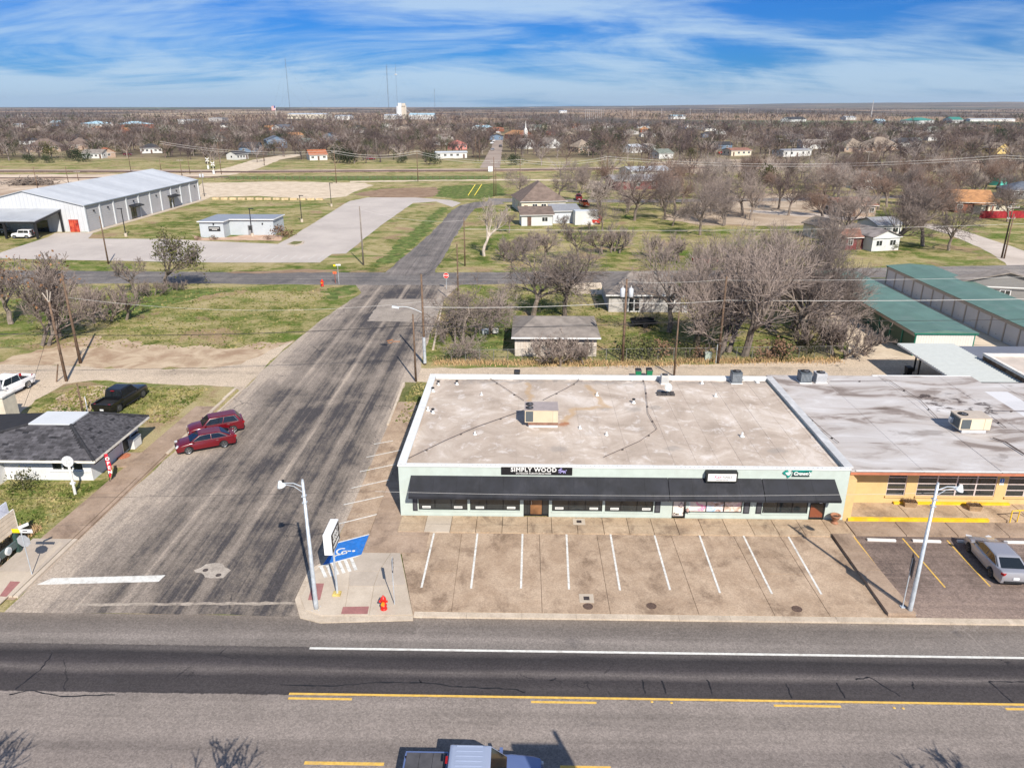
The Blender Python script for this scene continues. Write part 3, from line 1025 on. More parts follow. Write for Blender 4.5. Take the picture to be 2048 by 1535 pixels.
structure(MB().prism([(-420, 298.6), (-208, 300.6), (-120, 306.6), (-120, 309.4), (-208, 303.4), (-420, 301.4)], 0, .12), 'rail_siding', M_BALLAST)
sid.build('rail', M_RAILS, bpy.data.objects['rail_siding'])

# ------------------------------------------------------------------ mint shop building
M_MINT = S('mint_masonry', (.435, .495, .455), .8, .05, 1.2, bump=.12, dirt=((.38, .40, .36), .3))
M_AWN = S('awning_canvas', (.014, .015, .020), .75, .35, .9, bump=.15, dirt=((.036, .036, .044), .7))
M_COPE = S('white_coping', (.64, .65, .64), .6, .05, 2, dirt=((.55, .50, .45), .35))


def m_roof():
    def fn(n):
        p = n.pos()
        f = n.noise(p, .28, 7, .66, .8)
        g = n.noise(n.map(p, loc=(40, 3, 1)), .9, 6, .7, .6)
        fine = n.noise(p, 7, 4, .7)
        c = n.ramp(f, [(.30, (.32, .26, .21)), (.46, (.42, .345, .285)), (.55, (.475, .40, .335)), (.66, (.58, .51, .45))])
        pale = n.step(g, .54, .66)
        c = n.mix(n.m('MULTIPLY', pale, .55), c, (.68, .635, .60))
        # rust water run east and north of the air unit
        q = n.noise(p, .8, 4, .6, col=True)
        add = n.node('ShaderNodeVectorMath', operation='MULTIPLY_ADD')
        n.put(add.inputs[0], q)
        add.inputs[1].default_value = (1.6, 1.6, 0)
        n.put(add.inputs[2], p)
        x, y, z = n.sep(add.outputs[0])
        def seg(ax, ay, bx, by, wd):
            L2 = (bx - ax) ** 2 + (by - ay) ** 2
            t = n.m('DIVIDE', n.m('ADD', n.m('MULTIPLY', n.m('SUBTRACT', x, ax), bx - ax), n.m('MULTIPLY', n.m('SUBTRACT', y, ay), by - ay)), L2, clamp=True)
            ex = n.m('SUBTRACT', n.m('SUBTRACT', x, ax), n.m('MULTIPLY', t, bx - ax))
            ey = n.m('SUBTRACT', n.m('SUBTRACT', y, ay), n.m('MULTIPLY', t, by - ay))
            d = n.m('SQRT', n.m('ADD', n.m('MULTIPLY', ex, ex), n.m('MULTIPLY', ey, ey)))
            return n.step(d, wd, wd * .2)
        o = .8
        m1 = n.m('MAXIMUM', seg(3.0 + o, 54.2 + o, 4.0 + o, 56.8 + o, .5), seg(4.0 + o, 56.8 + o, 6.8 + o, 57.4 + o, .4))
        m1 = n.m('MAXIMUM', m1, seg(6.6 + o, 57.4 + o, 5.4 + o, 62.5 + o, .4))
        m1 = n.m('MAXIMUM', m1, seg(.3 + o, 57.5 + o, .2 + o, 63 + o, .35))
        c = n.mix(n.m('MULTIPLY', m1, .62), c, (.43, .285, .15))
        m2 = seg(2.75 + o, 53.6 + o, 3.0 + o, 53.8 + o, .45)
        c = n.mix(n.m('MULTIPLY', m2, .8), c, (.30, .11, .04))
        for ax, ay, rr_ in ((2.2, 49.2, .75), (10.5, 49.3, .6), (17.8, 49.2, .75), (8.6, 56.9, .8), (6.3, 57, .5), (10.4, 57.2, .55)):
            d = seg(ax + o, ay + o, ax + .3 + o, ay + .1 + o, rr_)
            c = n.mix(n.m('MULTIPLY', d, .5), c, (.27, .245, .225))
        grime = n.m('MULTIPLY', n.step(n.sep(p)[1], 62.2, 63.6), n.step(g, .38, .6))
        c = n.mix(n.m('MULTIPLY', grime, .8), c, (.20, .175, .16))
        k = n.m('MULTIPLY', n.m('ADD', .90, n.m('MULTIPLY', fine, .2)), n.m('ADD', .965, n.m('MULTIPLY', n.rnd(), .07)))
        c = n.mix(1.0, c, n.comb(k, k, k), 'MULTIPLY')
        return dict(c=c, r=.8, spec=.25, n=n.bump(n.m('ADD', fine, f), .25, .03))
    return mat('roof_membrane', fn)


M_ROOF = m_roof()
BX0, BX1, BY0, BY1, BZ = -8.7, 21.95, 45.9, 64.3, 4.05
shop = thing('mint_shop', (0, 0, 0), 'long single storey mint green shop with pale flat roof and black awning', 'shop')
opens = [(-7.43, -4.02, .56, 2.45, 'w'), (-3.84, -.37, .56, 2.45, 'w'), (-.12, 1.64, .15, 2.45, 'd'), (1.85, 5.34, .56, 2.45, 'w'), (5.52, 8.86, .56, 2.45, 'w'),
         (10.17, 11.1, .15, 2.45, 'p'), (11.3, 14.97, .56, 2.45, 'n'), (16.37, 19.48, .56, 2.45, 'w'), (19.6, 20.67, .15, 2.45, 'e')]
mb = MB()
x = BX0
for x0, x1, z0, z1, k in opens:
    mb.box(x, BY0, 0, x0, BY0 + .25, 2.45)
    if z0 > .2:
        mb.box(x0, BY0, 0, x1, BY0 + .25, z0)
    x = x1
mb.box(x, BY0, 0, BX1, BY0 + .25, 2.45)
mb.box(BX0, BY0, 2.45, BX1, BY0 + .25, BZ - .10)
mb.box(BX0, BY0 + .25, 0, BX0 + .25, BY1, BZ - .1)
mb.box(BX1 - .25, BY0 + .25, 0, BX1, BY1, BZ - .1)
mb.box(BX0 + .25, BY1 - .25, 0, BX1 - .25, BY1, BZ - .1)
mb.build('wall', M_MINT, shop)
MB().box(BX0 + .25, BY0 + .3, 3.3, BX1 - .25, BY1 - .25, 3.72).build('roof_deck', M_ROOF, shop)
MB().box(BX0 + .26, BY0 + 2.4, .1, BX1 - .26, BY0 + 2.45, 3.2).build('inner_wall', S('inner_wall', (.10, .09, .085), .9), shop)
MB().box(BX0 + .26, BY0 + .26, .05, BX1 - .26, BY0 + 2.4, .14).build('floor', S('inner_floor', (.16, .12, .09), .6), shop)
# coping
for nm, b in (('front_coping', (BX0 - .05, BY0 - .06, BZ - .11, BX1 + .02, BY0 + .28, BZ)), ('side_coping', (BX0 - .06, BY0 + .28, BZ - .11, BX0 + .52, BY1 + .05, BZ + .005)),
              ('back_coping', (BX0 + .52, BY1 - .30, BZ - .11, BX1 - .30, BY1 + .05, BZ + .003)), ('party_coping', (BX1 - .30, BY0 + .28, BZ - .11, BX1 + .30, BY1 + .05, BZ - .005))):
    MB().box(*b).build(nm, M_COPE if nm != 'party_coping' else S('party_cap', (.47, .47, .47), .6, .1, 1.5, dirt=((.7, .7, .7), .5)), shop)
mb = MB()
mb.box(BX0 + .52, BY1 - .42, 3.72, BX1 - .3, BY1 - .31, BZ - .02)
mb.build('parapet_lining', M_COPE, shop)
rv = MB()
for i in range(100):
    x = BX0 + .2 + i * .307
    rv.box(x - .035, BY0 - .02, BZ, x + .035, BY0 + .05, BZ + .018)
rv.build('coping_studs', S('stud_grey', (.45, .42, .40), .7), shop, kind='stuff')
# roof sheets: laps in relief
x = BX0 + .26
k = 0
while x < BX1 - .3:
    wd = min(1.56 + random.uniform(-.05, .05), BX1 - .27 - x)
    y = BY0 + .29
    cuts = [BY0 + .29, BY0 + 6.0 + random.uniform(-1.5, 1.5), BY0 + 12.2 + random.uniform(-1.5, 1.5), BY1 - .27]
    for a, b in zip(cuts, cuts[1:]):
        za, zb = 3.735 + random.uniform(0, .010), 3.735 + random.uniform(0, .010)
        M = MB()
        M.add([(x, a, 3.70), (x + wd + .05, a, 3.70), (x + wd + .05, b + .04, 3.70), (x, b + .04, 3.70), (x, a, za + .012), (x + wd + .05, a, za), (x + wd + .05, b + .04, zb), (x, b + .04, zb + .012)],
              [(4, 5, 6, 7), (0, 1, 5, 4), (1, 2, 6, 5), (2, 3, 7, 6), (3, 0, 4, 7)])
        M.build('roof_sheet', M_ROOF, shop)
    x += wd
# awnings
def awning(xa, xb, xa2, xb2):
    zt, zb, d = 3.25, 2.17, 1.05
    y0, y1 = BY0 - .01, BY0 - d
    mb = MB()
    A, B, C, D = (xa, y0, zt), (xb, y0, zt), (xb2, y1, zb), (xa2, y1, zb)
    A2, B2, C2, D2 = (xa, y0, zt - .06), (xb, y0, zt - .06), (xb2, y1 + .04, zb - .02), (xa2, y1 + .04, zb - .02)
    mb.add([A, B, C, D, A2, B2, C2, D2], [(3, 2, 1, 0), (4, 5, 6, 7), (0, 1, 5, 4), (0, 4, 7, 3), (1, 2, 6, 5)])
    a = mb.build('awning', M_AWN, shop)
    MB().box(xa2, y1 - .002, 2.0, xb2, y1 + .012, zb).build('valance', M_AWN, a)
    for q, q2 in ((xa, xa2), (xb, xb2)):
        MB().add([(q, y0, zt - .06), (q2, y1 + .02, zb - .02), (q2, y1 + .02, 2.0), (q, y0, 2.0)], [(0, 1, 2, 3)]).build('side_panel', M_AWN, a)
    k = int((xb - xa) / 1.55)
    for i in range(1, k):
        t = i / k
        p, q = Vector(A).lerp(Vector(B), t), Vector(D).lerp(Vector(C), t)
        MB().tube(p + Vector((0, 0, .004)), q + Vector((0, 0, .004)), .011, .011, 5).build('seam', M_AWN, a)


awning(-7.86, 9.68, -7.93, 9.72)
awning(9.72, 16.05, 9.76, 16.12)
awning(16.09, 20.98, 16.16, 21.22)
M_POSTER_A = mat('poster_pink', lambda n: dict(c=n.ramp(n.noise(n.map(n.pos(), (1, 1, 1), loc=(1.3, 0, .2)), 1.6, 5, .6, .8), [(.38, (.78, .70, .62)), (.52, (.72, .60, .55)), (.58, (.75, .22, .40)), (.68, (.80, .45, .50))]), r=.35, spec=.5))
M_POSTER_B = mat('poster_blue', lambda n: dict(c=n.ramp(n.noise(n.pos(), 1.9, 5, .6, .8), [(.36, (.30, .45, .62)), (.48, (.66, .70, .76)), (.56, (.62, .46, .40)), (.68, (.16, .08, .07))]), r=.35, spec=.5))
M_POSTER_C = mat('poster_petal', lambda n: dict(c=n.ramp(n.noise(n.pos(), 2.2, 5, .6, .8), [(.36, (.30, .22, .17)), (.47, (.58, .42, .35)), (.56, (.80, .66, .60)), (.66, (.62, .35, .40))]), r=.35, spec=.5))
M_POSTER_D = S('poster_cream', (.72, .64, .57), .4, .06, 2)
M_INK = S('print_ink', (.06, .045, .045), .6)
M_PAPER = S('white_paper', (.68, .68, .66), .6, .03)
M_DOORWOOD = S('brown_door', (.20, .105, .055), .5, .2, 3)


def shop_window(x0, x1, z0, z1, mats, papers=True):
    yb = BY0 + .10
    f = MB()
    n = len(mats)
    pw = (x1 - x0) / n
    for i in range(n + 1):
        xx = x0 + i * pw
        f.box(max(x0, xx - .03), yb - .03, z0, min(x1, xx + .03), yb + .05, z1)
    f.box(x0 + .03, yb - .028, z0, x1 - .03, yb + .048, z0 + .06)
    f.box(x0 + .03, yb - .028, z1 - .06, x1 - .03, yb + .048, z1)
    fo = f.build('window', BLACK, shop)
    MB().box(x0 - .04, BY0 - .05, z0 - .09, x1 + .04, BY0 - .002, z0 - .01).build('sill', M_MINT, fo)
    for i, m in enumerate(mats):
        p = MB().box(x0 + i * pw + .03, yb, z0 + .06, x0 + (i + 1) * pw - .03, yb + .02, z1 - .06).build('pane', m, fo)
    if papers:
        for i in range(n):
            if i % 2 == 0:
                cx = x0 + (i + .5) * pw + random.uniform(-.1, .15)
                MB().box(cx - .29, yb - .006, z0 + .10, cx + .29, yb - .001, z0 + .27).build('notice', M_PAPER, fo)
                ink = MB()
                for q in range(7):
                    ink.box(cx - .24 + q * .07, yb - .008, z0 + .155, cx - .20 + q * .07, yb - .0055, z0 + .22)
                ink.build('notice_print', M_INK, fo)
    return fo


for x0, x1, z0, z1, k in opens:
    if k == 'w':
        shop_window(x0, x1, z0, z1, [GLASS] * 3, x0 < 10)
    elif k == 'n':
        fo = shop_window(x0, x1, z0, z1, [M_POSTER_A, M_POSTER_B, M_POSTER_C], False)
        bl = MB().box(x0 - .02, BY0 + .05, z0, x0 + .12, BY0 + .06, z1).build('jamb', M_PAPER, fo)
    elif k == 'd':
        d = MB()
        for xx in (x0, x0 + .42, x1 - .48, x1 - .05):
            d.box(xx, BY0 + .12, z0, xx + .06, BY0 + .2, z1)
        d.box(x0, BY0 + .121, z1 - .08, x1, BY0 + .199, z1)
        d.box(x0, BY0 + .121, z0, x1, BY0 + .199, z0 + .08)
        do = d.build('door', BLACK, shop)
        MB().box(x0 + .06, BY0 + .15, z0 + .08, x0 + .42, BY0 + .17, z1 - .08).build('side_light', GLASS, do)
        MB().box(x1 - .42, BY0 + .15, z0 + .08, x1 - .05, BY0 + .17, z1 - .08).build('side_light', GLASS, do)
        MB().box(x0 + .48, BY0 + .15, z0 + .08, x1 - .48, BY0 + .17, z1 - .08).build('door_leaf', mat('warm_glass', lambda n: dict(c=n.ramp(n.noise(n.pos(), .9, 4), [(.35, (.09, .042, .02)), (.65, (.26, .125, .055))]), r=.12, spec=.7)), do)
        MB().tube((x0 + .55, BY0 + .10, 1.0), (x0 + .55, BY0 + .10, 1.3), .02).build('handle', CHROME, do)
        MB().box(x0 + .6, BY0 + .135, 2.2, x0 + .95, BY0 + .145, 2.38).build('plate', M_PAPER, do)
    elif k == 'p':
        d = MB()
        d.box(x0, BY0 + .05, z0, x0 + .07, BY0 + .13, z1).box(x1 - .12, BY0 + .05, z0, x1, BY0 + .13, z1).box(x0 + .07, BY0 + .051, z0, x1 - .12, BY0 + .129, z0 + .1)
        do = d.build('door', BLACK, shop)
        MB().box(x0 + .07, BY0 + .08, z0 + .1, x1 - .12, BY0 + .1, z1).build('poster', M_POSTER_D, do)
        fl = MB()
        r5 = random.Random(3)
        for _ in range(26):
            t = r5.uniform(0, 6.28)
            r_ = r5.uniform(.10, .22)
            fl.obox((x0 + .60 + r_ * math.cos(t) * .8, BY0 + .076, 1.08 + r_ * math.sin(t)), (.07, .004, .045), 0, 0, r5.uniform(0, 3))
        fl.build('flower_print', S('print_mauve', (.36, .24, .25), .6, .5, 9), do)
        t = text_mb('Zen', .26, .002, .012)
        t.tf(upright((x0 + .30, BY0 + .077, z0 + .24)))
        t.build('poster_print', M_INK, do)
        MB().tube((x1 - .06, BY0 + .02, 1.0), (x1 - .06, BY0 + .02, 1.5), .018).build('handle', CHROME, do)
    else:
        d = MB()
        d.box(x0, BY0 + .05, z0, x0 + .09, BY0 + .13, z1).box(x1 - .09, BY0 + .05, z0, x1, BY0 + .13, z1).box(x0 + .09, BY0 + .051, z0, x1 - .09, BY0 + .129, z0 + .10)
        do = d.build('door', BLACK, shop)
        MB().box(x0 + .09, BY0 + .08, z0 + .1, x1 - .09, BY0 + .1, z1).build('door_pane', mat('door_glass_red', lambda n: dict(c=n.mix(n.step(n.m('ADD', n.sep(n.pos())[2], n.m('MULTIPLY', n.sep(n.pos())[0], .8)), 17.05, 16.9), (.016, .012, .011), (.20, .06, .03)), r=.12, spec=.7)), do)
        for xx, zz, w_, h_ in ((x0 + .2, 1.42, .14, .16), (x0 + .66, 1.34, .20, .26)):
            MB().box(xx, BY0 + .072, zz, xx + w_, BY0 + .078, zz + h_).build('notice', M_PAPER, do)
for xa, xb, z0, m in ((-7.82, -7.50, .52, 'a'), (8.96, 9.34, .56, 'b'), (15.07, 15.48, .56, 'c'), (15.93, 16.31, .56, 'd')):
    s_ = MB().box(xa, BY0 - .06, z0, xb, BY0 - .002, 2.3).build('shutter', S('shutter_slate', (.030, .030, .038), .6, .2), shop)
    MB().box(xa + .06, BY0 - .068, z0 + .10, xb - .06, BY0 - .06, 2.2).build('shutter_panel', S('shutter_grey', (.065, .065, .075), .7, .2), s_)
MB().box(11.05, BY0 - .28, .72, 11.36, BY0 - .05, .76).build('mail_shelf', BLACK, shop)
MB().lathe((11.2, BY0 - .17, .76), [(.10, 0), (.13, .1), (.05, .22)], 8).build('mail_pot', S('floral_pot', (.40, .25, .22), .7, .6, 9), shop)

# --- signs on the facade
sg = thing('wall_sign', (.765, BY0 - .01, 3.70), 'black wall sign reading SIMPLY WOOD OUTDOOR FURNITURE & MORE', 'sign')
MB().box(-2.42, -.05, -.31, 2.42, 0, .28).build('panel', S('sign_black', (.012, .012, .014), .4, .1), sg)
t = text_mb('SIMPLY WOOD', .43, .006, .012, 1.12)
t.tf(upright((-.21, -.056, .075), 0, .98, 1))
t.build('lettering', M_PAPER, sg)
t = text_mb('OUTDOOR FURNITURE & MORE', .165, .005, .002, 1.0)
t.tf(upright((-.22, -.056, -.20)))
t.build('small_lettering', M_PAPER, sg)
hr = MB()
M_LILAC = S('print_lilac', (.30, .27, .52), .6, .2, 8)
for a, b, w_ in (((-.02, .14), (.10, .16), .10), ((.0, .12), (-.14, .0), .07), ((-.02, .06), (.06, -.02), .12), ((.05, -.02), (.30, -.06), .12), ((.0, -.02), (-.12, -.15), .05), ((.06, -.08), (-.02, -.20), .05), ((.26, -.10), (.20, -.20), .05), ((.32, -.06), (.34, -.20), .05), ((.34, -.02), (.42, .06), .05)):
    q = strip(a, b, w_)
    hr.face([(1.66 + p[0] - .05, -.053, p[1] + .03) for p in q])
hr.build('emblem', M_LILAC, sg, fix=False)
sg = thing('box_sign', (13.25, BY0 - .01, 3.52), 'white light box sign reading NAILS in a black case', 'sign')
MB().box(-1.05, -.42, -.36, 1.05, 0, .36).build('case', S('case_black', (.020, .022, .020), .5, .2), sg)
MB().box(-.95, -.432, -.27, .95, -.42, .27).build('face', M_PAPER, sg)
t = text_mb('Nails'.upper(), .27, .003, .0, 1.0)
t.tf(upright((.36, -.437, .03), 0, .92, 1))
t.build('lettering', S('print_grey', (.16, .15, .16), .6), sg)
t = text_mb('Kay', .32, .003, .002, 1.0, .4)
t.tf(upright((-.32, -.437, .04)))
t.build('script_lettering', S('print_rose', (.50, .12, .22), .6, .3, 6), sg)
ln = MB()
for i in range(9):
    ln.box(-.42 + i * .095, -.437, -.21, -.36 + i * .095, -.433, -.155)
ln.build('number_print', S('print_grey', (.16, .15, .16)), sg)
sg = thing('letter_sign', (18.4, BY0 - .01, 3.68), 'green and white cut out letter sign above the right awning', 'sign')
M_TEAL = S('sign_teal', (.010, .22, .18), .4, .15)
b = MB()
b.prism([(-1.0, .05), (-.72, .30), (-.60, .12), (-.40, .02), (-.48, -.22), (-.62, -.36), (-.72, -.14), (-.92, -.06)], -.09, 0)
b.tf(Matrix.Translation((0, -.06, 0)) @ Matrix.Rotation(R(90), 4, 'X'))
b.build('state_shape', M_TEAL, sg)
b = MB().prism([(-.84, .06), (-.56, .12), (-.44, .04), (-.56, -.14), (-.70, -.10)], 0, .012)
b.tf(Matrix.Translation((0, -.062, 0)) @ Matrix.Rotation(R(90), 4, 'X'))
b.build('state_inlay', M_PAPER, sg)
t = text_mb("Crown's", .36, .03, .012, .98, .15)
t.tf(upright((.30, -.10, .02), 0, .98, .95))
t.build('lettering', M_PAPER, sg)
t2 = text_mb("Crown's", .36, .03, .032, .98, .15)
t2.tf(upright((.30, -.055, .03), 0, .98, .95))
t2.build('letter_return', M_TEAL, sg)
MB().box(-.38, -.10, .17, .94, -.02, .24).build('top_bar', M_TEAL, sg)
MB().box(-.34, -.05, -.24, .82, -.02, -.15).build('lower_bar', S('sign_dark_green', (.03, .06, .055), .5), sg)


# ------------------------------------------------------------------ rooftop equipment
M_TAN_UNIT = S('unit_tan', (.56, .47, .34), .55, .05, 1.5, dirt=((.42, .34, .25), .25))
M_UNIT_TOP = S('unit_top', (.33, .28, .265), .5, .08)
M_COIL = S('coil_grey', (.085, .098, .105), .6, .12, 20)
M_RUST = S('rusty_rail', (.235, .125, .085), .8, .25, 3)


def fan(parent, c, r, name='fan'):
    f = MB().lathe((c[0], c[1], c[2] + .004), [(r, 0), (r, .05), (r * .93, .05), (r * .93, .004)], 20).build(name, BLACK, parent)
    b = MB()
    for i in range(5):
        b.obox((c[0] + r * .45 * math.cos(i * 1.257), c[1] + r * .45 * math.sin(i * 1.257), c[2] + .03), (r * .8, r * .34, .012), i * 1.257, R(18))
    b.lathe((c[0], c[1], c[2] + .02), [(r * .2, 0), (r * .2, .03)], 10)
    b.build('fan_blade', S('fan_blade', (.10, .10, .11), .5), f)
    return f


u = thing('rooftop_unit', (1.22, 53.9, 3.74), 'large tan rooftop air unit with twin fans on a white kerb', 'air conditioner')
MB().box(-1.0, -.78, 0, 1.22, .78, .22).build('roof_kerb', M_COPE, u)
MB().box(-1.05, -.84, .22, 1.25, .84, .40).build('base_rail', M_RUST, u)
MB().box(-1.30, -.82, .42, 1.24, .90, 1.42).build('cabinet', M_TAN_UNIT, u)
MB().box(-1.33, -.85, 1.42, 1.27, .92, 1.46).build('lid', M_UNIT_TOP, u)
cg = MB()
cg.box(-1.23, -.845, .50, -.66, -.822, 1.34)
cg.build('coil', M_COIL, u)
rb = MB()
for i in range(18):
    rb.box(-.54 + i * .075, -.835, .50, -.515 + i * .075, -.82, 1.36)
rb.build('louvre', M_TAN_UNIT, u)
MB().box(.84, -.828, .46, .852, -.818, 1.40).build('panel_joint', DARK, u)
fan(u, (-.94, -.40, 1.46), .30)
fan(u, (-.94, .34, 1.46), .30)
u = thing('rooftop_unit', (34.0, 53.6, 3.62), 'cream rooftop air unit with one fan on the grey roof', 'air conditioner')
MB().box(-.80, -.62, 0, 1.02, .62, .28).build('roof_kerb', S('kerb_metal', (.55, .56, .58), .5), u)
MB().box(-1.10, -.72, .30, 1.22, .80, 1.22).build('cabinet', S('unit_cream', (.64, .545, .40), .55, .05), u)
MB().box(-1.12, -.74, 1.22, 1.24, .82, 1.26).build('lid', S('lid_cream', (.46, .39, .32), .5, .06), u)
MB().box(-1.0, -.745, .38, -.30, -.722, 1.14).build('coil', M_COIL, u)
MB().box(-1.125, -.60, .38, -1.102, .70, 1.14).build('coil', M_COIL, u)
MB().box(-1.34, .2, .5, -1.126, .5, .9).build('disconnect_box', GALV, u)
MB().box(.72, -.728, .34, .73, -.718, 1.2).build('panel_joint', DARK, u)
fan(u, (-.55, .10, 1.26), .36)


def condenser(loc, s, hgt, label, m):
    t = thing('condenser', loc, label, 'condenser', 0, 'condensers along the back of the roofs')
    MB().box(-s - .06, -s - .06, 0, s + .06, s + .06, .08).build('pad', M_COPE, t)
    b = MB()
    b.box(-s, -s, .08, s, s, hgt)
    b.build('cabinet', m, t)
    c = MB()
    for i in range(8):
        xx = -s * .82 + i * s * 1.64 / 7
        c.box(xx - .012, -s - .014, .2, xx + .012, -s, hgt - .14)
        c.box(-s - .014, xx - .012, .2, -s, xx + .012, hgt - .14)
    c.build('grille', GALV if m is not GALV else M_COIL, t)
    fan(t, (0, 0, hgt), s * .8)
    MB().path([(s, .1, .25), (s + .25, .1, .25), (s + .4, .5, .05)], .025).build('pipe', WIRE, t)


M_CONDDK = S('condenser_slate', (.085, .10, .115), .5, .15)
g = G(1473, 767, 3.74)
condenser((g.x, g.y + .35, 3.74), .44, 1.05, 'dark blue grey condenser at the back of the pale roof', M_CONDDK)
g = G(1329, 767, 3.74)
condenser((g.x, g.y + .1, 3.74), .33, .82, 'narrow pale condenser beside the satellite dish', S('condenser_pale', (.50, .49, .46), .6, .08))
g = G(1610, 765, 3.6)
condenser((g.x, g.y + .3, 3.6), .5, .98, 'dark condenser on the grey roof, left of a paler one', M_CONDDK)
g = G(1639, 765, 3.6)
condenser((g.x + .1, g.y + .3, 3.6), .47, .88, 'light grey condenser on the grey roof with red pad', S('condenser_grey', (.42, .42, .43), .55, .08))
# satellite dish on blocks
g = G(1332, 790, 3.74)
t = thing('satellite_dish', (g.x, g.y, 3.74), 'small grey satellite dish weighted with blocks on the roof', 'satellite dish')
for i in range(4):
    for y in (-.2, .25):
        MB().box(-.75 + i * .38, y, 0, -.42 + i * .38, y + .2, .2).build('ballast_block', S('block_dark', (.06, .055, .055), .8, .3), t)
MB().tube((.1, .12, .1), (.1, .12, .75), .03).build('mast', GALV, t)
ds = MB().lathe((0, 0, 0), [(.02, 0), (.2, .03), (.36, .10), (.37, .12), (.2, .05), (.02, .02)], 18)
ds.tf(Matrix.Translation((.1, .02, .72)) @ Matrix.Rotation(R(62), 4, 'X') @ Matrix.Rotation(R(20), 4, 'Y'))
ds.build('dish', S('dish_grey', (.42, .45, .45), .5), t)
MB().tube((.1, 0, .62), (.45, -.4, .75), .015).build('feed_arm', GALV, t)
# vents
VB = MB().lathe((0, 0, 0), [(.16, 0), (.13, .06), (.06, .09), (.055, .28), (.0, .285)], 10).mesh('vent_pipe', M_COPE, True)
for i, (a, lab) in enumerate((((877, 770), 'black capped vent nearest the left rear roof corner'), ((914, 769), 'second capped vent along the rear of the pale roof'), ((866, 783), 'pale vent against the left parapet'), ((963, 790), 'small white vent left of the big unit, towards the back'),
                              ((866, 826), 'tall black capped vent near the left parapet'), ((856, 821), 'short white stub beside the left parapet'), ((950, 869), 'white vent in front left of the big unit'), ((1194, 791), 'white vent right of the rust run'),
                              ((1267, 806), 'black topped vent in the middle of the pale roof'), ((1213, 870), 'white vent front centre of the pale roof'), ((1431, 793), 'white vent near the dark condenser'), ((1484, 873), 'white vent front right of the pale roof'),
                              ((1264, 760), 'white vent against the rear parapet, middle'), ((1404, 767), 'white vent against the rear parapet, right'), ((1515, 765), 'white vent in the right rear roof corner'), ((1160, 857), 'low stub in front of the rust stain'))):
    g = G(a[0], a[1], 3.745)
    t = thing('roof_vent', (g.x, g.y, 3.745), lab, 'roof vent', 0, 'vents on the pale roof')
    put('pipe', VB, t, sc=1.0 + (i % 3) * .15)
    if i in (0, 1, 2, 4, 8):
        MB().lathe((0, 0, .30), [(.02, 0), (.14, .02), (.14, .10), (.0, .16)], 10).build('cap', BLACK, t)


def conduit(pts, z, label, r=.020, blocks=True):
    q = [G(a, b, z) + Vector((0, 0, .12)) for a, b in pts]
    t = thing('roof_conduit', (q[0].x, q[0].y, z), label, 'conduit')
    o = q[0].copy()
    o.z = z
    MB().path([p - o for p in q], r).build('pipe', S('conduit_brown', (.115, .085, .075), .7, .2), t)
    if blocks:
        for a, b in zip(q, q[1:]):
            n = max(1, int((b - a).length / 3))
            for i in range(n):
                p = a.lerp(b, (i + .5) / n) - o
                MB().obox((p.x, p.y, .05), (.14, .10, .08), .4).build('support_block', S('block_dark', (.06, .055, .055), .8, .3), t)
    return t


conduit([(814, 920), (890, 883), (952, 856), (1048, 822)], 3.74, 'brown pipe running from the front left roof corner to the big unit')
conduit([(1048, 803), (1010, 778), (978, 757), (976, 748)], 3.74, 'brown pipe from the big unit towards the rear parapet, left')
conduit([(1086, 802), (1139, 775), (1156, 764), (1160, 750)], 3.74, 'brown pipe from the big unit towards the rear parapet, right')
conduit([(1283, 752), (1291, 775), (1296, 828), (1314, 860)], 3.74, 'bent dark pipe from the rear parapet down the pale roof')
conduit([(1314, 860), (1280, 884), (1208, 916)], 3.74, 'thin pale pipe across the front of the pale roof', .022)
conduit([(1560, 778), (1600, 820), (1650, 866), (1678, 888)], 3.6, 'twin cable run along the party wall of the grey roof')
conduit([(1660, 764), (1778, 763), (1840, 802), (1875, 838)], 3.6, 'dark pipe angling across the grey roof to the cream unit')
conduit([(1982, 835), (2012, 858)], 3.6, 'short pipe leaving the cream unit to the right')
conduit([(1985, 823), (2060, 824)], 3.6, 'pipe running right from the cream unit', .03)
conduit([(1985, 878), (2010, 886), (2050, 912)], 3.6, 'grey hose lying on the front right of the grey roof', .05, False)

# ------------------------------------------------------------------ yellow shop with the grey roof
def m_roof2():
    def fn(n):
        p = n.pos()
        f = n.noise(n.map(p, (.16, .40, 1)), 1.0, 7, .62, .7)
        g = n.noise(n.map(p, (.35, .9, 1), loc=(9, 3, 0)), .8, 6, .66, .5)
        c = n.ramp(f, [(.30, (.14, .108, .092)), (.42, (.27, .23, .21)), (.48, (.42, .385, .365)), (.60, (.48, .455, .445)), (.72, (.60, .585, .58))])
        d = n.step(g, .60, .70)
        c = n.mix(n.m('MULTIPLY', d, .5), c, (.17, .14, .125))
        x, y, z = n.sep(p)
        tar = n.m('MULTIPLY', n.step(n.noise(n.map(p, (.5, 1.0, 1), loc=(2, 8, 0)), 1.1, 5, .7, .8), .52, .56), n.m('MULTIPLY', n.m('MULTIPLY', n.step(x, 33.0, 34), n.step(x, 39.5, 38.2)), n.m('MULTIPLY', n.step(y, 56.5, 57.2), n.step(y, 62, 61))))
        c = n.mix(n.m('MULTIPLY', tar, .85), c, (.045, .032, .03))
        pt = n.m('MULTIPLY', n.m('MULTIPLY', n.step(x, 40.0, 40.1), n.step(x, 42.1, 42.0)), n.m('MULTIPLY', n.step(y, 55.0, 55.1), n.step(y, 62.1, 62)))
        c = n.mix(n.m('MULTIPLY', pt, .8), c, (.60, .60, .62))
        k = n.m('ADD', .96, n.m('MULTIPLY', n.rnd(), .08))
        c = n.mix(1.0, c, n.comb(k, k, k), 'MULTIPLY')
        return dict(c=c, r=.85, spec=.2, n=n.bump(n.noise(p, 2, 5), .2, .04))
    return mat('grey_roof_felt', fn)


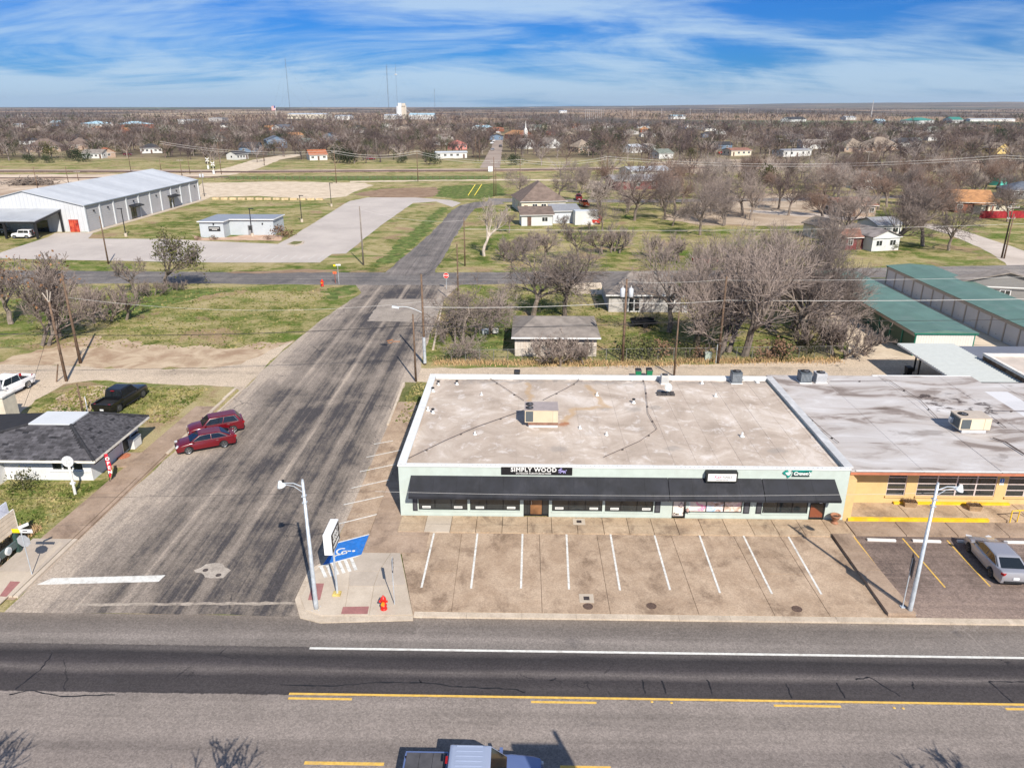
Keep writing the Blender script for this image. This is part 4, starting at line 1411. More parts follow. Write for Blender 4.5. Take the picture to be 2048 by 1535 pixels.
M_ROOF2 = m_roof2()
M_YEL = S('yellow_masonry', (.56, .395, .185), .8, .05, 1.5, bump=.1, dirt=((.50, .33, .14), .3))
M_CORAL = S('coral_trim', (.42, .15, .085), .6, .1)
YX0, YX1, YYF, YZ = 22.28, 62.0, 48.15, 3.62
ysh = thing('yellow_shop', (0, 0, 0), 'yellow painted shop with coral eave and worn grey flat roof', 'shop')
yop = [(25.95, 28.15, .78, 3.05), (29.55, 36.0, .78, 3.05), (38.2, 43.5, .78, 3.05)]
def yx(px_, z):
    lo = 20.0
    hi = 60.0
    for _ in range(40):
        m = (lo + hi) / 2
        if PX(m, YYF, z)[0] < px_:
            lo = m
        else:
            hi = m
    return lo
yop = [(yx(1776, 1.9), yx(1814, 1.9), .82, 2.72), (yx(1836, 1.9), yx(1994, 1.9), .82, 2.72), (yx(2016, 1.9), yx(2130, 1.9), .82, 2.72)]
mb = MB()
x = YX0
for x0, x1, z0, z1 in yop:
    mb.box(x, YYF, 0, x0, YYF + .25, 2.72)
    mb.box(x0, YYF, 0, x1, YYF + .25, z0)
    x = x1
mb.box(x, YYF, 0, YX1, YYF + .25, 2.72)
mb.box(YX0, YYF, 2.72, YX1, YYF + .25, 3.2)
mb.box(YX0, 64.6, 0, 41, 64.85, 3.3)
mb.box(YX0 - .30, 45.95, 0, YX0 + .25, YYF - .003, 3.2)
mb.build('wall', M_YEL, ysh)
for x0, x1, z0, z1 in yop:
    n = max(1, round((x1 - x0) / 1.25))
    pw = (x1 - x0) / n
    fr = MB()
    for i in range(n + 1):
        fr.box(max(x0, x0 + i * pw - .05), YYF + .04, z0, min(x1, x0 + i * pw + .05), YYF + .14, z1)
    for j in range(5):
        zz = z0 + j * (z1 - z0) / 4
        fr.box(x0, YYF + .06, max(z0, zz - .03), x1, YYF + .12, min(z1, zz + .03))
    fo = fr.build('window', S('window_pinkgrey', (.56, .48, .46), .5), ysh)
    MB().box(x0 - .05, YYF - .10, z0 - .12, x1 + .05, YYF - .002, z0 - .005).build('sill', M_YEL, fo)
    for i in range(n):
        for j in range(4):
            MB().box(x0 + i * pw + .05, YYF + .08, z0 + j * (z1 - z0) / 4 + .03, x0 + (i + 1) * pw - .05, YYF + .095, z0 + (j + 1) * (z1 - z0) / 4 - .03).build('pane', GLASS, fo)
MB().box(YX0 - .02, 46.62, 3.22, YX1, YYF + .3, 3.50).build('soffit', M_YEL, ysh)
MB().box(YX0 + .02, 46.55, 3.26, YX1, 46.615, 3.52).build('fascia', M_CORAL, ysh)
# roof sheets
cuts_x = [YX0, 27.2, 32.5, 38.0, 42.5, 50, YX1]
cuts_y = [46.5, 50.6, 55.0, 59.6, 64.2, 67.6]
for i in range(len(cuts_x) - 1):
    for j in range(len(cuts_y) - 1):
        x0, x1, y0, y1 = cuts_x[i], cuts_x[i + 1], cuts_y[j], cuts_y[j + 1]
        if j == 4:
            x0, x1 = max(x0, YX0), min(x1, 41)
            if x0 >= x1:
                continue
            y1 = 65.9
        z = 3.58 + random.uniform(0, .012)
        MB().add([(x0, y0, 3.5), (x1 + .05, y0, 3.5), (x1 + .05, y1 + .05, 3.5), (x0, y1 + .05, 3.5), (x0, y0, z + .015), (x1 + .05, y0, z), (x1 + .05, y1 + .05, z), (x0, y1 + .05, z + .015)],
                 [(4, 5, 6, 7), (0, 1, 5, 4), (1, 2, 6, 5), (2, 3, 7, 6), (3, 0, 4, 7)]).build('roof_sheet', M_ROOF2, ysh)
MB().box(YX0 + .3, 46.42, 3.60, YX1, 46.52, 3.64).build('drip_edge', S('drip_white', (.72, .70, .68), .6), ysh)
MB().box(32, 65.9, 3.3, 41, 66.1, 3.62).build('rear_edge', TRIM, ysh)
# raised terrace and yellow kerb
TER = structure(MB().box(YX0, 45.9, 0, YX1, YYF - .002, .20), 'yellow_shop_terrace', M_WALK)
for i in range(5):
    slab([(YX0 + .26 + i * 4.1, 46.1), (YX0 + .26 + (i + 1) * 4.1, 46.1), (YX0 + .26 + (i + 1) * 4.1, YYF - .01), (YX0 + .26 + i * 4.1, YYF - .01)], .235, M_WALK, TER, 'slab', .19)
MB().box(YX0 + .05, 45.84, .0, 32, 46.08, .26).build('yellow_kerb', YELLOWP, TER)
MB().box(26.4, YYF - .24, .2, 34.6, YYF - .02, .38).build('yellow_curb_line', YELLOWP, TER)
def planter(loc, label):
    t = thing('planter_box', loc, label, 'planter', R(-6), 'planters before the yellow shop')
    b = MB()
    b.add([(-.36, -.24, 0), (.36, -.24, 0), (.36, .24, 0), (-.36, .24, 0), (-.44, -.30, .40), (.44, -.30, .40), (.44, .30, .40), (-.44, .30, .40)], [(0, 1, 5, 4), (1, 2, 6, 5), (2, 3, 7, 6), (3, 0, 4, 7)])
    b.build('trough', S('planter_wood', (.30, .20, .115), .85, .25, 6), t)
    MB().box(-.40, -.27, .28, .40, .27, .33).build('soil', S('soil_dark', (.06, .04, .03), .95), t)
    mb = MB()
    for _ in range(60):
        x, y = random.uniform(-.38, .38), random.uniform(-.26, .26)
        mb.tube((x, y, .3), (x + random.uniform(-.2, .2), y + random.uniform(-.15, .15), random.uniform(.42, .62)), .015, .004, 3, False)
    mb.build('dry_plants', S('dry_plant', (.20, .12, .065), .9, .4, 9), t)
planter((27.4, 47.75, .235), 'wooden planter of dry plants left of the big yellow shop window')
planter((31.7, 47.3, .235), 'wooden planter of dry plants below the big yellow shop window')
pq = yx(2004, 2.1)
t = thing('access_sign', (pq, YYF - .02, 2.03), 'small blue and white access plate on the yellow wall', 'sign')
MB().box(-.16, -.02, -.26, .16, 0, .26).build('plate', M_PAPER, t)
MB().box(-.14, -.026, -.06, .14, -.02, .24).build('blue_field', M_BLUE, t)
g_ = MB().lathe((0, 0, 0), [(.035, 0), (0, .001)], 8)
g_.tf(upright((0, -.029, .18)))
g_.box(-.04, -.03, .0, .04, -.027, .12).build('symbol', M_PAPER, t)
g = G(2020, 1046, .2)
t = thing('yellow_handrail', (g.x + .1, 45.7, .15), 'yellow tube handrail at the end of the terrace', 'handrail')
rl = MB()
rl.path([(0, 0, 0), (.05, .1, .85), (1.6, .3, .85), (1.6, .2, 0)], .04, 8).path([(.55, .1, 0), (.6, .15, .84)], .035, 8)
rl.build('rail', YELLOWP, t)
t = thing('flower_urn', (*G2(1669, 1045, .15), .15), 'brown clay urn planter beside the mint shop corner', 'urn')
MB().lathe((0, 0, 0), [(.24, 0), (.24, .05), (.14, .10), (.13, .2), (.26, .36), (.31, .52), (.35, .56), (.35, .62), (.29, .62), (.27, .5), (.0, .48)], 18).build('bowl', S('clay', (.32, .15, .085), .85, .25, 5), t, smooth=True)
MB().lathe((0, 0, .49), [(.27, 0), (0, .03)], 14).build('soil', MATS['soil_dark'], t)

# --- carport, dark roof wing and stone wing behind the yellow shop
cp = thing('carport', (0, 0, 0), 'white corrugated carport roof on dark posts behind the grey roof', 'carport')
M_CORR = S('corrugated_white', (.36, .38, .375), .75, .04, spec=.2)
mb = MB()
N = 30
x0, x1 = 40.0, 45.95
ya, yb = 66.0, 78.1
rows = []
for i in range(N * 4 + 1):
    y = ya + (yb - ya) * i / (N * 4)
    rows.append((y, 3.0 + .055 * math.sin(2 * math.pi * i / 4 + .4)))
vs = []
for y, z in rows:
    vs += [(x0, y, z), (x1, y, z)]
mb.add(vs, [(2 * i, 2 * i + 1, 2 * i + 3, 2 * i + 2) for i in range(len(rows) - 1)])
mb.build('corrugated_roof', M_CORR, cp, smooth=False)
MB().box(x0 - .04, ya, 2.80, x0, yb, 2.99).build('fascia', TRIM, cp)
MB().box(x0 + .0, yb - .1, 2.80, x1, yb, 2.955).build('purlin', BLACK, cp)
for xx, yy_ in ((x0 + .1, 73.2), (x0 + 2.0, 77.6), (x1 - .2, 77.6)):
    MB().box(xx - .07, yy_ - .07, 0, xx + .07, yy_ + .07, 2.80).build('post', BLACK, cp)
wg = thing('dark_roof_wing', (0, 0, 0), 'low wing with a dark grey metal roof right of the white carport', 'building')
MB().add([(46.0, 70.2, 2.9), (66, 70.2, 2.9), (66, 78.2, 2.7), (46.0, 78.2, 2.7), (46.0, 70.2, 2.78), (66, 70.2, 2.78), (66, 78.2, 2.58), (46.0, 78.2, 2.58)], [(0, 1, 2, 3), (7, 6, 5, 4), (0, 4, 5, 1), (1, 5, 6, 2), (2, 6, 7, 3), (3, 7, 4, 0)]).build('roof', m_metal_panel('slate_roof_metal', (.165, .17, .195), 'X', .4, .08), wg)
MB().box(46.3, 70.4, 0, 65.8, 77.8, 2.57).build('wall', S('wing_wall', (.35, .30, .26), .85), wg)
sw = thing('stone_wing', (0, 0, 0), 'brown stone walled wing with a pale capped parapet', 'building')
M_STONE = mat('brown_stone', lambda n: dict(c=n.ramp(n.voro(n.map(n.pos(), (1, 1, 1.6)), 2.6, 'F1', 'Color'), [(.2, (.085, .05, .03)), (.5, (.15, .092, .055)), (.8, (.22, .15, .095))]), r=.9, n=n.bump(n.voro(n.map(n.pos(), (1, 1, 1.6)), 2.6, 'DISTANCE_TO_EDGE'), .8, .06)))
MB().box(45.9, 60.0, 0, 66, 72.6, 3.45).build('wall', M_STONE, sw)
MB().box(45.85, 59.95, 3.45, 46.2, 72.65, 3.72).build('parapet_cap', S('cap_pale', (.66, .62, .57), .7), sw)
MB().box(46.2, 72.2, 3.45, 66, 72.65, 3.70).build('parapet_cap', MATS['cap_pale'], sw)
MB().box(46.21, 60, 3.46, 66, 72.2, 3.5).build('roof', S('roof_buff', (.50, .43, .37), .8, .12, .8), sw)
# bins behind the shop
def wheelie(loc, label, m, rz=0):
    t = thing('wheelie_bin', loc, label, 'bin', rz, 'bins along the alley')
    b = MB()
    b.add([(-.24, -.26, .08), (.24, -.26, .08), (.24, .26, .08), (-.24, .26, .08), (-.31, -.34, .96), (.31, -.34, .96), (.31, .34, .96), (-.31, .34, .96)], [(0, 3, 2, 1), (4, 5, 6, 7), (0, 1, 5, 4), (1, 2, 6, 5), (2, 3, 7, 6), (3, 0, 4, 7)])
    b.build('body', m, t)
    MB().add([(-.33, -.38, .96), (.33, -.38, .96), (.33, .38, .96), (-.33, .38, .96), (-.28, -.30, 1.06), (.28, -.30, 1.06), (.28, .34, 1.08), (-.28, .34, 1.08)], [(4, 5, 6, 7), (0, 1, 5, 4), (1, 2, 6, 5), (2, 3, 7, 6), (3, 0, 4, 7)]).build('lid', BLACK, t)
    for s_ in (-1, 1):
        MB().lathe((s_ * .27, .24, .11), [(.11, -.03), (.11, .03)], 10, 'X').build('wheel', RUBBER, t)
M_BINGREEN = S('bin_green', (.010, .16, .075), .5, .1)
for a, lab, m in (((1277, 738), 'green wheeled bin behind the shop, left of two', M_BINGREEN), ((1299, 737), 'green wheeled bin behind the shop, right of two', M_BINGREEN), ((1034, 741), 'black wheeled bin behind the shop parapet', BLACK)):
    g = G(*a, 1.06)
    wheelie((g.x, g.y, 0), lab, m, random.uniform(-.2, .2))
wheelie((*G2(1815, 752), 0), 'black bin under the white carport edge', BLACK)

# ------------------------------------------------------------------ storage rows
M_GREENROOF = m_metal_panel('green_roof_metal', (.105, .185, .150), 'Y', .42, .12, .5, .05, dirt=((.17, .225, .20), .6))
M_GREENTRIM = S('green_trim', (.012, .165, .11), .5, .1)
M_DOORW = m_metal_panel('roller_door_white', (.56, .55, .56), 'Z', .18, .05, .5, .02)
M_DOORG = m_metal_panel('roller_door_green', (.030, .085, .050), 'Z', .18, .15, .5, .02)
M_BEIGE = S('beige_header', (.42, .36, .31), .7, .06)
M_ENDW = m_metal_panel('end_panel_white', (.60, .575, .53), 'X', .30, .04, .55, .03)


def storage(name, x0, x1, y0, y1, z, nd, doorm, postm, label, south=True):
    t = thing(name, (0, 0, 0), label, 'storage building', 0, 'storage rows')
    e = .25
    # roof panels
    n = 12
    for i in range(n):
        ya, yb = y0 - e + (y1 - y0 + 2 * e) * i / n, y0 - e + (y1 - y0 + 2 * e) * (i + 1) / n
        xm = (x0 + x1) / 2
        b = MB()
        b.add([(x0 - e, ya, z), (xm, ya, z + .28), (x1 + e, ya, z), (x0 - e, yb + .03, z), (xm, yb + .03, z + .28), (x1 + e, yb + .03, z),
               (x0 - e, ya, z - .05), (x1 + e, ya, z - .05), (x0 - e, yb + .03, z - .05), (x1 + e, yb + .03, z - .05)],
              [(0, 1, 4, 3), (1, 2, 5, 4), (0, 3, 8, 6), (2, 7, 9, 5), (0, 6, 7, 2, 1), (3, 4, 5, 9, 8), (6, 8, 9, 7)])
        b.build('roof_panel', M_GREENROOF, t)
    b = MB()
    b.box(x0 + .25, y0 + .05, 0, x1 - .25, y1 - .05, z - .06)
    b.build('core', S('storage_core', (.25, .23, .20), .9), t)
    for k, s in (('end_wall', y0), ('end_wall', y1)):
        MB().box(x0 + .12, s - .03, 0, x1 - .12, s + .05, z - .06).build(k, M_ENDW, t)
        for xx in (x0, x1 - .12):
            MB().box(xx, s - .05, 0, xx + .12, s + .07, z - .055).build('corner_trim', M_GREENTRIM, t)
        MB().box(x0 - e, s - .05 - e * .6, z - .22, x1 + e, s - .04 - e * .6 + .05, z - .06).build('gutter_trim', M_GREENTRIM, t)
    pw = (y1 - y0) / nd
    for sx, xs in ((-1, x0), (1, x1)):
        xa, xb = (xs, xs + .24) if sx < 0 else (xs - .24, xs)
        MB().box(xa, y0 + .08, z - .55, xb, y1 - .08, z - .06).build('header', M_BEIGE, t)
        for i in range(nd + 1):
            yy = y0 + .08 + i * (pw - .16 / nd)
            MB().box(xa, max(y0 + .08, yy - .10), 0, xb, min(y1 - .08, yy + .10), z - .55).build('post', postm, t)
        for i in range(nd):
            ya, yb = y0 + .08 + i * (pw - .16 / nd) + .11, y0 + .08 + (i + 1) * (pw - .16 / nd) - .11
            xd = xs + .12 if sx < 0 else xs - .12
            d = MB().box(xd - .03, ya, .02, xd + .03, yb, z - .56).build('roller_door', doorm, t)
            MB().box(xd - .06, (ya + yb) / 2 - .07, .55, xd + .06, (ya + yb) / 2 + .07, .6).build('handle', BLACK, d)
    return t


storage('storage_row', 44.35, 51.1, 83.0, 116.3, 2.82, 11, M_DOORG, M_GREENTRIM, 'green roofed storage row with white end wall and dark green doors')
storage('storage_row', 57.9, 65.0, 68.5, 120.6, 2.95, 18, M_DOORW, M_BEIGE, 'green roofed storage row with a line of white roller doors')


# ------------------------------------------------------------------ generic houses
M_SIDINGW = m_metal_panel('siding_white', (.57, .57, .55), 'Z', .2, .06, .6, .02, dirt=((.40, .37, .32), .3))
WALLS = {
    'white': M_SIDINGW, 'tan': S('brick_tan', (.34, .25, .19), .85, .2, 3), 'red': S('brick_red', (.26, .10, .06), .85, .2, 3), 'blue': S('siding_blue', (.13, .19, .27), .7, .08),
    'grey': m_metal_panel('siding_grey', (.19, .185, .18), 'Z', .2, .06, .7, .02), 'cream': S('siding_cream', (.60, .54, .43), .75, .1), 'yellow': S('siding_yellow', (.66, .49, .19), .75, .1),
    'teal': S('siding_teal', (.08, .46, .40), .7, .08), 'steel': m_metal_panel('siding_steel', (.55, .58, .62), 'X', .3, .06, .5, .03), 'wood': S('weathered_board', (.46, .41, .36), .85, .18, 2),
    'pink': S('siding_pink', (.52, .22, .19), .8, .1), 'lgrey': S('brick_pale_grey', (.40, .38, .36), .85, .1, 2), 'maroon': S('siding_maroon', (.16, .04, .04), .8, .2),
}
def roofm(n, c):
    return S('shingle_' + n, c, .9, .22, .8, bump=.25, rv=.05, dirt=((c[0] * .6, c[1] * .6, c[2] * .6), .4))
ROOFS = {
    'brown': roofm('brown', (.155, .115, .095)), 'grey': roofm('grey', (.225, .195, .172)), 'black': roofm('black', (.045, .045, .050)), 'tan': roofm('tan', (.25, .20, .155)),
    'rust': roofm('rust', (.33, .115, .055)), 'orange': roofm('orange', (.36, .185, .085)), 'green': roofm('sage', (.16, .18, .155)), 'blue': roofm('blue_grey', (.10, .115, .145)),
    'metal': m_metal_panel('roof_metal_white', (.48, .51, .54), 'X', .4, .06, .4, .04), 'teal': S('roof_teal', (.20, .42, .44), .5, .08), 'gmetal': m_metal_panel('roof_metal_grey', (.27, .27, .28), 'X', .4, .08, .5, .04),
    'rmetal': S('roof_rust_metal', (.24, .12, .085), .7, .35, .8), 'lblue': S('roof_pale_blue', (.36, .52, .60), .5, .06), 'gteal': S('roof_deep_green', (.05, .22, .17), .5, .08), 'patch': S('roof_patched', (.20, .175, .165), .85, .5, .5),
}


FOOT = []


def house(name, pl, pr, depth, h, rh, roof, wall, rtype, label, cat='house', wins=3, door=True, trim=True, group=None, eave=.45, ridge='x', chimney=False):
    """front wall from photo base points pl to pr, running back by depth"""
    a, b = G(*pl), G(*pr)
    v = b - a
    L = v.length
    FOOT.append(((a.x + b.x) / 2, a.y, L / 2, depth))
    rz = math.atan2(v.y, v.x)
    t = thing(name, (a.x, a.y, 0), label, cat, rz, group)
    wm, rm = WALLS[wall], ROOFS[roof]
    D = depth
    MB().box(0, 0, 0, L, D, h).build('wall', wm, t)
    e = eave
    x0, x1, y0, y1 = -e, L + e, -e, D + e
    z0 = h + .002
    r = MB()
    if rtype == 'hip':
        k = min(L, D) / 2 + e
        if L >= D:
            p, q = (x0 + k, (y0 + y1) / 2, h + rh), (x1 - k, (y0 + y1) / 2, h + rh)
            fs = [(0, 1, 5, 4), (1, 2, 5), (2, 3, 4, 5), (3, 0, 4)]
        else:
            p, q = ((x0 + x1) / 2, y0 + k, h + rh), ((x0 + x1) / 2, y1 - k, h + rh)
            fs = [(0, 1, 4), (1, 2, 5, 4), (2, 3, 5), (3, 0, 4, 5)]
        r.add([(x0, y0, z0), (x1, y0, z0), (x1, y1, z0), (x0, y1, z0), p, q], fs + [(3, 2, 1, 0)])
    elif rtype == 'flat':
        r.box(x0, y0, z0, x1, y1, h + max(.15, rh))
    elif rtype == 'shed':
        r.add([(x0, y0, z0), (x1, y0, z0), (x1, y1, h + rh), (x0, y1, h + rh), (x0, y0, z0 + .12), (x1, y0, z0 + .12), (x1, y1, h + rh + .12), (x0, y1, h + rh + .12)],
              [(0, 3, 2, 1), (4, 5, 6, 7), (0, 1, 5, 4), (1, 2, 6, 5), (2, 3, 7, 6), (3, 0, 4, 7)])
    else:
        th = .14
        if ridge == 'x':
            A = [(x0, y0), (x0, (y0 + y1) / 2), (x0, y1)], [(x1, y0), (x1, (y0 + y1) / 2), (x1, y1)]
            g = [(0, 0, h), (0, D, h), (0, D / 2, h + rh * .97)], [(L, 0, h), (L, D, h), (L, D / 2, h + rh * .97)]
        else:
            A = [(x0, y0), ((x0 + x1) / 2, y0), (x1, y0)], [(x0, y1), ((x0 + x1) / 2, y1), (x1, y1)]
            g = [(0, 0, h), (L, 0, h), (L / 2, 0, h + rh * .97)], [(0, D, h), (L, D, h), (L / 2, D, h + rh * .97)]
        zz = (z0, h + rh, z0)
        vs = [(*p, z) for p, z in zip(A[0], zz)] + [(*p, z) for p, z in zip(A[1], zz)]
        vs += [(x, y, z + th) for x, y, z in vs]
        r.add(vs, [(0, 1, 4, 3), (1, 2, 5, 4), (6, 9, 10, 7), (7, 10, 11, 8), (0, 6, 7, 1), (1, 7, 8, 2), (3, 4, 10, 9), (4, 5, 11, 10), (0, 3, 9, 6), (2, 8, 11, 5)])
        for s in g:
            MB().face(s).build('gable', wm, t)
    ro = r.build('roof', rm, t)
    if trim:
        MB().box(x0 + .02, y0 - .04, h - .12, x1 - .02, y0 + .02, h).build('fascia', TRIM, t)
    if chimney:
        MB().box(L * .6, D * .45, h, L * .6 + .7, D * .45 + .7, h + rh + .8).build('chimney', WALLS['red'], ro)
    n = wins
    dk = random.randrange(n + 1) if door else -1
    tot = n + (1 if door else 0)
    for i in range(tot):
        cx = L * (i + .5) / tot
        if i == dk:
            d = MB().box(cx - .48, -.05, .05, cx + .48, -.002, min(2.1, h - .1)).build('door', S('house_door', (.12, .07, .05), .6, .3), t)
            MB().box(cx - .4, -.065, .1, cx - .34, -.05, 1.0).build('handle', CHROME, d)
        else:
            w_ = min(.75, L / tot * .3)
            f = MB().box(cx - w_, -.05, h * .36, cx + w_, -.002, h * .80).build('window', TRIM, t)
            MB().box(cx - w_ + .1, -.062, h * .36 + .1, cx - .04, -.05, h * .80 - .1).build('pane', GLASS, f)
            MB().box(cx + .04, -.062, h * .36 + .1, cx + w_ - .1, -.05, h * .80 - .1).build('pane', GLASS, f)
    for sx in (0, L):
        if D > 4:
            for cy in ((D * .3, D * .7) if D > 7 else (D * .5,)):
                o = -.05 if sx == 0 else .002
                f = MB().box(sx + o, cy - .6, h * .36, sx + o + .048, cy + .6, h * .8).build('window', TRIM, t)
                o2 = -.062 if sx == 0 else .05
                MB().box(sx + o2, cy - .5, h * .36 + .1, sx + o2 + .012, cy + .5, h * .8 - .1).build('pane', GLASS, f)
    return t


# garage outbuilding of weathered boards, boards in relief
t = thing('garage', (0, 0, 0), 'weathered white board garage with grey hip roof beside the alley', 'garage')
gx0, gx1, gy0, gy1, gh = -1.3, 8.02, 82.0, 90.2, 2.42
MB().box(gx0, gy0, 0, gx1, gy1, gh).build('wall', WALLS['wood'], t)
k = 0
x = gx0
while x < gx1 - .05:
    MB().box(x + .012, gy0 - .028 - random.uniform(0, .008), .04, min(x + .31, gx1) - .012, gy0 - .002, gh - .14).build('board', S('board_grey', (.52, .465, .41), .85, .16, 1.5, rv=.10, dirt=((.36, .26, .19), .45)), t)
    x += .31
y = gy0
while y < gy1 - .05:
    MB().box(gx0 - .03, y + .01, .04, gx0 - .002, min(y + .31, gy1) - .01, gh - .14).build('board', MATS['board_grey'], t)
    y += .62
zr = ZAT(3.3, 86.1, 632)
r = MB().add([(gx0 - .4, gy0 - .6, gh), (gx1 + .4, gy0 - .6, gh), (gx1 + .4, gy1 + .6, gh), (gx0 - .4, gy1 + .6, gh), (1.0, 86.1, zr), (6.0, 86.1, zr)], [(0, 1, 5, 4), (1, 2, 5), (2, 3, 4, 5), (3, 0, 4), (3, 2, 1, 0)])
r.build('roof', ROOFS['grey'], t)
MB().box(gx0 - .42, gy0 - .66, gh - .16, gx1 + .42, gy0 - .60, gh + .01).build('fascia', TRIM, t)
# brick house behind, with french doors
t = thing('brick_house', (11.42, 101.9, 0), 'pale brick house with grey roof and white french doors, behind the trees', 'house')
hh = 2.55
MB().box(0, 0, 0, 9.95, 10.2, hh).build('wall', WALLS['lgrey'], t)
MB().add([(-.5, -.5, hh), (10.45, -.5, hh), (10.45, 10.7, hh), (-.5, 10.7, hh), (3.6, 5.2, hh + 2.1), (6.4, 5.2, hh + 2.1)], [(0, 1, 5, 4), (1, 2, 5), (2, 3, 4, 5), (3, 0, 4), (3, 2, 1, 0)]).build('roof', ROOFS['grey'], t)
MB().box(-.52, -.56, hh - .16, 10.47, -.5, hh + .01).build('fascia', TRIM, t)
d = MB().box(2.65, -.05, .05, 4.35, -.002, 2.2).build('french_door', TRIM, t)
for xx in (2.80, 3.60):
    MB().box(xx, -.062, .2, xx + .6, -.05, 2.05).build('pane', GLASS, d)
w_ = MB().box(8.2, -.05, .9, 9.1, -.002, 2.0).build('window', TRIM, t)
for xx in (8.28, 8.68):
    for zz in (.98, 1.48):
        MB().box(xx, -.062, zz, xx + .34, -.05, zz + .44).build('pane', GLASS, w_)
MB().box(10.2, -.2, 0, 10.9, .6, .9).build('air_unit', S('ac_grey', (.45, .45, .45), .6), t)

house('hip_house', (1043, 427), (1131, 425), 15, 3.1, 4.6, 'brown', 'cream', 'hip', 'brown hip roofed house with a pale band of windows, behind the sheds', wins=4)
house('shed', (1043, 452), (1105, 451), 4.6, 2.6, 1.3, 'brown', 'white', 'shed', 'white walled shed with brown pent roof before the hip house', 'shed', 1, True)
house('shed', (1106, 447), (1158, 446), 5.5, 3.0, .9, 'gmetal', 'steel', 'shed', 'pale metal shed beside the brown roofed shed', 'shed', 0, False)
house('trailer', (1150, 450), (1196, 449), 2.6, 3.2, .12, 'metal', 'white', 'flat', 'white box trailer parked at the end of the sheds', 'trailer', 0, False, eave=.03)
house('barn', (1228, 380), (1322, 378), 10, 3.0, 1.5, 'gmetal', 'maroon', 'gable', 'dark open fronted barn with grey metal roof among trees', 'barn', 2, True)
house('metal_shed', (1262, 366), (1340, 364), 12, 4.2, 1.2, 'metal', 'white', 'gable', 'white metal shed roof showing behind the dark barn', 'shed', 0, False)
house('cottage', (1742, 503), (1796, 500), 10, 2.7, 1.3, 'patch', 'white', 'gable', 'white cottage with patched grey roof on the corner lot', 'house', 2, False, ridge='y', eave=.3)
house('porch_cottage', (1690, 500), (1741, 498), 8, 2.5, 1.0, 'rmetal', 'maroon', 'gable', 'maroon porch wing with rusty roof left of the white cottage', 'house', 2, True)
house('back_cottage', (1752, 475), (1800, 473), 7, 2.6, 1.2, 'gmetal', 'white', 'gable', 'white rear wing with grey roof behind the corner cottage', 'house', 2, False)
house('cottage', (1642, 480), (1690, 478), 7, 2.6, 1.4, 'tan', 'cream', 'gable', 'cream cottage half hidden by bare trees', 'house', 2, True, ridge='y')
house('brick_house', (1680, 434), (1750, 432), 9, 2.7, 1.6, 'rmetal', 'tan', 'gable', 'low tan house with rusty roof deep among bare trees', 'house', 3, True)
house('white_house', (1728, 380), (1775, 378), 9, 3.0, 2.6, 'grey', 'white', 'gable', 'tall white gabled house standing among bare trees', 'house', 2, True, ridge='y')
house('orange_house', (1908, 425), (1985, 427), 12, 2.8, 2.6, 'orange', 'red', 'gable', 'brick house with faded orange shingle roof behind red fence', 'house', 3, True)
house('orange_wing', (1960, 428), (2026, 424), 9, 2.3, 1.4, 'orange', 'cream', 'hip', 'lower wing with orange hip roof right behind the red fence', 'house', 2, True)
house('turquoise_shed', (2000, 372), (2028, 370), 4, 2.7, 1.0, 'grey', 'teal', 'gable', 'turquoise shed at the right edge beyond the orange roof', 'shed', 1, True, ridge='y')
house('dark_roof_house', (2012, 398), (2085, 400), 10, 2.7, 2.4, 'blue', 'grey', 'hip', 'house with dark blue roof cut by the right edge', 'house', 3, True)
house('grey_house', (1893, 601), (2120, 612), 2.4, 2.5, 2.0, 'grey', 'grey', 'gable', 'dark grey sided house at the right edge behind the storage rows', 'house', 3, False, ridge='y')

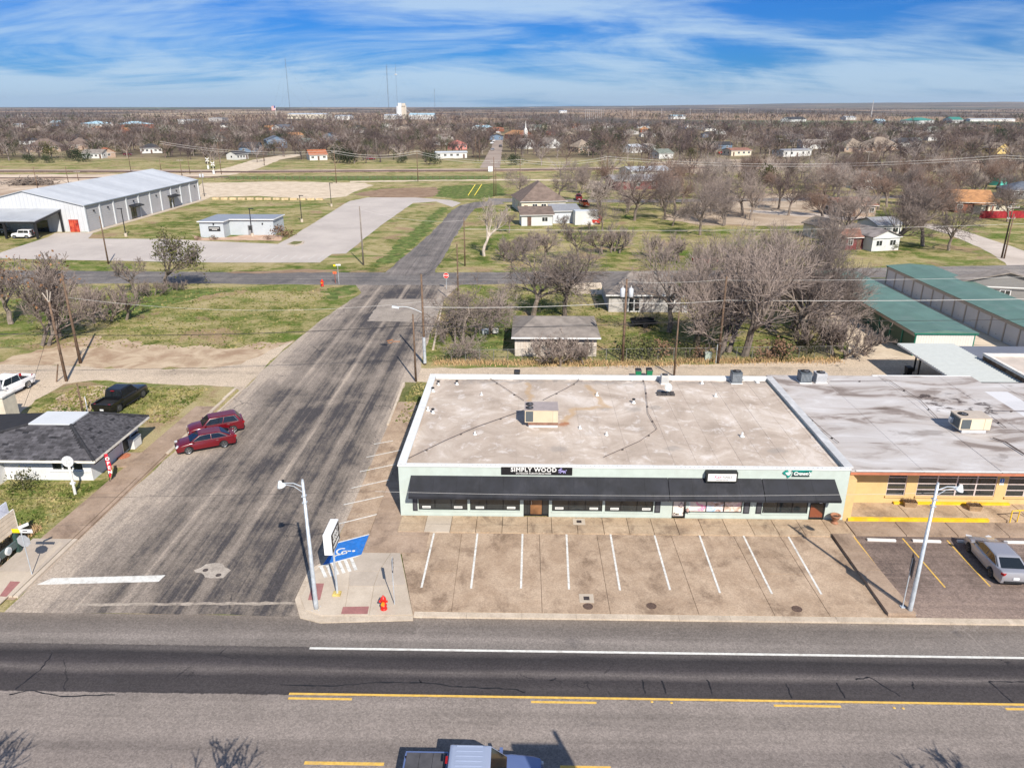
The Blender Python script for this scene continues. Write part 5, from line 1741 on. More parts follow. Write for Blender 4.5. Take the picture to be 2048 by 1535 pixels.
FAR = [
    ('hip_house', (52, 304), (122, 303), 15, 2.9, 4.6, 'brown', 'tan', 'hip', 'large brown hip roofed brick house at the far left', 4),
    ('hip_house', (134, 300), (186, 299), 14, 2.9, 4.4, 'brown', 'tan', 'hip', 'second brown hip roofed house, partly behind a cedar', 3),
    ('grey_roof_house', (165, 317), (205, 317), 9, 2.7, 1.8, 'grey', 'white', 'gable', 'long grey roofed white house behind dark cedars', 4),
    ('brick_gable_house', (206, 316), (232, 315), 9, 2.8, 2.2, 'rust', 'tan', 'gable', 'small brick house with a brown gable facing the tracks', 1),
    ('black_roof_house', (282, 307), (325, 306), 10, 3.0, 2.4, 'black', 'white', 'hip', 'white house with a black roof beyond the railway', 4),
    ('cottage', (474, 320), (497, 318), 7, 2.7, 1.6, 'black', 'white', 'gable', 'small white cottage with dark roof near the rail crossing', 3),
    ('blue_house', (535, 297), (575, 296), 10, 5.2, 2.6, 'blue', 'blue', 'gable', 'two storey blue gabled house with porch', 3),
    ('garage', (618, 294), (640, 293), 14, 3.0, 2.4, 'green', 'white', 'gable', 'white garage with a grey green roof and brown door', 1),
    ('rust_roof_house', (620, 321), (655, 320), 9, 2.7, 2.4, 'rust', 'white', 'gable', 'white cottage with a bright rust red roof', 2),
    ('mobile_home', (872, 317), (934, 316), 5, 3.0, .5, 'metal', 'white', 'gable', 'long white mobile home beyond the railway', 4),
    ('pink_house', (912, 300), (934, 299), 9, 3.4, 2.6, 'pinkroof', 'pink', 'hip', 'pink red roofed house above the white mobile home', 2),
    ('church', (1034, 279), (1066, 278), 18, 3.6, 3.4, 'orange', 'red', 'gable', 'red brick church with orange roof and white steeple', 2),
    ('white_gable_house', (1052, 298), (1073, 297), 11, 3.0, 3.2, 'grey', 'white', 'gable', 'white house with a steep gable, left of a similar one', 1),
    ('white_gable_house', (1099, 297), (1120, 296), 11, 3.0, 3.4, 'grey', 'white', 'gable', 'white house with a steep gable, right of a similar one', 1),
    ('tan_hip_house', (1157, 305), (1188, 304), 12, 3.0, 4.4, 'tan', 'tan', 'hip', 'tan hip roofed house in the middle distance', 2),
    ('white_house', (1264, 306), (1284, 305), 8, 3.2, 1.6, 'metal', 'white', 'gable', 'small white house with a pale metal roof', 1),
    ('white_house', (1296, 304), (1310, 303), 8, 3.4, 1.4, 'grey', 'white', 'gable', 'narrow white house beside a dark evergreen', 1),
    ('sage_roof_house', (1318, 318), (1346, 317), 10, 2.8, 2.0, 'green', 'white', 'gable', 'white gabled house with sage roof by the long wires', 1),
    ('long_white_building', (1566, 314), (1622, 312), 9, 3.4, .5, 'gmetal', 'white', 'gable', 'long low white building right of the dark poles', 4),
    ('hip_house', (1688, 304), (1736, 304), 16, 2.9, 5.0, 'tan', 'tan', 'hip', 'tan hip roofed house, left of a larger one', 3),
    ('hip_house', (1744, 302), (1800, 301), 16, 2.9, 5.2, 'tan', 'tan', 'hip', 'broad tan hip roofed house at the right, right of its twin', 3),
    ('black_roof_house', (1796, 295), (1842, 294), 11, 3.0, 3.0, 'black', 'white', 'gable', 'white house with dark roof and twin gables', 3),
    ('yellow_house', (1992, 308), (2018, 307), 9, 3.0, 3.0, 'tan', 'yellow', 'gable', 'yellow gabled cottage near the right edge', 1),
    ('low_house', (1462, 312), (1502, 311), 9, 2.9, 1.2, 'rmetal', 'cream', 'gable', 'low cream house with rusty roof among the poles', 3),
    ('school', (182, 256), (230, 255), 30, 5, 3.2, 'lblue', 'white', 'hip', 'large pale blue hip roof over the treetops, left part of the school', 2),
    ('school', (244, 257), (308, 256), 30, 5, 3.0, 'lblue', 'red', 'hip', 'long pale blue roof with brick wall, right part of the school', 3),
    ('blue_barn', (102, 252), (117, 252), 14, 4.5, 2.5, 'lblue', 'blue', 'gable', 'small pale blue metal barn at the far left', 0),
    ('white_shed', (28, 256), (48, 256), 14, 4, 1.2, 'metal', 'white', 'gable', 'white metal shed far left over the treetops', 0),
    ('long_warehouse', (575, 237.5), (652, 237.5), 60, 9, 2, 'metal', 'cream', 'gable', 'very long white warehouse beyond the town', 0),
    ('white_warehouse', (670, 240), (700, 240), 40, 7, 2, 'metal', 'white', 'gable', 'white warehouse left of the grain elevator', 0),
    ('white_warehouse', (768, 239), (792, 239), 40, 8, 2, 'metal', 'white', 'gable', 'white warehouse at the left foot of the grain elevator', 0),
    ('white_warehouse', (818, 239), (868, 239), 50, 9, 3, 'lblue', 'white', 'gable', 'pale sheds at the right foot of the grain elevator', 0),
    ('grey_house', (562, 262), (588, 261), 14, 3.5, 3, 'blue', 'white', 'gable', 'blue grey roofed house left of centre, deep in the trees', 2),
    ('orange_roof_house', (582, 278), (608, 277), 10, 2.8, 2.2, 'orange', 'tan', 'gable', 'brown roofed house right of the blue one', 2),
    ('downtown_block', (418, 244), (445, 244), 30, 6, .6, 'gmetal', 'lgrey', 'flat', 'grey flat roofed block at the town centre, right of a paler row', 2),
    ('downtown_block', (356, 248), (392, 248), 30, 6, .6, 'gmetal', 'white', 'flat', 'white flat roofed row at the town centre', 3),
    ('pale_roof_house', (960, 262), (985, 261), 14, 3.4, 2.4, 'lblue', 'white', 'gable', 'pale blue roofed house by the far street', 2),
    ('red_shed', (986, 264), (1008, 263), 9, 3.2, 1.2, 'rust', 'red', 'gable', 'red shed at the head of the far street', 1),
    ('green_roof_barn', (1838, 248), (1868, 247), 30, 5, 4, 'gteal', 'white', 'hip', 'green roofed farm building on the right plain, left of another', 0),
    ('green_roof_barn', (1904, 246), (1926, 246), 30, 5, 4, 'gteal', 'white', 'gable', 'green roofed farm building on the right plain, right of another', 0),
    ('blue_canopy', (1754, 247), (1770, 247), 16, 4, 2.4, 'lblue', 'blue', 'gable', 'small blue arched shed on the right plain', 0),
    ('farm_house', (1580, 244), (1612, 243), 18, 4, 4, 'black', 'white', 'gable', 'white farmhouse group with dark roofs on the plain', 2),
    ('farm_shed', (1692, 240), (1712, 240), 30, 5, 2, 'metal', 'white', 'gable', 'pale farm shed on the plain, middle right', 0),
    ('low_white_sheds', (1940, 243), (2030, 243), 20, 4, 1, 'metal', 'white', 'gable', 'long low white sheds at the right on the plain', 0),
    ('farm_tanks', (1119, 226.5), (1134, 226.5), 60, 7, 3, 'metal', 'white', 'gable', 'white farm buildings far out in the fields', 0),
    ('hall', (1342, 238), (1372, 238), 30, 6, 2, 'lblue', 'white', 'gable', 'pale blue hall near the transmission poles', 0),
]
ROOFS['pinkroof'] = roofm('pink', (.36, .13, .11))
for nm, pl, pr, dp, h, rh, ro, wa, rt, lab, wn in FAR:
    rg = 'y' if ('gable' in nm or nm in ('church', 'yellow_house', 'blue_house', 'garage') or 'steep' in lab) else 'x'
    o = house(nm, pl, pr, dp, h, rh, ro, wa, rt, lab, {'church': 'church', 'school': 'school', 'garage': 'garage', 'mobile_home': 'mobile home'}.get(nm, 'house' if 'house' in nm or 'cottage' in nm else 'building'), wn, wn > 1, True, None, .4, rg)
    if nm == 'church':
        L = (G(*pr) - G(*pl)).length
        MB().box(L / 2 - 1.6, -1.5, 0, L / 2 + 1.6, .0, 7.5).build('tower', WALLS['white'], o)
        MB().lathe((L / 2, -.8, 7.5), [(1.3, 0), (1.0, 1.2), (.5, 1.6), (.06, 7.5)], 8).build('steeple', WHITE, o)
    if nm == 'blue_house':
        L = (G(*pr) - G(*pl)).length
        MB().box(.2, -2.6, 2.6, L * .7, -.003, 2.85).build('porch_roof', ROOFS['blue'], o)
        for xx in (.4, L * .35, L * .68):
            MB().box(xx - .1, -2.5, 0, xx + .1, -2.3, 2.6).build('porch_post', TRIM, o)

# smaller houses deep in the town woods
rt = random.Random(12)
PAL = (('white', 'grey', 'grey'), ('cream', 'brown', 'brown'), ('tan', 'tan', 'tan'), ('white', 'green', 'sage'), ('red', 'brown', 'brown'), ('blue', 'black', 'black'), ('white', 'black', 'black'), ('lgrey', 'grey', 'grey'), ('red', 'orange', 'orange'))
made = 0
for _ in range(900):
    y = rt.uniform(405, 1050)
    x = rt.uniform(-.7, .7) * y
    if made >= 62 or any(abs(x - a) < 20 + c and abs(y - b) < 30 for a, b, c, d in FOOT):
        continue
    wl, rf, rn = rt.choice(PAL)
    p = PX(x, y, 0)
    q = PX(x + rt.uniform(9, 17), y, 0)
    wl_ = 'pale grey' if wl == 'lgrey' else wl
    lab = '%s house with %s roof in the %s town woods' % (wl_, rn, ('left', 'middle', 'right')[0 if p[0] < 700 else (1 if p[0] < 1350 else 2)])
    house('small_house', p, (q[0], p[1]), rt.uniform(8, 12), 2.9, rt.uniform(1.4, 3.2), rf, wl, rt.choice(('gable', 'hip', 'gable')), lab, 'house', 2, False, False, 'small houses in the town woods', .4, rt.choice('xy'))
    made += 1

# ------------------------------------------------------------------ warehouse
M_WMETAL = m_metal_panel('warehouse_wall', (.49, .50, .515), 'X', .9, .04, .5, .05)
M_WSIDE = m_metal_panel('warehouse_side', (.42, .41, .42), 'Z', .5, .05, .6, .02)
wh = thing('warehouse', (0, 0, 0), 'long pale blue metal warehouse with white roof and dark canopy', 'warehouse')
wx0, wx1, wy0, wy1, we, wr = -126.5, -100.0, 170.4, 232.2, 5.85, 9.1
xm = (wx0 + wx1) / 2
b = MB()
b.face([(wx0, wy0, 0), (wx1, wy0, 0), (wx1, wy0, we), (xm, wy0, wr), (wx0, wy0, we)])
b.face([(wx0, wy1, 0), (wx1, wy1, 0), (wx1, wy1, we), (xm, wy1, wr), (wx0, wy1, we)])
b.face([(wx0, wy0, 0), (wx0, wy1, 0), (wx0, wy1, we), (wx0, wy0, we)])
b.build('gable_wall', M_WMETAL, wh)
MB().box(wx1 - .1, wy0, 0, wx1, wy1, we).build('side_wall', M_WSIDE, wh)
nb = 10
for i in range(nb + 1):
    y = wy0 + (wy1 - wy0) * i / nb
    MB().box(wx1 - .02, y - .22, 0, wx1 + .22, y + .22, we - .02).build('pilaster', S('pilaster_white', (.52, .54, .56), .55, .05), wh)
MB().box(wx1 + .02, wy0 - .35, we - .05, wx1 + .42, wy1 + .3, we + .10).build('gutter', S('gutter_slate', (.22, .25, .28), .5), wh)
npn = 22
for i in range(npn):
    ya, yb = wy0 - .4 + (wy1 - wy0 + .8) * i / npn, wy0 - .4 + (wy1 - wy0 + .8) * (i + 1) / npn
    for s in (-1, 1):
        xe = xm + s * (wx1 - xm + .35)
        zz = we - .02 + .02 * random.random()
        q = .03 + .02 * random.random()
        MB().add([(xm, ya, wr + q), (xe, ya, zz + q), (xe, yb, zz + q), (xm, yb, wr + q), (xm, ya, wr - .05), (xe, ya, zz - .08), (xe, yb, zz - .08), (xm, yb, wr - .05)],
                 [(0, 1, 2, 3), (7, 6, 5, 4), (0, 4, 5, 1), (1, 5, 6, 2), (2, 6, 7, 3), (3, 7, 4, 0)]).build('roof_panel', S('warehouse_roof', (.49, .50, .51), .4, .05, .6, rv=.10), wh)
# canopy
yp = 160.4
xb_, zb_ = FX(121, 417, wy0)
xf_, zf_ = FX(58, 442, yp)
cn = MB()
cn.add([(-140, wy0 - .01, zb_), (xb_, wy0 - .01, zb_), (xb_, yp, zf_), (-140, yp, zf_), (-140, wy0 - .01, zb_ - .15), (xb_, wy0 - .01, zb_ - .15), (xb_, yp, zf_ - .15), (-140, yp, zf_ - .15)],
       [(0, 1, 2, 3), (7, 6, 5, 4), (0, 4, 5, 1), (1, 5, 6, 2), (2, 6, 7, 3), (3, 7, 4, 0)])
cn.build('canopy_roof', m_metal_panel('canopy_metal', (.36, .375, .40), 'X', .5, .1, .45, .04), wh)
MB().box(-140, yp - .05, zf_ - .55, xb_, yp + .15, zf_ - .16).build('canopy_beam', BLACK, wh)
MB().add([(xb_ - .15, wy0 - .02, zb_ - .6), (xb_ + .02, wy0 - .02, zb_ - .6), (xb_ + .02, yp, zf_ - .6), (xb_ - .15, yp, zf_ - .6), (xb_ - .15, wy0 - .02, zb_ - .17), (xb_ + .02, wy0 - .02, zb_ - .17), (xb_ + .02, yp, zf_ - .17), (xb_ - .15, yp, zf_ - .17)],
         [(0, 3, 2, 1), (4, 5, 6, 7), (0, 1, 5, 4), (1, 2, 6, 5), (2, 3, 7, 6), (3, 0, 4, 7)]).build('canopy_beam', BLACK, wh)
for xx, yy_, zz in ((xb_ - .2, wy0 - .3, zb_ - .6), (xb_ - .2, yp + .2, zf_ - .5), (xb_ - 7, yp + .2, zf_ - .5)):
    MB().box(xx - .2, yy_ - .2, 0, xx + .2, yy_ + .2, zz).build('post', BLACK, wh)
x0, z1 = FX(137, 439, wy0)
x1, _ = FX(161, 465, wy0)
d = MB().box(x0, wy0 - .12, 0, x1, wy0 - .003, z1).build('sliding_door', mat('red_rust_door', lambda n: dict(c=n.ramp(n.noise(n.pos(), .9, 5, .6), [(.38, (.14, .02, .012)), (.52, (.42, .055, .03)), (.66, (.55, .12, .06))]), r=.6)), wh)
for xx in (x0, (x0 + x1) / 2, x1 - .15):
    MB().box(xx, wy0 - .16, 0, xx + .15, wy0 - .12, z1).build('door_frame', S('red_frame', (.33, .02, .015), .6), d)
x0, z1 = FX(68, 440, wy0)
x1, _ = FX(99, 462, wy0)
MB().box(x0, wy0 - .10, 0, x1, wy0 - .003, z1).build('garage_door', GLASS, wh)
MB().box(x0 - 12, wy0 - .10, 0, x0 - 7, wy0 - .003, z1).build('garage_door', GLASS, wh)
for y in (wy0 + 19.6, wy0 + 41.2):
    a = MB()
    a.add([(wx1, y, 3.6), (wx1 + 1.5, y, 3.2), (wx1 + 1.5, y + 5.0, 3.2), (wx1, y + 5.0, 3.6), (wx1, y, 3.3), (wx1 + 1.5, y, 3.0), (wx1 + 1.5, y + 5.0, 3.0), (wx1, y + 5.0, 3.3)], [(0, 1, 2, 3), (7, 6, 5, 4), (0, 4, 5, 1), (1, 5, 6, 2), (2, 6, 7, 3), (3, 7, 4, 0)])
    a.build('door_awning', BLACK, wh)
    d = MB().box(wx1 + .002, y + .6, 0, wx1 + .10, y + 3.2, 2.7).build('glass_door', GLASS, wh)
    MB().box(wx1 + .10, y + 1.85, 0, wx1 + .14, y + 1.95, 2.7).build('door_stile', BLACK, d)
for i in (0, 1, 3, 5, 7, 9):
    y = wy0 + (wy1 - wy0) * (i + .55) / nb
    MB().box(wx1 + .002, y, 4.2, wx1 + .3, y + .3, 4.5).build('wall_lamp', BLACK, wh)
structure(MB().box(wx1 + .3, wy0 - 2, .0, wx1 + 1.9, wy1, .08), 'warehouse_path', M_PALE)

# small metal office with black sign
so = thing('metal_office', (0, 0, 0), 'small pale blue metal office with a black wall sign', 'office')
sp = [(-71.2, 163.3), (-66.0, 163.3), (-66.0, 166.8), (-56.2, 166.8), (-56.2, 174.2), (-71.2, 174.2)]
M_SOFF = S('office_panel', (.42, .455, .48), .55, .04, .8)
MB().prism(sp, 0, 3.35).build('wall', M_SOFF, so)
zo = [(-71.5, 162.9), (-65.7, 162.9), (-65.7, 166.4), (-55.9, 166.4), (-55.9, 174.6), (-71.5, 174.6)]
MB().prism(zo, 3.36, 3.52).build('roof', S('office_roof', (.25, .27, .31), .5, .08, 1), so)
for a, b in ((zo[0], zo[1]), (zo[1], zo[2]), (zo[2], zo[3]), (zo[3], zo[4])):
    MB().prism(strip(a, b, .10), 3.34, 3.545).build('roof_trim', TRIM, so)
xs0, zs0 = FX(418, 462, 163.3)
xs1, zs1 = FX(440, 453, 163.3)
sgn = thing('office_sign', ((xs0 + xs1) / 2, 163.28, (zs0 + zs1) / 2), 'black framed wall sign with two white text lines on the metal office', 'sign')
w2, h2 = (xs1 - xs0) / 2, (zs1 - zs0) / 2
MB().box(-w2, -.06, -h2, w2, 0, h2).build('board', BLACK, sgn)
pr_ = MB()
for i in range(9):
    pr_.box(-w2 * .86 + i * w2 * .19, -.07, h2 * .12, -w2 * .86 + i * w2 * .19 + w2 * .15, -.061, h2 * .45)
for i in range(5):
    pr_.box(-w2 * .42 + i * w2 * .18, -.07, -h2 * .45, -w2 * .42 + i * w2 * .18 + w2 * .14, -.061, -h2 * .15)
pr_.build('print_lines', M_PAPER, sgn)
dx0, dz1 = FX(495, 450, 166.8)
d = MB().box(dx0, 166.74, .05, dx0 + 1.1, 166.797, 2.2).build('door', S('door_grey', (.25, .25, .26), .5), so)
MB().box(dx0 + .15, 166.73, 1.1, dx0 + .95, 166.74, 2.05).build('pane', GLASS, d)
for a in ((427, 448), (525, 447)):
    yy_ = 163.3 if a[0] < 450 else 166.8
    x, z = FX(a[0], a[1], yy_)
    MB().box(x - .12, yy_ - .25, z - .15, x + .12, yy_ - .003, z + .15).build('wall_lamp', BLACK, so)
patch('gravel_bed', px((384, 470), (404, 476), (452, 475), (490, 470), (556, 470), (568, 474), (560, 482), (480, 480), (395, 481)), .022, m_dirt('pink_bed', (.42, .27, .19), (.55, .40, .30), .6), .2, 1)
# curb blocks along the gravel lot
for i in range(13):
    g = G(432 + i * 17.3, 399 + i * .1)
    t = tag(MB().obox((g.x, g.y, .3), (2.0, .8, .6), random.uniform(-.1, .1)).build('stone_block', S('limestone', (.55, .42, .25), .85, .2, 1)), 'tan limestone block in a row edging the gravel lot', 'stone block', 'stone blocks edging the gravel lot')

# ------------------------------------------------------------------ office with black shingle hip roof, left foreground
of = thing('shingle_office', (0, 0, 0), 'small white office with black shingle hip roof and white flat top', 'office')
ox0, ox1, oy0, oy1, oz = -46.0, -33.2, 50.85, 58.2, 2.08
M_OFW = S('office_white', (.62, .62, .62), .7, .04, 1.2, dirt=((.50, .46, .40), .25))
wb = MB()
wx = [(FX(103, 933, oy0)[0], FX(166, 933, oy0)[0])]
zw0, zw1 = FX(130, 941, oy0)[1], 1.96
wb.box(ox0, oy0, 0, wx[0][0], oy0 + .2, oz).box(wx[0][1], oy0, 0, ox1, oy0 + .2, oz).box(wx[0][0], oy0, 0, wx[0][1], oy0 + .2, zw0).box(wx[0][0], oy0, zw1, wx[0][1], oy0 + .2, oz)
wb.box(ox0, oy0 + .2, 0, ox0 + .2, oy1, oz).box(ox0 + .2, oy1 - .2, 0, ox1 - .2, oy1, oz)
wb.box(ox1 - .2, oy0 + .2, 0, ox1, oy1, oz)
wb.box(ox0, 49.75, 0, -39.9, oy0 - .003, oz)
wb.build('wall', M_OFW, of)
fw = MB()
a, b = wx[0]
for i in range(4):
    xx = a + (b - a) * i / 3
    fw.box(max(a, xx - .06), oy0 + .02, zw0, min(b, xx + .06), oy0 + .12, zw1)
fw.box(a + .06, oy0 + .022, zw0, b - .06, oy0 + .118, zw0 + .1)
fo = fw.build('window', TRIM, of)
for i in range(3):
    MB().box(a + (b - a) * i / 3 + .06, oy0 + .06, zw0 + .1, a + (b - a) * (i + 1) / 3 - .06, oy0 + .08, zw1).build('pane', GLASS, fo)
MB().box(a - .2, oy0 - .06, zw0 - .08, b + .5, oy0 - .002, zw0 - .005).build('sill', TRIM, fo)
MB().box(ox1 - .005, oy0 + .5, 1.1, ox1 + .06, oy0 + 3.2, 1.95).build('shade_band', S('window_brown', (.05, .035, .03), .5), of)
MB().box(ox1 - .005, oy0 + 3.35, 1.1, ox1 + .05, oy0 + 4.1, 1.95).build('side_window', GLASS, of)
d = MB().box(ox1 - .005, oy0 + 4.55, .15, ox1 + .05, oy0 + 5.45, 2.0).build('door', BLACK, of)
MB().box(ox1 - .005, oy0 + 4.4, .1, ox1 + .10, oy0 + 4.54, 2.05).build('door_jamb', TRIM, of)
MB().box(ox1 - .005, oy0 + 5.46, .1, ox1 + .10, oy0 + 5.75, 2.05).build('door_jamb', S('door_brown', (.15, .10, .08), .6), of)
w_ = MB().box(ox1 - .005, oy0 + 6.3, 1.15, ox1 + .05, oy0 + 6.95, 1.95).build('rear_window', TRIM, of)
MB().box(ox1 + .05, oy0 + 6.36, 1.2, ox1 + .06, oy0 + 6.89, 1.9).build('pane', S('pane_pale', (.30, .33, .36), .2), w_)
MB().box(ox1 + .0, oy0 + 6.1, .88, ox1 + .2, oy0 + 7.1, 1.0).build('flower_ledge', BLACK, of)
ex0, ex1, ey0, ey1, ez = -47.0, G(188, 922, 2.12).x, G(188, 922, 2.12).y, G(293, 832, 2.12).y, 2.12
zt_ = 3.55
TA = [G(57, 849, zt_), G(143, 849, zt_), G(172, 825, zt_), G(92, 825, zt_)]
tx0, tx1, ty0, ty1 = -39.4, TA[1].x, TA[0].y, TA[2].y
tx0 = TA[0].x
r = MB()
V = [(ex0, ey0, ez), (ex1, ey0, ez), (ex1, ey1, ez), (ex0, ey1, ez), (tx0, ty0, zt_), (tx1, ty0, zt_), (tx1, ty1, zt_), (tx0, ty1, zt_)]
r.add(V, [(0, 1, 5, 4), (1, 2, 6, 5), (2, 3, 7, 6), (3, 0, 4, 7), (3, 2, 1, 0), (4, 5, 6, 7)])
M_SH = S('shingle_slate', (.066, .063, .069), .9, .3, 2, rv=.42)
ro = r.build('roof', S('shingle_base', (.022, .022, .026), .95, .2), of)
MB().box(tx0 - .02, ty0 - .02, zt_ - .02, tx1 + .02, ty1 + .02, zt_ + .10).build('flat_top', S('membrane_white', (.56, .575, .59), .5, .03, .6), of)
for a, b in (((ex0, ey0), (ex1, ey0)), ((ex1, ey0), (ex1, ey1))):
    MB().prism(strip(a, b, .08), ez - .16, ez + .02).build('fascia', S('fascia_cream', (.70, .66, .58), .6), of)
SHM = MB().add([(-.24, -.13, .016), (.24, -.13, .016), (.24, .15, .0), (-.24, .15, .0), (-.24, -.13, 0), (.24, -.13, 0)], [(0, 1, 2, 3), (4, 5, 1, 0), (0, 3, 4), (1, 5, 2)]).mesh('shingle', M_SH)
rest = MB()
cnt = 0
for (A, B, C, D) in ((V[0], V[1], V[5], V[4]), (V[1], V[2], V[6], V[5])):
    A, B, C, D = Vector(A), Vector(B), Vector(C), Vector(D)
    u = (B - A).normalized()
    nrm = (B - A).cross(D - A).normalized()
    if nrm.z < 0:
        nrm = -nrm
    vv = nrm.cross(u).normalized()
    if vv.z < 0:
        vv = -vv
    LV = (D - A).dot(vv)
    nr = int(LV / .235)
    for j in range(nr):
        t0 = (j + .5) / nr
        l0, l1 = (D - A).dot(u) * t0, (B - A).length + ((C - B).dot(u)) * t0
        i = 0
        s = l0 + (.12 if j % 2 else .36)
        while s < l1 - .2:
            p = A + u * s + vv * (LV * t0) + nrm * (.012 + random.uniform(0, .008))
            M = Matrix((u, vv, nrm)).transposed().to_4x4()
            M.translation = p
            if random.random() > .04:
                if cnt < 290 and p.x > -42 and A == Vector(V[0]):
                    o = bpy.data.objects.new('shingle', SHM)
                    COL.objects.link(o)
                    o.parent = of
                    o.matrix_local = M
                    cnt += 1
                elif p.x > -45:
                    rest.add([M @ Vector(q) for q in ((-.24, -.13, .016), (.24, -.13, .016), (.24, .15, 0), (-.24, .15, 0), (-.24, -.13, 0), (.24, -.13, 0))], [(0, 1, 2, 3), (4, 5, 1, 0), (0, 3, 4), (1, 5, 2)])
            s += .49
rest.build('shingles', S('shingle_slate2', (.066, .063, .069), .9, .5, 4), of, kind='stuff')
for a, b in ((V[1], V[5]), (V[0], V[4]), (V[2], V[6])):
    MB().tube(Vector(a) + Vector((0, 0, .03)), Vector(b) + Vector((0, 0, .03)), .12, .12, 6).build('hip_cap', S('hip_cap', (.030, .030, .034), .95, .3, 4), of)
# brick and cream neighbour cut by the left edge
nb_ = thing('cream_brick_building', (0, 0, 0), 'cream and brick flat roofed building cut by the left edge', 'building')
q = G(46, 880, 0)
bx1 = FX(44, 838, 62.0)[0]
MB().box(-62, 58.6, 0, bx1 - 2.4, 61.6, 3.1).build('brick_wall', WALLS['red'], nb_)
MB().box(bx1 - 2.4, 60.2, 0, bx1, 61.9, 3.0).build('cream_wall', WALLS['cream'], nb_)
MB().box(bx1 - 2.5, 60.1, 3.0, bx1 + .1, 62.0, 3.14).build('cap', MATS['cap_pale'], nb_)
MB().box(-62, 58.5, 3.1, bx1 - 2.52, 61.7, 3.3).build('cap', MATS['cap_pale'], nb_)
condenser((bx1 - 1.4, 61.1, 3.14), .55, .95, 'grey condenser on the cream building at the left edge', S('condenser_grey', (.42, .42, .43), .55, .08))

# ------------------------------------------------------------------ grain elevator and masts
t0 = G(804, 237.6)
ge = thing('grain_elevator', (t0.x, t0.y, 0), 'tall white concrete grain elevator on the horizon', 'grain elevator')
sc_ = t0.y / 1500
pxm = (G(814, 237.6) - G(794, 237.6)).length / 20
H_ = ZAT(t0.x, t0.y, 206)
M_GEW = S('elevator_white', (.62, .63, .64), .7, .06, .1)
M_GEC = S('elevator_cream', (.52, .46, .38), .7, .06, .1)
for i in range(3):
    MB().lathe(((-8.5 + i * 3.2) * pxm, 0, 0), [(1.9 * pxm, 0), (1.9 * pxm, H_ * (.86 - .05 * (i == 0)))], 14).build('silo', M_GEW, ge)
for i in range(3):
    MB().lathe(((1.2 + i * 3.2) * pxm, 2, 0), [(1.9 * pxm, 0), (1.9 * pxm, H_ * .84)], 14).build('silo', M_GEC, ge)
MB().box(-6.5 * pxm, -1.5 * pxm, H_ * .80, .5 * pxm, 2 * pxm, H_ * 1.0).build('headhouse', M_GEW, ge)
MB().box(1.2 * pxm, -1.2 * pxm, H_ * .80, 8 * pxm, 2 * pxm, H_ * .98).build('headhouse', M_GEC, ge)
MB().tube((9 * pxm, 0, H_ * .6), (26 * pxm, 0, H_ * .2), .6 * pxm * .4).build('conveyor', M_GEW, ge)
M_MAST = S('mast_grey', (.16, .17, .20), .6)
for pxx, pyb, pyt, pxt, r0, lab in ((584, 262, 118, 575, .35, 'thin guyed radio mast left of centre, tallest on that side'), (779, 246, 132, 775, .7, 'dark radio mast left of the grain elevator'), (796, 238, 128, 792, .4, 'radio mast just behind the grain elevator'), (871, 250, 178, 869, .3, 'short faint radio mast right of the grain elevator')):
    g = G(pxx, pyb)
    H = ZAT(g.x, g.y, pyt)
    t = thing('radio_mast', (g.x, g.y, 0), lab, 'radio mast')
    lt = MB()
    for a in range(3):
        ax, ay = r0 * math.cos(a * 2.094), r0 * math.sin(a * 2.094)
        lt.tube((ax, ay, 0), (ax, ay, H), r0 * .18, r0 * .18, 3)
    seg = max(10, int(H / 3))
    for i in range(seg):
        a, b = i % 3, (i + 1) % 3
        lt.tube((r0 * math.cos(a * 2.094), r0 * math.sin(a * 2.094), H * i / seg), (r0 * math.cos(b * 2.094), r0 * math.sin(b * 2.094), H * (i + 1) / seg), r0 * .14, r0 * .14, 3, False)
    lt.build('lattice', M_MAST, t)
    MB().tube((0, 0, H), (0, 0, H * 1.03), r0 * .2).build('tip', M_MAST, t)
    if pxx == 796:
        MB().lathe((0, 0, H * .80), [(.4, 0), (3.2, .8), (3.2, 1.6), (.4, 2.4)], 10).build('antenna_ring', WHITE, t)
    gw = MB()
    for a in range(3):
        for hh_ in (.95, .6):
            gw.tube((0, 0, H * hh_), (H * .55 * math.cos(a * 2.094 + .5), H * .55 * math.sin(a * 2.094 + .5), 0), .03, .03, 3, False)
    gw.build('guy_wires', M_MAST, t, kind='stuff')
g = G(553, 236.5)
t = thing('flagpole', (g.x, g.y, 0), 'very tall flagpole flying a large striped flag, far left of centre', 'flag')
H = ZAT(g.x, g.y, 211.5)
MB().tube((0, 0, 0), (0, 0, H), .55, .3, 6).build('pole', WHITE, t)
fl = MB()
fw_, fh = (G(553, 236.5) - G(545, 236.5)).length, H - ZAT(g.x, g.y, 220.5)
NX = 10
M_FR, M_FW, M_FB = S('flag_red', (.42, .03, .04), .8), S('flag_white', (.70, .70, .70), .8), S('flag_blue', (.03, .05, .22), .8)
for j in range(13):
    for i in range(NX):
        z0, z1 = H - fh * j / 13, H - fh * (j + 1) / 13
        xa, xb = -fw_ * i / NX, -fw_ * (i + 1) / NX
        ya, yb = .5 * math.sin(i * .9), .5 * math.sin((i + 1) * .9)
        fl.mat(2 if (i < 4 and j < 7) else (0 if j % 2 == 0 else 1))
        fl.face([(xa, ya, z0 - .1 * i), (xb, yb, z0 - .1 * i), (xb, yb, z1 - .1 * i), (xa, ya, z1 - .1 * i)])
fl.build('flag', [M_FR, M_FW, M_FB], t, fix=False)

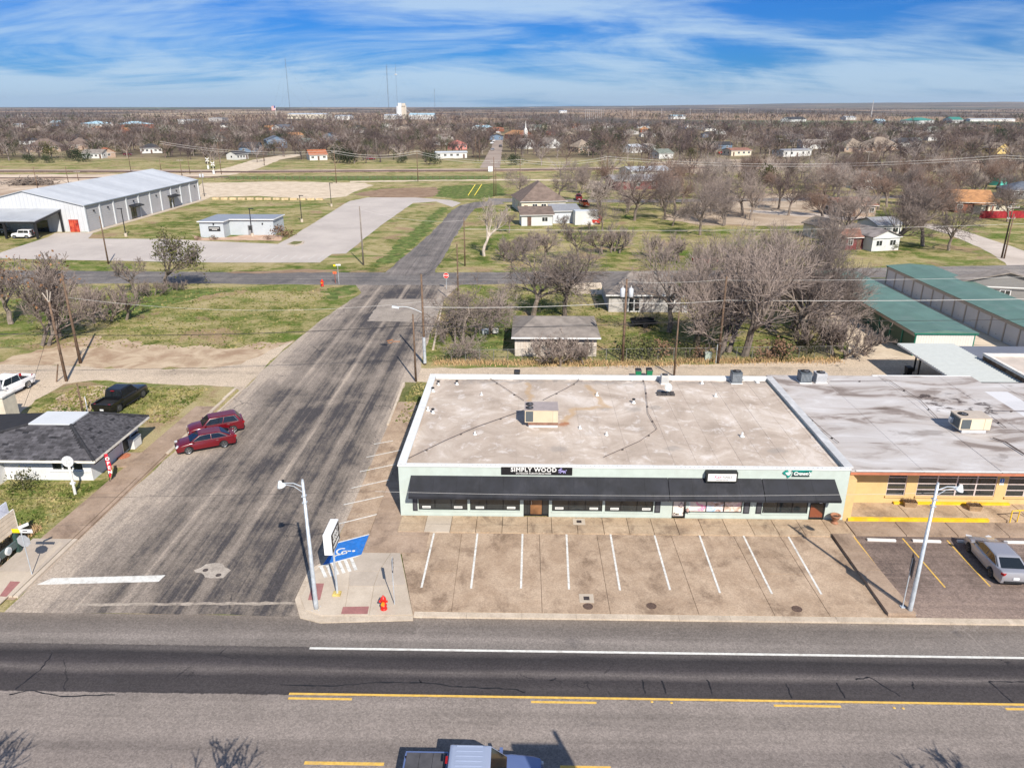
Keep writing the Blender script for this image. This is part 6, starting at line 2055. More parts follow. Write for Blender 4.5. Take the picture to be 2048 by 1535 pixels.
# ------------------------------------------------------------------ trees
M_BARK = S('bark_grey_brown', (.185, .150, .125), .95, .3, 2, rv=.22)
M_TWIG = S('twig_grey_brown', (.215, .172, .150), .95, .25, 1.2, rv=.20)
M_TWIGP = S('twig_purple_brown', (.140, .104, .093), .95, .3, .3, rv=.30)
M_PALEB = S('bark_pale', (.44, .38, .32), .9, .25, 2)
M_PALET = S('twig_pale', (.36, .30, .26), .95, .2, 1.2)
M_CEDAR = S('cedar_green', (.030, .045, .018), .95, .5, 1.2, rv=.3)
M_OLIVE = S('olive_leaf', (.085, .085, .026), .95, .45, 1.5, rv=.25)
M_RUSTL = S('rusty_leaf', (.22, .115, .055), .95, .4, 2)


class TB:
    """tree builder: fast tubes"""
    def __init__(s):
        s.v, s.f = [], []

    def tube(s, pts, rad, n):
        base = len(s.v)
        for k, p in enumerate(pts):
            d = (pts[min(k + 1, len(pts) - 1)] - pts[max(k - 1, 0)])
            a = d.orthogonal().normalized()
            b = d.cross(a).normalized()
            r = rad[k]
            for i in range(n):
                t = 6.2832 * i / n
                s.v.append(p + a * (r * math.cos(t)) + b * (r * math.sin(t)))
        for k in range(len(pts) - 1):
            for i in range(n):
                j = (i + 1) % n
                s.f.append((base + k * n + i, base + k * n + j, base + (k + 1) * n + j, base + (k + 1) * n + i))

    def mesh(s, name, m):
        me = bpy.data.meshes.new(name)
        me.from_pydata([tuple(p) for p in s.v], [], s.f)
        me.materials.append(m)
        return me


def gen_tree(seed, H, spread=.55, kids_=(6, 7, 6, 5), trunk=.28, up=.18, r0=None, stems=1, tw=.020, ratio=.60, bark=None, twig=None, leaves=None, wig=.22):
    rr = random.Random(seed)
    T, C, Lf = TB(), TB(), MB()
    r0 = r0 or H * .022

    def grow(p, d, L, r, lv):
        ns = (5, 4, 3, 3, 2)[min(lv, 4)]
        pts, rad = [p.copy()], [r]
        q = p.copy()
        dd = d.copy()
        for k in range(ns):
            dd = (dd + Vector((rr.gauss(0, wig), rr.gauss(0, wig), rr.gauss(0, wig * .7) + up * (1 if lv else .3)))).normalized()
            q = q + dd * (L / ns)
            pts.append(q.copy())
            rad.append(r * (1 - .62 * (k + 1) / ns) if lv else r * (1 - .35 * (k + 1) / ns))
        tgt = T if lv <= 1 else C
        tgt.tube(pts, [max(x, tw * .6) for x in rad], (7, 5, 4, 3, 3)[min(lv, 4)])
        if lv >= len(kids_):
            if leaves and rr.random() < leaves[1]:
                for _ in range(leaves[2]):
                    c = q + Vector((rr.gauss(0, .3), rr.gauss(0, .3), rr.gauss(0, .25)))
                    a = Vector((rr.gauss(0, 1), rr.gauss(0, 1), rr.gauss(0, 1))).normalized() * leaves[3]
                    b = a.orthogonal().normalized() * leaves[3] * .7
                    Lf.face([c - a, c + b, c + a, c - b])
            return
        n = kids_[lv]
        az = rr.uniform(0, 6.28)
        for i in range(n):
            t = (.55 + .45 * (i + 1) / n) if lv == 0 else (.22 + .78 * (i + rr.random() * .8) / n)
            if lv == 0 and trunk < .2:
                t = .3 + .7 * (i + 1) / n
            f = min(t, .999) * ns
            k = int(f)
            b = pts[k].lerp(pts[k + 1], f - k)
            ax = (pts[k + 1] - pts[k]).normalized()
            az += 2.4 + rr.uniform(-.4, .4)
            s1 = ax.orthogonal().normalized()
            s2 = ax.cross(s1)
            side = s1 * math.cos(az) + s2 * math.sin(az)
            an = spread * rr.uniform(.7, 1.35) * (1.15 if lv == 0 else 1.0)
            nd = (ax * math.cos(an) + side * math.sin(an)).normalized()
            rl = rad[k] * rr.uniform(.50, .72) if lv == 0 else rad[k] * rr.uniform(.42, .62)
            LL = L * ratio * rr.uniform(.75, 1.25) * (1.9 if lv == 0 else 1.0) * (1.1 - .45 * t if lv else 1.0)
            grow(b, nd, LL, max(rl, tw), lv + 1)
    for s in range(stems):
        a = rr.uniform(0, 6.28)
        o = Vector((math.cos(a), math.sin(a), 0)) * (.35 * (s > 0) + .15 * s)
        d = Vector((math.cos(a) * .28 * (stems > 1), math.sin(a) * .28 * (stems > 1), 1)).normalized()
        grow(o, d, H * trunk, r0 * (1 if stems == 1 else .7), 0)
    zmax = max(p.z for p in C.v)
    k = H / zmax
    for B in (T, C):
        B.v = [p * k for p in B.v]
    Lf.v = [tuple(Vector(p) * k) for p in Lf.v]
    out = [T.mesh('trunk', bark or M_BARK), C.mesh('crown', twig or M_TWIG)]
    if leaves:
        out.append(Lf.mesh('foliage', leaves[0], fix=False))
    return out


TREES = {
    'spread': gen_tree(3, 10, .70, (6, 7, 7, 6), .22, .04, ratio=.68, tw=.013, r0=.20),
    'spread2': gen_tree(8, 10, .64, (6, 7, 7, 6), .24, .06, ratio=.66, tw=.013, r0=.20),
    'vase': gen_tree(12, 12, .56, (6, 7, 6, 5), .17, .10, ratio=.70, stems=2, tw=.013, r0=.22, wig=.16),
    'vase2': gen_tree(21, 12, .60, (7, 7, 6, 5), .22, .10, ratio=.68, tw=.013, r0=.24, wig=.16),
    'small': gen_tree(31, 6, .60, (5, 6, 6, 4), .26, .10, ratio=.62, tw=.016),
    'thicket': gen_tree(41, 5, .55, (6, 6, 6), .16, .14, stems=6, tw=.016, twig=M_TWIG),
    'vines': gen_tree(47, 6, .9, (9, 9, 7), .55, -.06, stems=4, tw=.018, ratio=.42, wig=.4),
    'sycamore': gen_tree(55, 11, .48, (5, 6, 6, 4), .34, .16, bark=M_PALEB, twig=M_PALET),
    'oak': gen_tree(61, 9, .56, (6, 7, 6, 4), .30, .10, leaves=(M_OLIVE, .22, 5, .13)),
    'dryleaf': gen_tree(66, 8, .6, (6, 7, 6, 4), .24, .10, leaves=(M_RUSTL, .03, 3, .09)),
}


def gen_evergreen(seed, H, W, m, n=900, s=.24, cone=.4):
    rr = random.Random(seed)
    mb, tr = MB(), MB()
    tr.tube((0, 0, 0), (0, 0, H * .8), H * .02, H * .008, 6)
    lob = [(Vector((rr.gauss(0, W * .22), rr.gauss(0, W * .22), H * (.25 + .6 * rr.random()))), W * rr.uniform(.16, .30)) for _ in range(22)]
    for _ in range(n):
        c, r = rr.choice(lob)
        d = Vector((rr.gauss(0, 1), rr.gauss(0, 1), rr.gauss(0, .8))).normalized()
        p = c + d * r * rr.uniform(.55, 1.05)
        taper = 1 - cone * max(0, p.z / H - .35)
        p.x *= taper
        p.y *= taper
        p.z = max(.15, p.z)
        a = (d + Vector((rr.gauss(0, .6), rr.gauss(0, .6), rr.gauss(0, .6)))).normalized() * s * rr.uniform(.6, 1.4)
        b = a.orthogonal().normalized() * s * .6
        mb.face([p - a * .6, p + b, p + a, p - b])
    k = H / max(p[2] for p in mb.v)
    mb.v = [(x, y, z * k) for x, y, z in mb.v]
    return tr.mesh('trunk', M_BARK), mb.mesh('crown', m, fix=False)


TREES['cedar'] = gen_evergreen(5, 6, 6, M_CEDAR)
TREES['cedar_wide'] = gen_evergreen(9, 5, 8, M_CEDAR, 1100)
TREES['olive'] = gen_evergreen(14, 6, 6, M_OLIVE, 700)
TREES['scrub_green'] = gen_evergreen(19, 2.2, 3.2, S('scrub_leaf', (.095, .10, .035), .95, .5, 2), 420, .16, .1)
TREES['shrub_brown'] = gen_evergreen(24, 1.5, 2.4, S('shrub_russet', (.16, .095, .06), .95, .5, 3), 360, .13, .1)
NAT = {'spread': 10, 'spread2': 10, 'vase': 12, 'vase2': 12, 'small': 6, 'thicket': 5, 'vines': 6, 'sycamore': 11, 'oak': 9, 'dryleaf': 8, 'cedar': 6, 'cedar_wide': 5, 'olive': 6, 'scrub_green': 2.2, 'shrub_brown': 1.5}
OCC = []


def tree(kind, base, top, label, name='bare_tree', cat='tree', group=None, wide=1.0, H=None, rz=None):
    g = G(*base) if len(base) == 2 else Vector(base)
    H = H or ZAT(g.x, g.y, top)
    sc = H / NAT[kind]
    t = thing(name, (g.x, g.y, 0), label, cat, random.uniform(0, 6.28) if rz is None else rz, group)
    t.scale = (sc * wide, sc * wide, sc)
    for part, me in zip(('trunk', 'crown', 'foliage'), TREES[kind]):
        put(part, me, t)
    OCC.append((g.x, g.y))
    return t


for a in (
    ('vase', (84, 692), 512, 'pale leaning bare tree at the left edge, nearest the dirt lot'),
    ('dryleaf', (118, 676), 498, 'bare tree with russet seed clusters, right of the leaning pale one'),
    ('dryleaf', (22, 648), 506, 'russet tipped bare tree cut by the left edge'),
    ('small', (272, 592), 512, 'small bare tree beside the cross street, left of the leafy one'),
    ('spread', (1066, 634), 466, 'wide spreading bare tree behind the board garage, left of two'),
    ('spread2', (1130, 632), 476, 'wide spreading bare tree behind the board garage, right of two'),
    ('spread', (985, 668), 560, 'leaning bare tree at the end of the vine thicket'),
    ('sycamore', (968, 512), 388, 'pale barked bare sycamore beside the north street'),
    ('small', (1018, 466), 424, 'small bare tree left of the white walled shed'),
    ('spread2', (1205, 462), 398, 'gnarled bare tree right of the white box trailer'),
    ('small', (1158, 524), 440, 'thin bare tree in the brush beyond the cross street, left'),
    ('small', (1092, 530), 452, 'low bare tree in the brush beyond the cross street'),
    ('vase', (1442, 706), 452, 'tall many limbed bare tree by the alley fence, left of a pair'),
    ('vase2', (1489, 712), 446, 'tall bare tree by the alley fence, right of a pair'),
    ('spread2', (1338, 664), 486, 'bare tree right of the brick house, in the back yard'),
    ('vase', (1396, 690), 470, 'bare tree left of the alley pair, reaching the fence'),
    ('spread2', (1606, 690), 500, 'low spreading bare tree at the edge of the gravel yard'),
    ('vase2', (1535, 655), 450, 'broad bare tree behind the alley pair'),
    ('vase', (1582, 658), 462, 'bare tree beside the gravel yard, left'),
    ('vase', (1628, 650), 470, 'bare tree beside the gravel yard, right, before the green roof'),
    ('vase2', (1400, 600), 452, 'bare tree right of the brick house roof'),
    ('vase', (1470, 600), 440, 'bare tree deep in the right hand thicket'),
    ('vase2', (1560, 575), 432, 'bare tree near the cross street in the right hand thicket'),
    ('vase', (1655, 570), 440, 'bare tree at the left end of the first green roof'),
    ('spread2', (1897, 501), 400, 'forked bare tree on the corner lawn by the white cottage'),
    ('vase2', (1845, 492), 352, 'dense dark bare tree right of the white cottage'),
    ('vase', (1786, 488), 356, 'tall bare tree rising behind the white cottage'),
    ('vase2', (1700, 486), 366, 'bare tree left of the white cottage porch'),
    ('vase', (1640, 520), 402, 'bare tree leaning over the cross street, right'),
    ('spread2', (1400, 470), 372, 'spreading bare tree in the open green lot, left'),
    ('vase', (1446, 452), 352, 'tall bare tree in the open green lot, right'),
    ('vase2', (1500, 440), 350, 'bare tree behind the green lot'),
    ('spread', (1345, 452), 398, 'bare tree casting shade on the open green lot'),
    ('spread2', (1042, 396), 336, 'bare tree behind the brown hip roof, left'),
    ('spread', (1118, 398), 332, 'bare tree behind the brown hip roof, right'),
    ('vase', (1160, 388), 326, 'bare tree by the gravel drive'),
    ('vase2', (1240, 384), 330, 'bare tree in front of the dark barn'),
    ('spread', (1342, 402), 336, 'bare tree right of the dark barn'),
    ('small', (1128, 470), 428, 'scraggly bare tree before the metal shed'),
):
    tree(a[0], a[1], a[2], a[3])
tree('oak', (327, 580), 452, 'leaning tree with sparse olive foliage beside the cross street', 'leafy_tree')
for k, b, tp, lab in (('vines', (925, 690), 548, 'tangled brown vine thicket along the side street, front'), ('vines', (945, 628), 540, 'tangled brown vine thicket along the side street, back'), ('vines', (905, 716), 640, 'low vine tangle at the alley corner'),
                      ('thicket', (1340, 520), 462, 'grey brush clump at the edge of the green lot'), ('thicket', (1222, 505), 446, 'dense grey brush right of the thin trees'), ('thicket', (1020, 520), 470, 'grey brush patch by the sycamore'), ('thicket', (1060, 500), 462, 'grey brush patch before the sheds'),
                      ('thicket', (310, 590), 556, 'dry brush at the foot of the leafy tree'), ('thicket', (355, 580), 560, 'dry brush right of the leafy tree'), ('thicket', (210, 640), 560, 'thin brush clump in the left green lot'),
                      ('thicket', (1106, 722), 660, 'thin bare saplings against the board garage'), ('thicket', (1160, 722), 676, 'leafless sapling against the garage, right end'), ('thicket', (1690, 712), 640, 'bare saplings at the corner of the gravel yard'), ('thicket', (1655, 700), 610, 'bare saplings along the gravel yard'),
                      ('thicket', (1530, 610), 520, 'brush under the right hand trees, left'), ('thicket', (1610, 620), 530, 'brush under the right hand trees, right')):
    tree(k, b, tp, lab, 'brush', 'brush')
for i, (b, tp, k) in enumerate((((1262, 712), 668, 'scrub_green'), ((1300, 714), 672, 'scrub_green'), ((1330, 712), 676, 'shrub_brown'), ((1370, 715), 680, 'scrub_green'), ((1405, 712), 686, 'shrub_brown'), ((1540, 712), 672, 'shrub_brown'), ((1568, 712), 676, 'scrub_green'), ((1612, 710), 668, 'scrub_green'))):
    tree(k, b, tp, 'scrubby %s bush on the alley fence line, %s from the left' % ('green' if k == 'scrub_green' else 'brown', ('first', 'second', 'third', 'fourth', 'fifth', 'sixth', 'seventh', 'last')[i]), 'bush', 'bush', 'bushes along the alley fence')
for k, b, tp, lab in (('scrub_green', (48, 978), 938, 'spiky dark shrub before the white office wall'), ('shrub_brown', (1848 - 480 - 802, 475), 450, 'red brown shrub at the corner of the metal office'), ('shrub_brown', (428, 480), 470, 'dark shrub below the office sign'), ('shrub_brown', (394, 480), 471, 'brown shrub at the left corner of the metal office'),
                      ('shrub_brown', (535, 480), 470, 'dry tan grass clump before the metal office'), ('scrub_green', (1782, 500), 480, 'dark low shrub before the white cottage')):
    tree(k, b, tp, lab, 'shrub', 'shrub')
for k, b, tp, lab in (('olive', (1528, 380), 326, 'round olive evergreen among bare trees'), ('cedar', (1236, 292), 262, 'dark evergreen crown in the middle distance'), ('cedar', (1316, 302), 281, 'small dark evergreen beside the narrow white house'), ('olive', (1380, 318), 294, 'olive evergreen by the pale lane'),
                      ('cedar', (1992, 290), 250, 'tall dark pine standing out on the right'), ('cedar', (1920, 312), 293, 'dark green cedar at the edge of the open field'), ('cedar_wide', (152, 322), 294, 'dark spreading cedar beside the grey roofed house, left'), ('cedar_wide', (172, 324), 304, 'dark cedar beside the grey roofed house, right'),
                      ('cedar_wide', (700, 328), 296, 'dense dark evergreen clump by the tracks, left'), ('cedar_wide', (680, 326), 290, 'dark evergreen beside the rust red roof'), ('cedar_wide', (862, 329), 300, 'dark bush before the mobile home'), ('cedar_wide', (806, 326), 310, 'low dark bush by the tracks'),
                      ('cedar_wide', (60, 326), 306, 'dark hedge clump at the far left'), ('cedar_wide', (95, 326), 308, 'dark hedge clump at the far left, right one'), ('olive', (238, 308), 288, 'bright olive tree by the parked red car'), ('cedar', (1872, 244), 234, 'dark evergreen beside the left green roof'),
                      ('cedar', (1772, 240), 232, 'dark evergreen on the plain, left of the green roofs'), ('olive', (1560, 300), 270, 'olive tinted evergreen left of the hip roofs'), ('olive', (1760, 280), 262, 'olive tinted tree behind the hip roofs'), ('cedar', (1090, 270), 244, 'dark evergreen right of the church'), ('cedar', (1300, 275), 255, 'dark evergreen by the pale lane end'),
                      ('cedar_wide', (1028, 330), 306, 'dark bush at the foot of the far street'), ('cedar', (560, 290), 262, 'dark evergreen behind the blue house')):
    tree(k, b, tp, lab, 'evergreen_tree', 'evergreen')

# --- far trees
def far_lod(seed, H, nl, nt, tw, m):
    rr = random.Random(seed)
    B = TB()
    B.tube([Vector((0, 0, 0)), Vector((rr.gauss(0, .1), rr.gauss(0, .1), H * .35))], [H * .025, H * .016], 4)
    for i in range(nl):
        a = i * 2.4 + rr.random()
        el = rr.uniform(.5, 1.25)
        L = H * rr.uniform(.42, .66)
        d = Vector((math.cos(a) * math.cos(el), math.sin(a) * math.cos(el), math.sin(el)))
        p0 = Vector((0, 0, H * rr.uniform(.2, .38)))
        p1 = p0 + d * L
        B.tube([p0, p0.lerp(p1, .5) + Vector((0, 0, -.2)), p1], [H * .012, H * .007, H * .003], 3)
        for j in range(nt):
            q = p0.lerp(p1, rr.uniform(.3, 1))
            e = (d + Vector((rr.gauss(0, .75), rr.gauss(0, .75), rr.gauss(0, .6) + .25))).normalized() * H * rr.uniform(.13, .26)
            s = e.orthogonal().normalized() * tw
            n = len(B.v)
            B.v += [q - s, q + s, q + e + s * .3, q + e - s * .3]
            B.f.append((n, n + 1, n + 2, n + 3))
    return B


LOD1 = [far_lod(100 + i, 10, 10, 13, .055, None) for i in range(6)]
LOD1M = [b.mesh('bare_crown', M_TWIGP) for b in LOD1]
LOD2 = [far_lod(200 + i, 10, 6, 6, .13, None) for i in range(4)]
LOD3 = [far_lod(300 + i, 10, 3, 4, .32, None) for i in range(4)]


def segd(x, y, a, b):
    p, q = Vector(a), Vector(b)
    t = max(0, min(1, (Vector((x, y)) - p).dot(q - p) / (q - p).length_squared))
    return ((p + (q - p) * t) - Vector((x, y))).length


FS = (G2(980, 336), G2(1008, 268))
CR = (G2(430, 349), G2(600, 312))
LANE = (G2(1270, 300), G2(1275, 266))


def clear_here(x, y, rad):
    if min(segd(x, y, *FS) - (5 + y * .004), segd(x, y, *CR) - 6, segd(x, y, *LANE) - 5) < 0:
        return False
    for hx, hy, hw, hd in FOOT:
        if abs(x - hx - (y - hy) * hx / max(hy, 1)) < hw + 3.5 and -((38 if hd < 8 or hd > 12.5 else 26) if hy > 350 else 6) < y - hy < hd + 4:
            return False
    return True


rng = random.Random(77)
spots = []
# town woods
ylim0 = 384


def front_edge(x):
    """where the wooded town begins behind the railway"""
    return 392 + (30 if -70 < x < 30 else 0) + 22 * math.sin(x * .021) + 16 * math.sin(x * .057 + 1)


yy = 372.0
while yy < 1650:
    stp = 10.6 if yy < 720 else (15 if yy < 1100 else 21)
    half = yy * .76 + 30
    xx = -half
    while xx < half:
        x, y = xx + rng.uniform(-stp * .5, stp * .5), yy + rng.uniform(-stp * .5, stp * .5)
        xx += stp
        d = .5 + .5 * math.sin(x * .013 + y * .006) * math.sin(y * .011 - x * .004 + 2)
        keep = .78 + .22 * d if y < 1150 else .15 + .6 * (d > .45)
        fe = front_edge(x) + (max(0, x - 60) * .12 if x > 60 else 0)
        if y < fe or rng.random() > keep:
            continue
        # open fields at the right beyond the town
        if y > 900 + .25 * x + 120 * math.sin(x * .006) and x > 60 and rng.random() < .85:
            continue
        if not clear_here(x, y, 5):
            continue
        spots.append((y, x))
    yy += stp
# loose trees between the cross street and the railway on the right
for _ in range(2000):
    y = rng.uniform(190, 385)
    x = rng.uniform(-12, y * .8)
    if y < rail_y(x) - 18 and x > 10 + (260 - min(y, 260)) * .2 or y > rail_y(x) + 24:
        if abs(y - rail_y(x)) < 20:
            continue
        dense = 1.0 if (x > 95 and y < 330) else (.30 if y < 330 else .35)
        if rng.random() < dense * .75 and clear_here(x, y, 6) and all((x - a) ** 2 + (y - b) ** 2 > 48 for a, b in OCC):
            if 225 < y < 240 + max(0, x - 80) * .25 and rng.random() < .7:
                continue
            spots.append((y, x))
            OCC.append((x, y))
spots.sort(key=lambda s: s[0])
NIND = 258
FARM = [S('wood_purple', (.098, .071, .066), .95, .3, .02), S('wood_brown', (.150, .108, .088), .95, .3, .02), S('wood_grey', (.27, .225, .20), .95, .25, .02), S('wood_olive', (.050, .056, .024), .95, .3, .02)]
MIXT = [M_TWIG, M_TWIG, M_TWIGP, M_PALET, S('twig_rust', (.20, .135, .105), .95, .3, 1)]
masses = {0: [], 1: [], 2: []}
for i, (y, x) in enumerate(spots):
    hgt = rng.uniform(7.0, 11.5) if y < 700 else rng.uniform(8, 13)
    if i < NIND:
        if y < 300:
            kd = rng.choice(('vase', 'vase2', 'spread2', 'spread'))
            hgt = rng.uniform(8, 12.5)
            o = thing('bare_tree', (x, y, 0), 'x', 'tree', rng.uniform(0, 6.28))
            o.scale = (hgt / NAT[kd],) * 3
            for part, me in zip(('trunk', 'crown'), TREES[kd]):
                c = put(part, me, o)
            c.material_slots[0].link = 'OBJECT'
            c.material_slots[0].material = rng.choice(MIXT)
        else:
            o = put('bare_tree', rng.choice(LOD1M), None, (x, y, 0), rng.uniform(0, 6.28), (hgt / 10 * rng.uniform(.95, 1.35),) * 2 + (hgt / 10,))
            o.material_slots[0].link = 'OBJECT'
            o.material_slots[0].material = rng.choice(FARM[:3])
        tag(o, 'bare brown tree among the scattered houses around the railway', 'tree', 'bare trees around the railway')
    else:
        masses[0 if y < 760 else (1 if y < 1250 else 2)].append((x, y, hgt))


def merge_trees(name, lods, items, mats_):
    V, F, MI = [], [], []
    base = 0
    tv = [np.array([tuple(p) for p in b.v]) for b in lods]
    tf_ = [np.array(b.f) for b in lods]
    for x, y, hgt in items:
        k = rng.randrange(len(lods))
        a = rng.uniform(0, 6.28)
        s = hgt / 10
        c, d = math.cos(a), math.sin(a)
        w_ = s * rng.uniform(1.0, 1.45)
        v = tv[k]
        V.append(np.stack([x + w_ * (v[:, 0] * c - v[:, 1] * d), y + w_ * (v[:, 0] * d + v[:, 1] * c), s * v[:, 2]], 1))
        F.append(tf_[k] + base)
        q = rng.random()
        MI.append(np.full(len(tf_[k]), 0 if q < .46 else (1 if q < .74 else (2 if q < .91 else 3))))
        base += len(v)
    V, F, MI = np.concatenate(V), np.concatenate(F), np.concatenate(MI)
    me = bpy.data.meshes.new(name)
    me.vertices.add(len(V))
    me.vertices.foreach_set('co', V.astype(np.float32).ravel())
    me.loops.add(F.size)
    me.loops.foreach_set('vertex_index', F.astype(np.int32).ravel())
    me.polygons.add(len(F))
    me.polygons.foreach_set('loop_start', np.arange(0, F.size, 4, dtype=np.int32))
    for m in mats_:
        me.materials.append(m)
    me.polygons.foreach_set('material_index', MI.astype(np.int32))
    me.update(calc_edges=True)
    return me


for k, (lod, nm) in enumerate(((LOD1, 'town_woodland'), (LOD2, 'far_woodland'), (LOD3, 'distant_woodland'))):
    if masses[k]:
        o = put(nm, merge_trees(nm, lod, masses[k], FARM))
        o['kind'] = 'stuff'
for _ in range(34):
    y = rng.uniform(400, 950)
    x = rng.uniform(-.68, .68) * y
    if clear_here(x, y, 5):
        kd = rng.choice(('cedar', 'cedar_wide', 'olive'))
        tree(kd, (x, y, 0), 0, 'dark evergreen standing among the bare trees of the town', 'evergreen_tree', 'evergreen', 'evergreens in the town woods', 1.1, rng.uniform(5.5, 9))
# tree rows and woods out on the plain
items = []
for _ in range(200):
    y = 1500 + 3800 * rng.random() ** 1.6
    x0 = rng.uniform(-.74, .74) * y
    n = rng.randrange(10, 34)
    sl = rng.uniform(-.15, .15)
    for i in range(n):
        items.append((x0 + i * 16 + rng.uniform(-5, 5), y + i * 16 * sl + rng.uniform(-12, 12), rng.uniform(8, 14)))
o = put('plain_woodland', merge_trees('plain_woodland', LOD3, items, FARM))
o['kind'] = 'stuff'
# tall dry grass along the alley fence and street edges
bl = MB()
rr = random.Random(9)
for _ in range(5200):
    if rr.random() < .72:
        t = rr.random()
        x, y = -10.5 + 46 * t, 79.4 + rr.gauss(0, .55) + (1.6 * t if t > .6 else 0)
    else:
        x, y = rr.uniform(-34.5, -32.9), rr.uniform(38.5, 44)
        x += (43 - y) * .05
    h_ = rr.uniform(.15, .5)
    a = rr.uniform(0, 6.28)
    dx_, dy_ = .05 * math.cos(a), .05 * math.sin(a)
    bl.face([(x - dx_, y - dy_, 0), (x + dx_, y + dy_, 0), (x + rr.gauss(0, .12), y + rr.gauss(0, .12), h_)])
o = bl.build('dry_grass', S('dry_grass_blade', (.40, .27, .14), .95, .35, 3), None, fix=False)
o['kind'] = 'stuff'
# lawn tufts: short uneven grass on the near lots
bl = MB()
LAWN = [((-46, 62, -32.4, 71), 2600), ((-46, 38, -32.5, 50), 3600), ((-64, 84, -30, 116), 3200), ((-11.5, 80, 32, 116), 3600), ((-11.8, 62.5, -8.9, 73), 500)]
for (x0, y0, x1, y1), n in LAWN:
    for _ in range(n):
        x, y = rr.uniform(x0, x1), rr.uniform(y0, y1)
        s_ = rr.uniform(.06, .17)
        for q in range(3):
            a = rr.uniform(0, 6.28)
            bl.face([(x + s_ * math.cos(a), y + s_ * math.sin(a), 0), (x + s_ * math.cos(a + 2.4), y + s_ * math.sin(a + 2.4), 0), (x + rr.gauss(0, s_ * .6), y + rr.gauss(0, s_ * .6), s_ * rr.uniform(.6, 1.3))])
o = bl.build('lawn_tufts', mat('tuft_grass', lambda n: dict(c=n.ramp(n.noise(n.pos(), .5, 5, .7), [(.35, (.06, .095, .02)), (.5, (.18, .18, .06)), (.65, (.36, .29, .14))]), r=.95, spec=.1)), None, fix=False)
o['kind'] = 'stuff'

# ------------------------------------------------------------------ vehicles (local: +x forward, y to the left)
def paint(n, c, coat=.7, met=.0):
    return S('paint_' + n, c, .32, .03, 1, met=met, spec=.5, coat=coat)


P_RED = paint('ruby', (.115, .0012, .006), .6)
P_BLACK = paint('black', (.006, .006, .007), .6)
P_WHITE = paint('white', (.76, .76, .77), .4)
P_SILVER = paint('silver', (.42, .42, .45), .7, .45)
P_BLUE = paint('steel_blue', (.13, .18, .36), .7, .3)
P_GREY = paint('grey', (.30, .31, .33), .6, .2)
P_MAROON = paint('maroon', (.13, .012, .016), .6)
M_LAMP = S('lamp_clear', (.55, .56, .58), .15, .05)
M_TAIL = S('lamp_red', (.30, .008, .010), .2, .1)
M_PLATE = S('number_plate', (.66, .67, .68), .5, .05)
M_TRIMD = S('trim_dark', (.02, .02, .021), .6, .1)

KIND = {
    # L, W, wheel r, wheelbase half, top profile (x, z) tail -> nose, cabin base z, cabin (xb0, xb1, xt0, xt1, zt), roof half width share
    'sedan': dict(L=4.75, W=1.86, r=.335, ax=(-1.36, 1.45), top=[(-2.36, .48), (-2.37, .80), (-2.30, 1.02), (-2.05, 1.07), (-1.55, 1.05), (-.6, 1.0), (.9, .98), (1.25, .96), (1.9, .86), (2.22, .72), (2.36, .55), (2.37, .34)], cab=(-2.10, 1.28, -1.10, .40, .98, 1.45)),
    'suv': dict(L=4.65, W=1.88, r=.36, ax=(-1.33, 1.36), top=[(-2.31, .55), (-2.33, .9), (-2.28, 1.10), (-1.9, 1.12), (-.6, 1.08), (.85, 1.06), (1.1, 1.05), (1.85, .98), (2.2, .86), (2.31, .66), (2.33, .40)], cab=(-2.20, 1.15, -1.72, .42, 1.06, 1.66)),
    'pickup': dict(L=5.9, W=2.0, r=.41, ax=(-1.80, 1.92), top=[(-2.95, .62), (-2.95, .88), (-1.12, .88), (-1.10, 1.14), (.2, 1.14), (1.35, 1.14), (1.6, 1.17), (2.5, 1.13), (2.82, 1.04), (2.93, .8), (2.95, .48)], cab=(-1.10, 1.42, -.98, .66, 1.12, 1.88)),
    'jeep': dict(L=4.3, W=1.86, r=.42, ax=(-1.35, 1.38), top=[(-2.1, .6), (-2.1, 1.1), (-1.0, 1.12), (.5, 1.12), (.6, 1.14), (1.8, 1.08), (1.9, .95), (2.1, .85), (2.12, .55)], cab=(-2.08, .62, -2.02, .40, 1.10, 1.84)),
}


def body_mesh(k):
    d = KIND[k]
    L, W, r = d['L'], d['W'], d['r']
    prof = list(d['top'])
    zb = .26 if k in ('sedan', 'suv') else .38
    bot = []
    ra = r * 1.17
    for cx in sorted(d['ax'], reverse=True):
        for i in range(9):
            a = math.pi * i / 8
            bot.append((cx + ra * math.cos(a), max(zb, r + ra * math.sin(a) * 1.0)))
    x_n, x_t = prof[-1][0], prof[0][0]
    poly = prof + [(x_n - .06, zb)] + bot + [(x_t + .06, zb)]
    n = len(poly)
    secs = [(-W / 2, .09), (-W / 2 + .05, .028), (-W / 2 + .16, 0), (W / 2 - .16, 0), (W / 2 - .05, .028), (W / 2, .09)]
    V, F = [], []
    for y, ins in secs:
        for x, z in poly:
            xx = x * (1 - ins / (L / 2))
            zz = z - ins * .9 if z > .75 else z
            V.append((xx, y * (1 - .12 * (abs(x) / (L / 2)) ** 5), zz))
    for s in range(len(secs) - 1):
        for i in range(n):
            j = (i + 1) % n
            F.append((s * n + i, s * n + j, (s + 1) * n + j, (s + 1) * n + i))
    F.append(tuple(range(n)))
    F.append(tuple(range(5 * n + n - 1, 5 * n - 1, -1)))
    return MB().add(V, F)


def smooth_by_angle(me, ang=40):
    bm = bmesh.new()
    bm.from_mesh(me)
    for f in bm.faces:
        f.smooth = True
    for e in bm.edges:
        if len(e.link_faces) == 2 and e.calc_face_angle(0) > R(ang):
            e.smooth = False
    bm.to_mesh(me)
    bm.free()


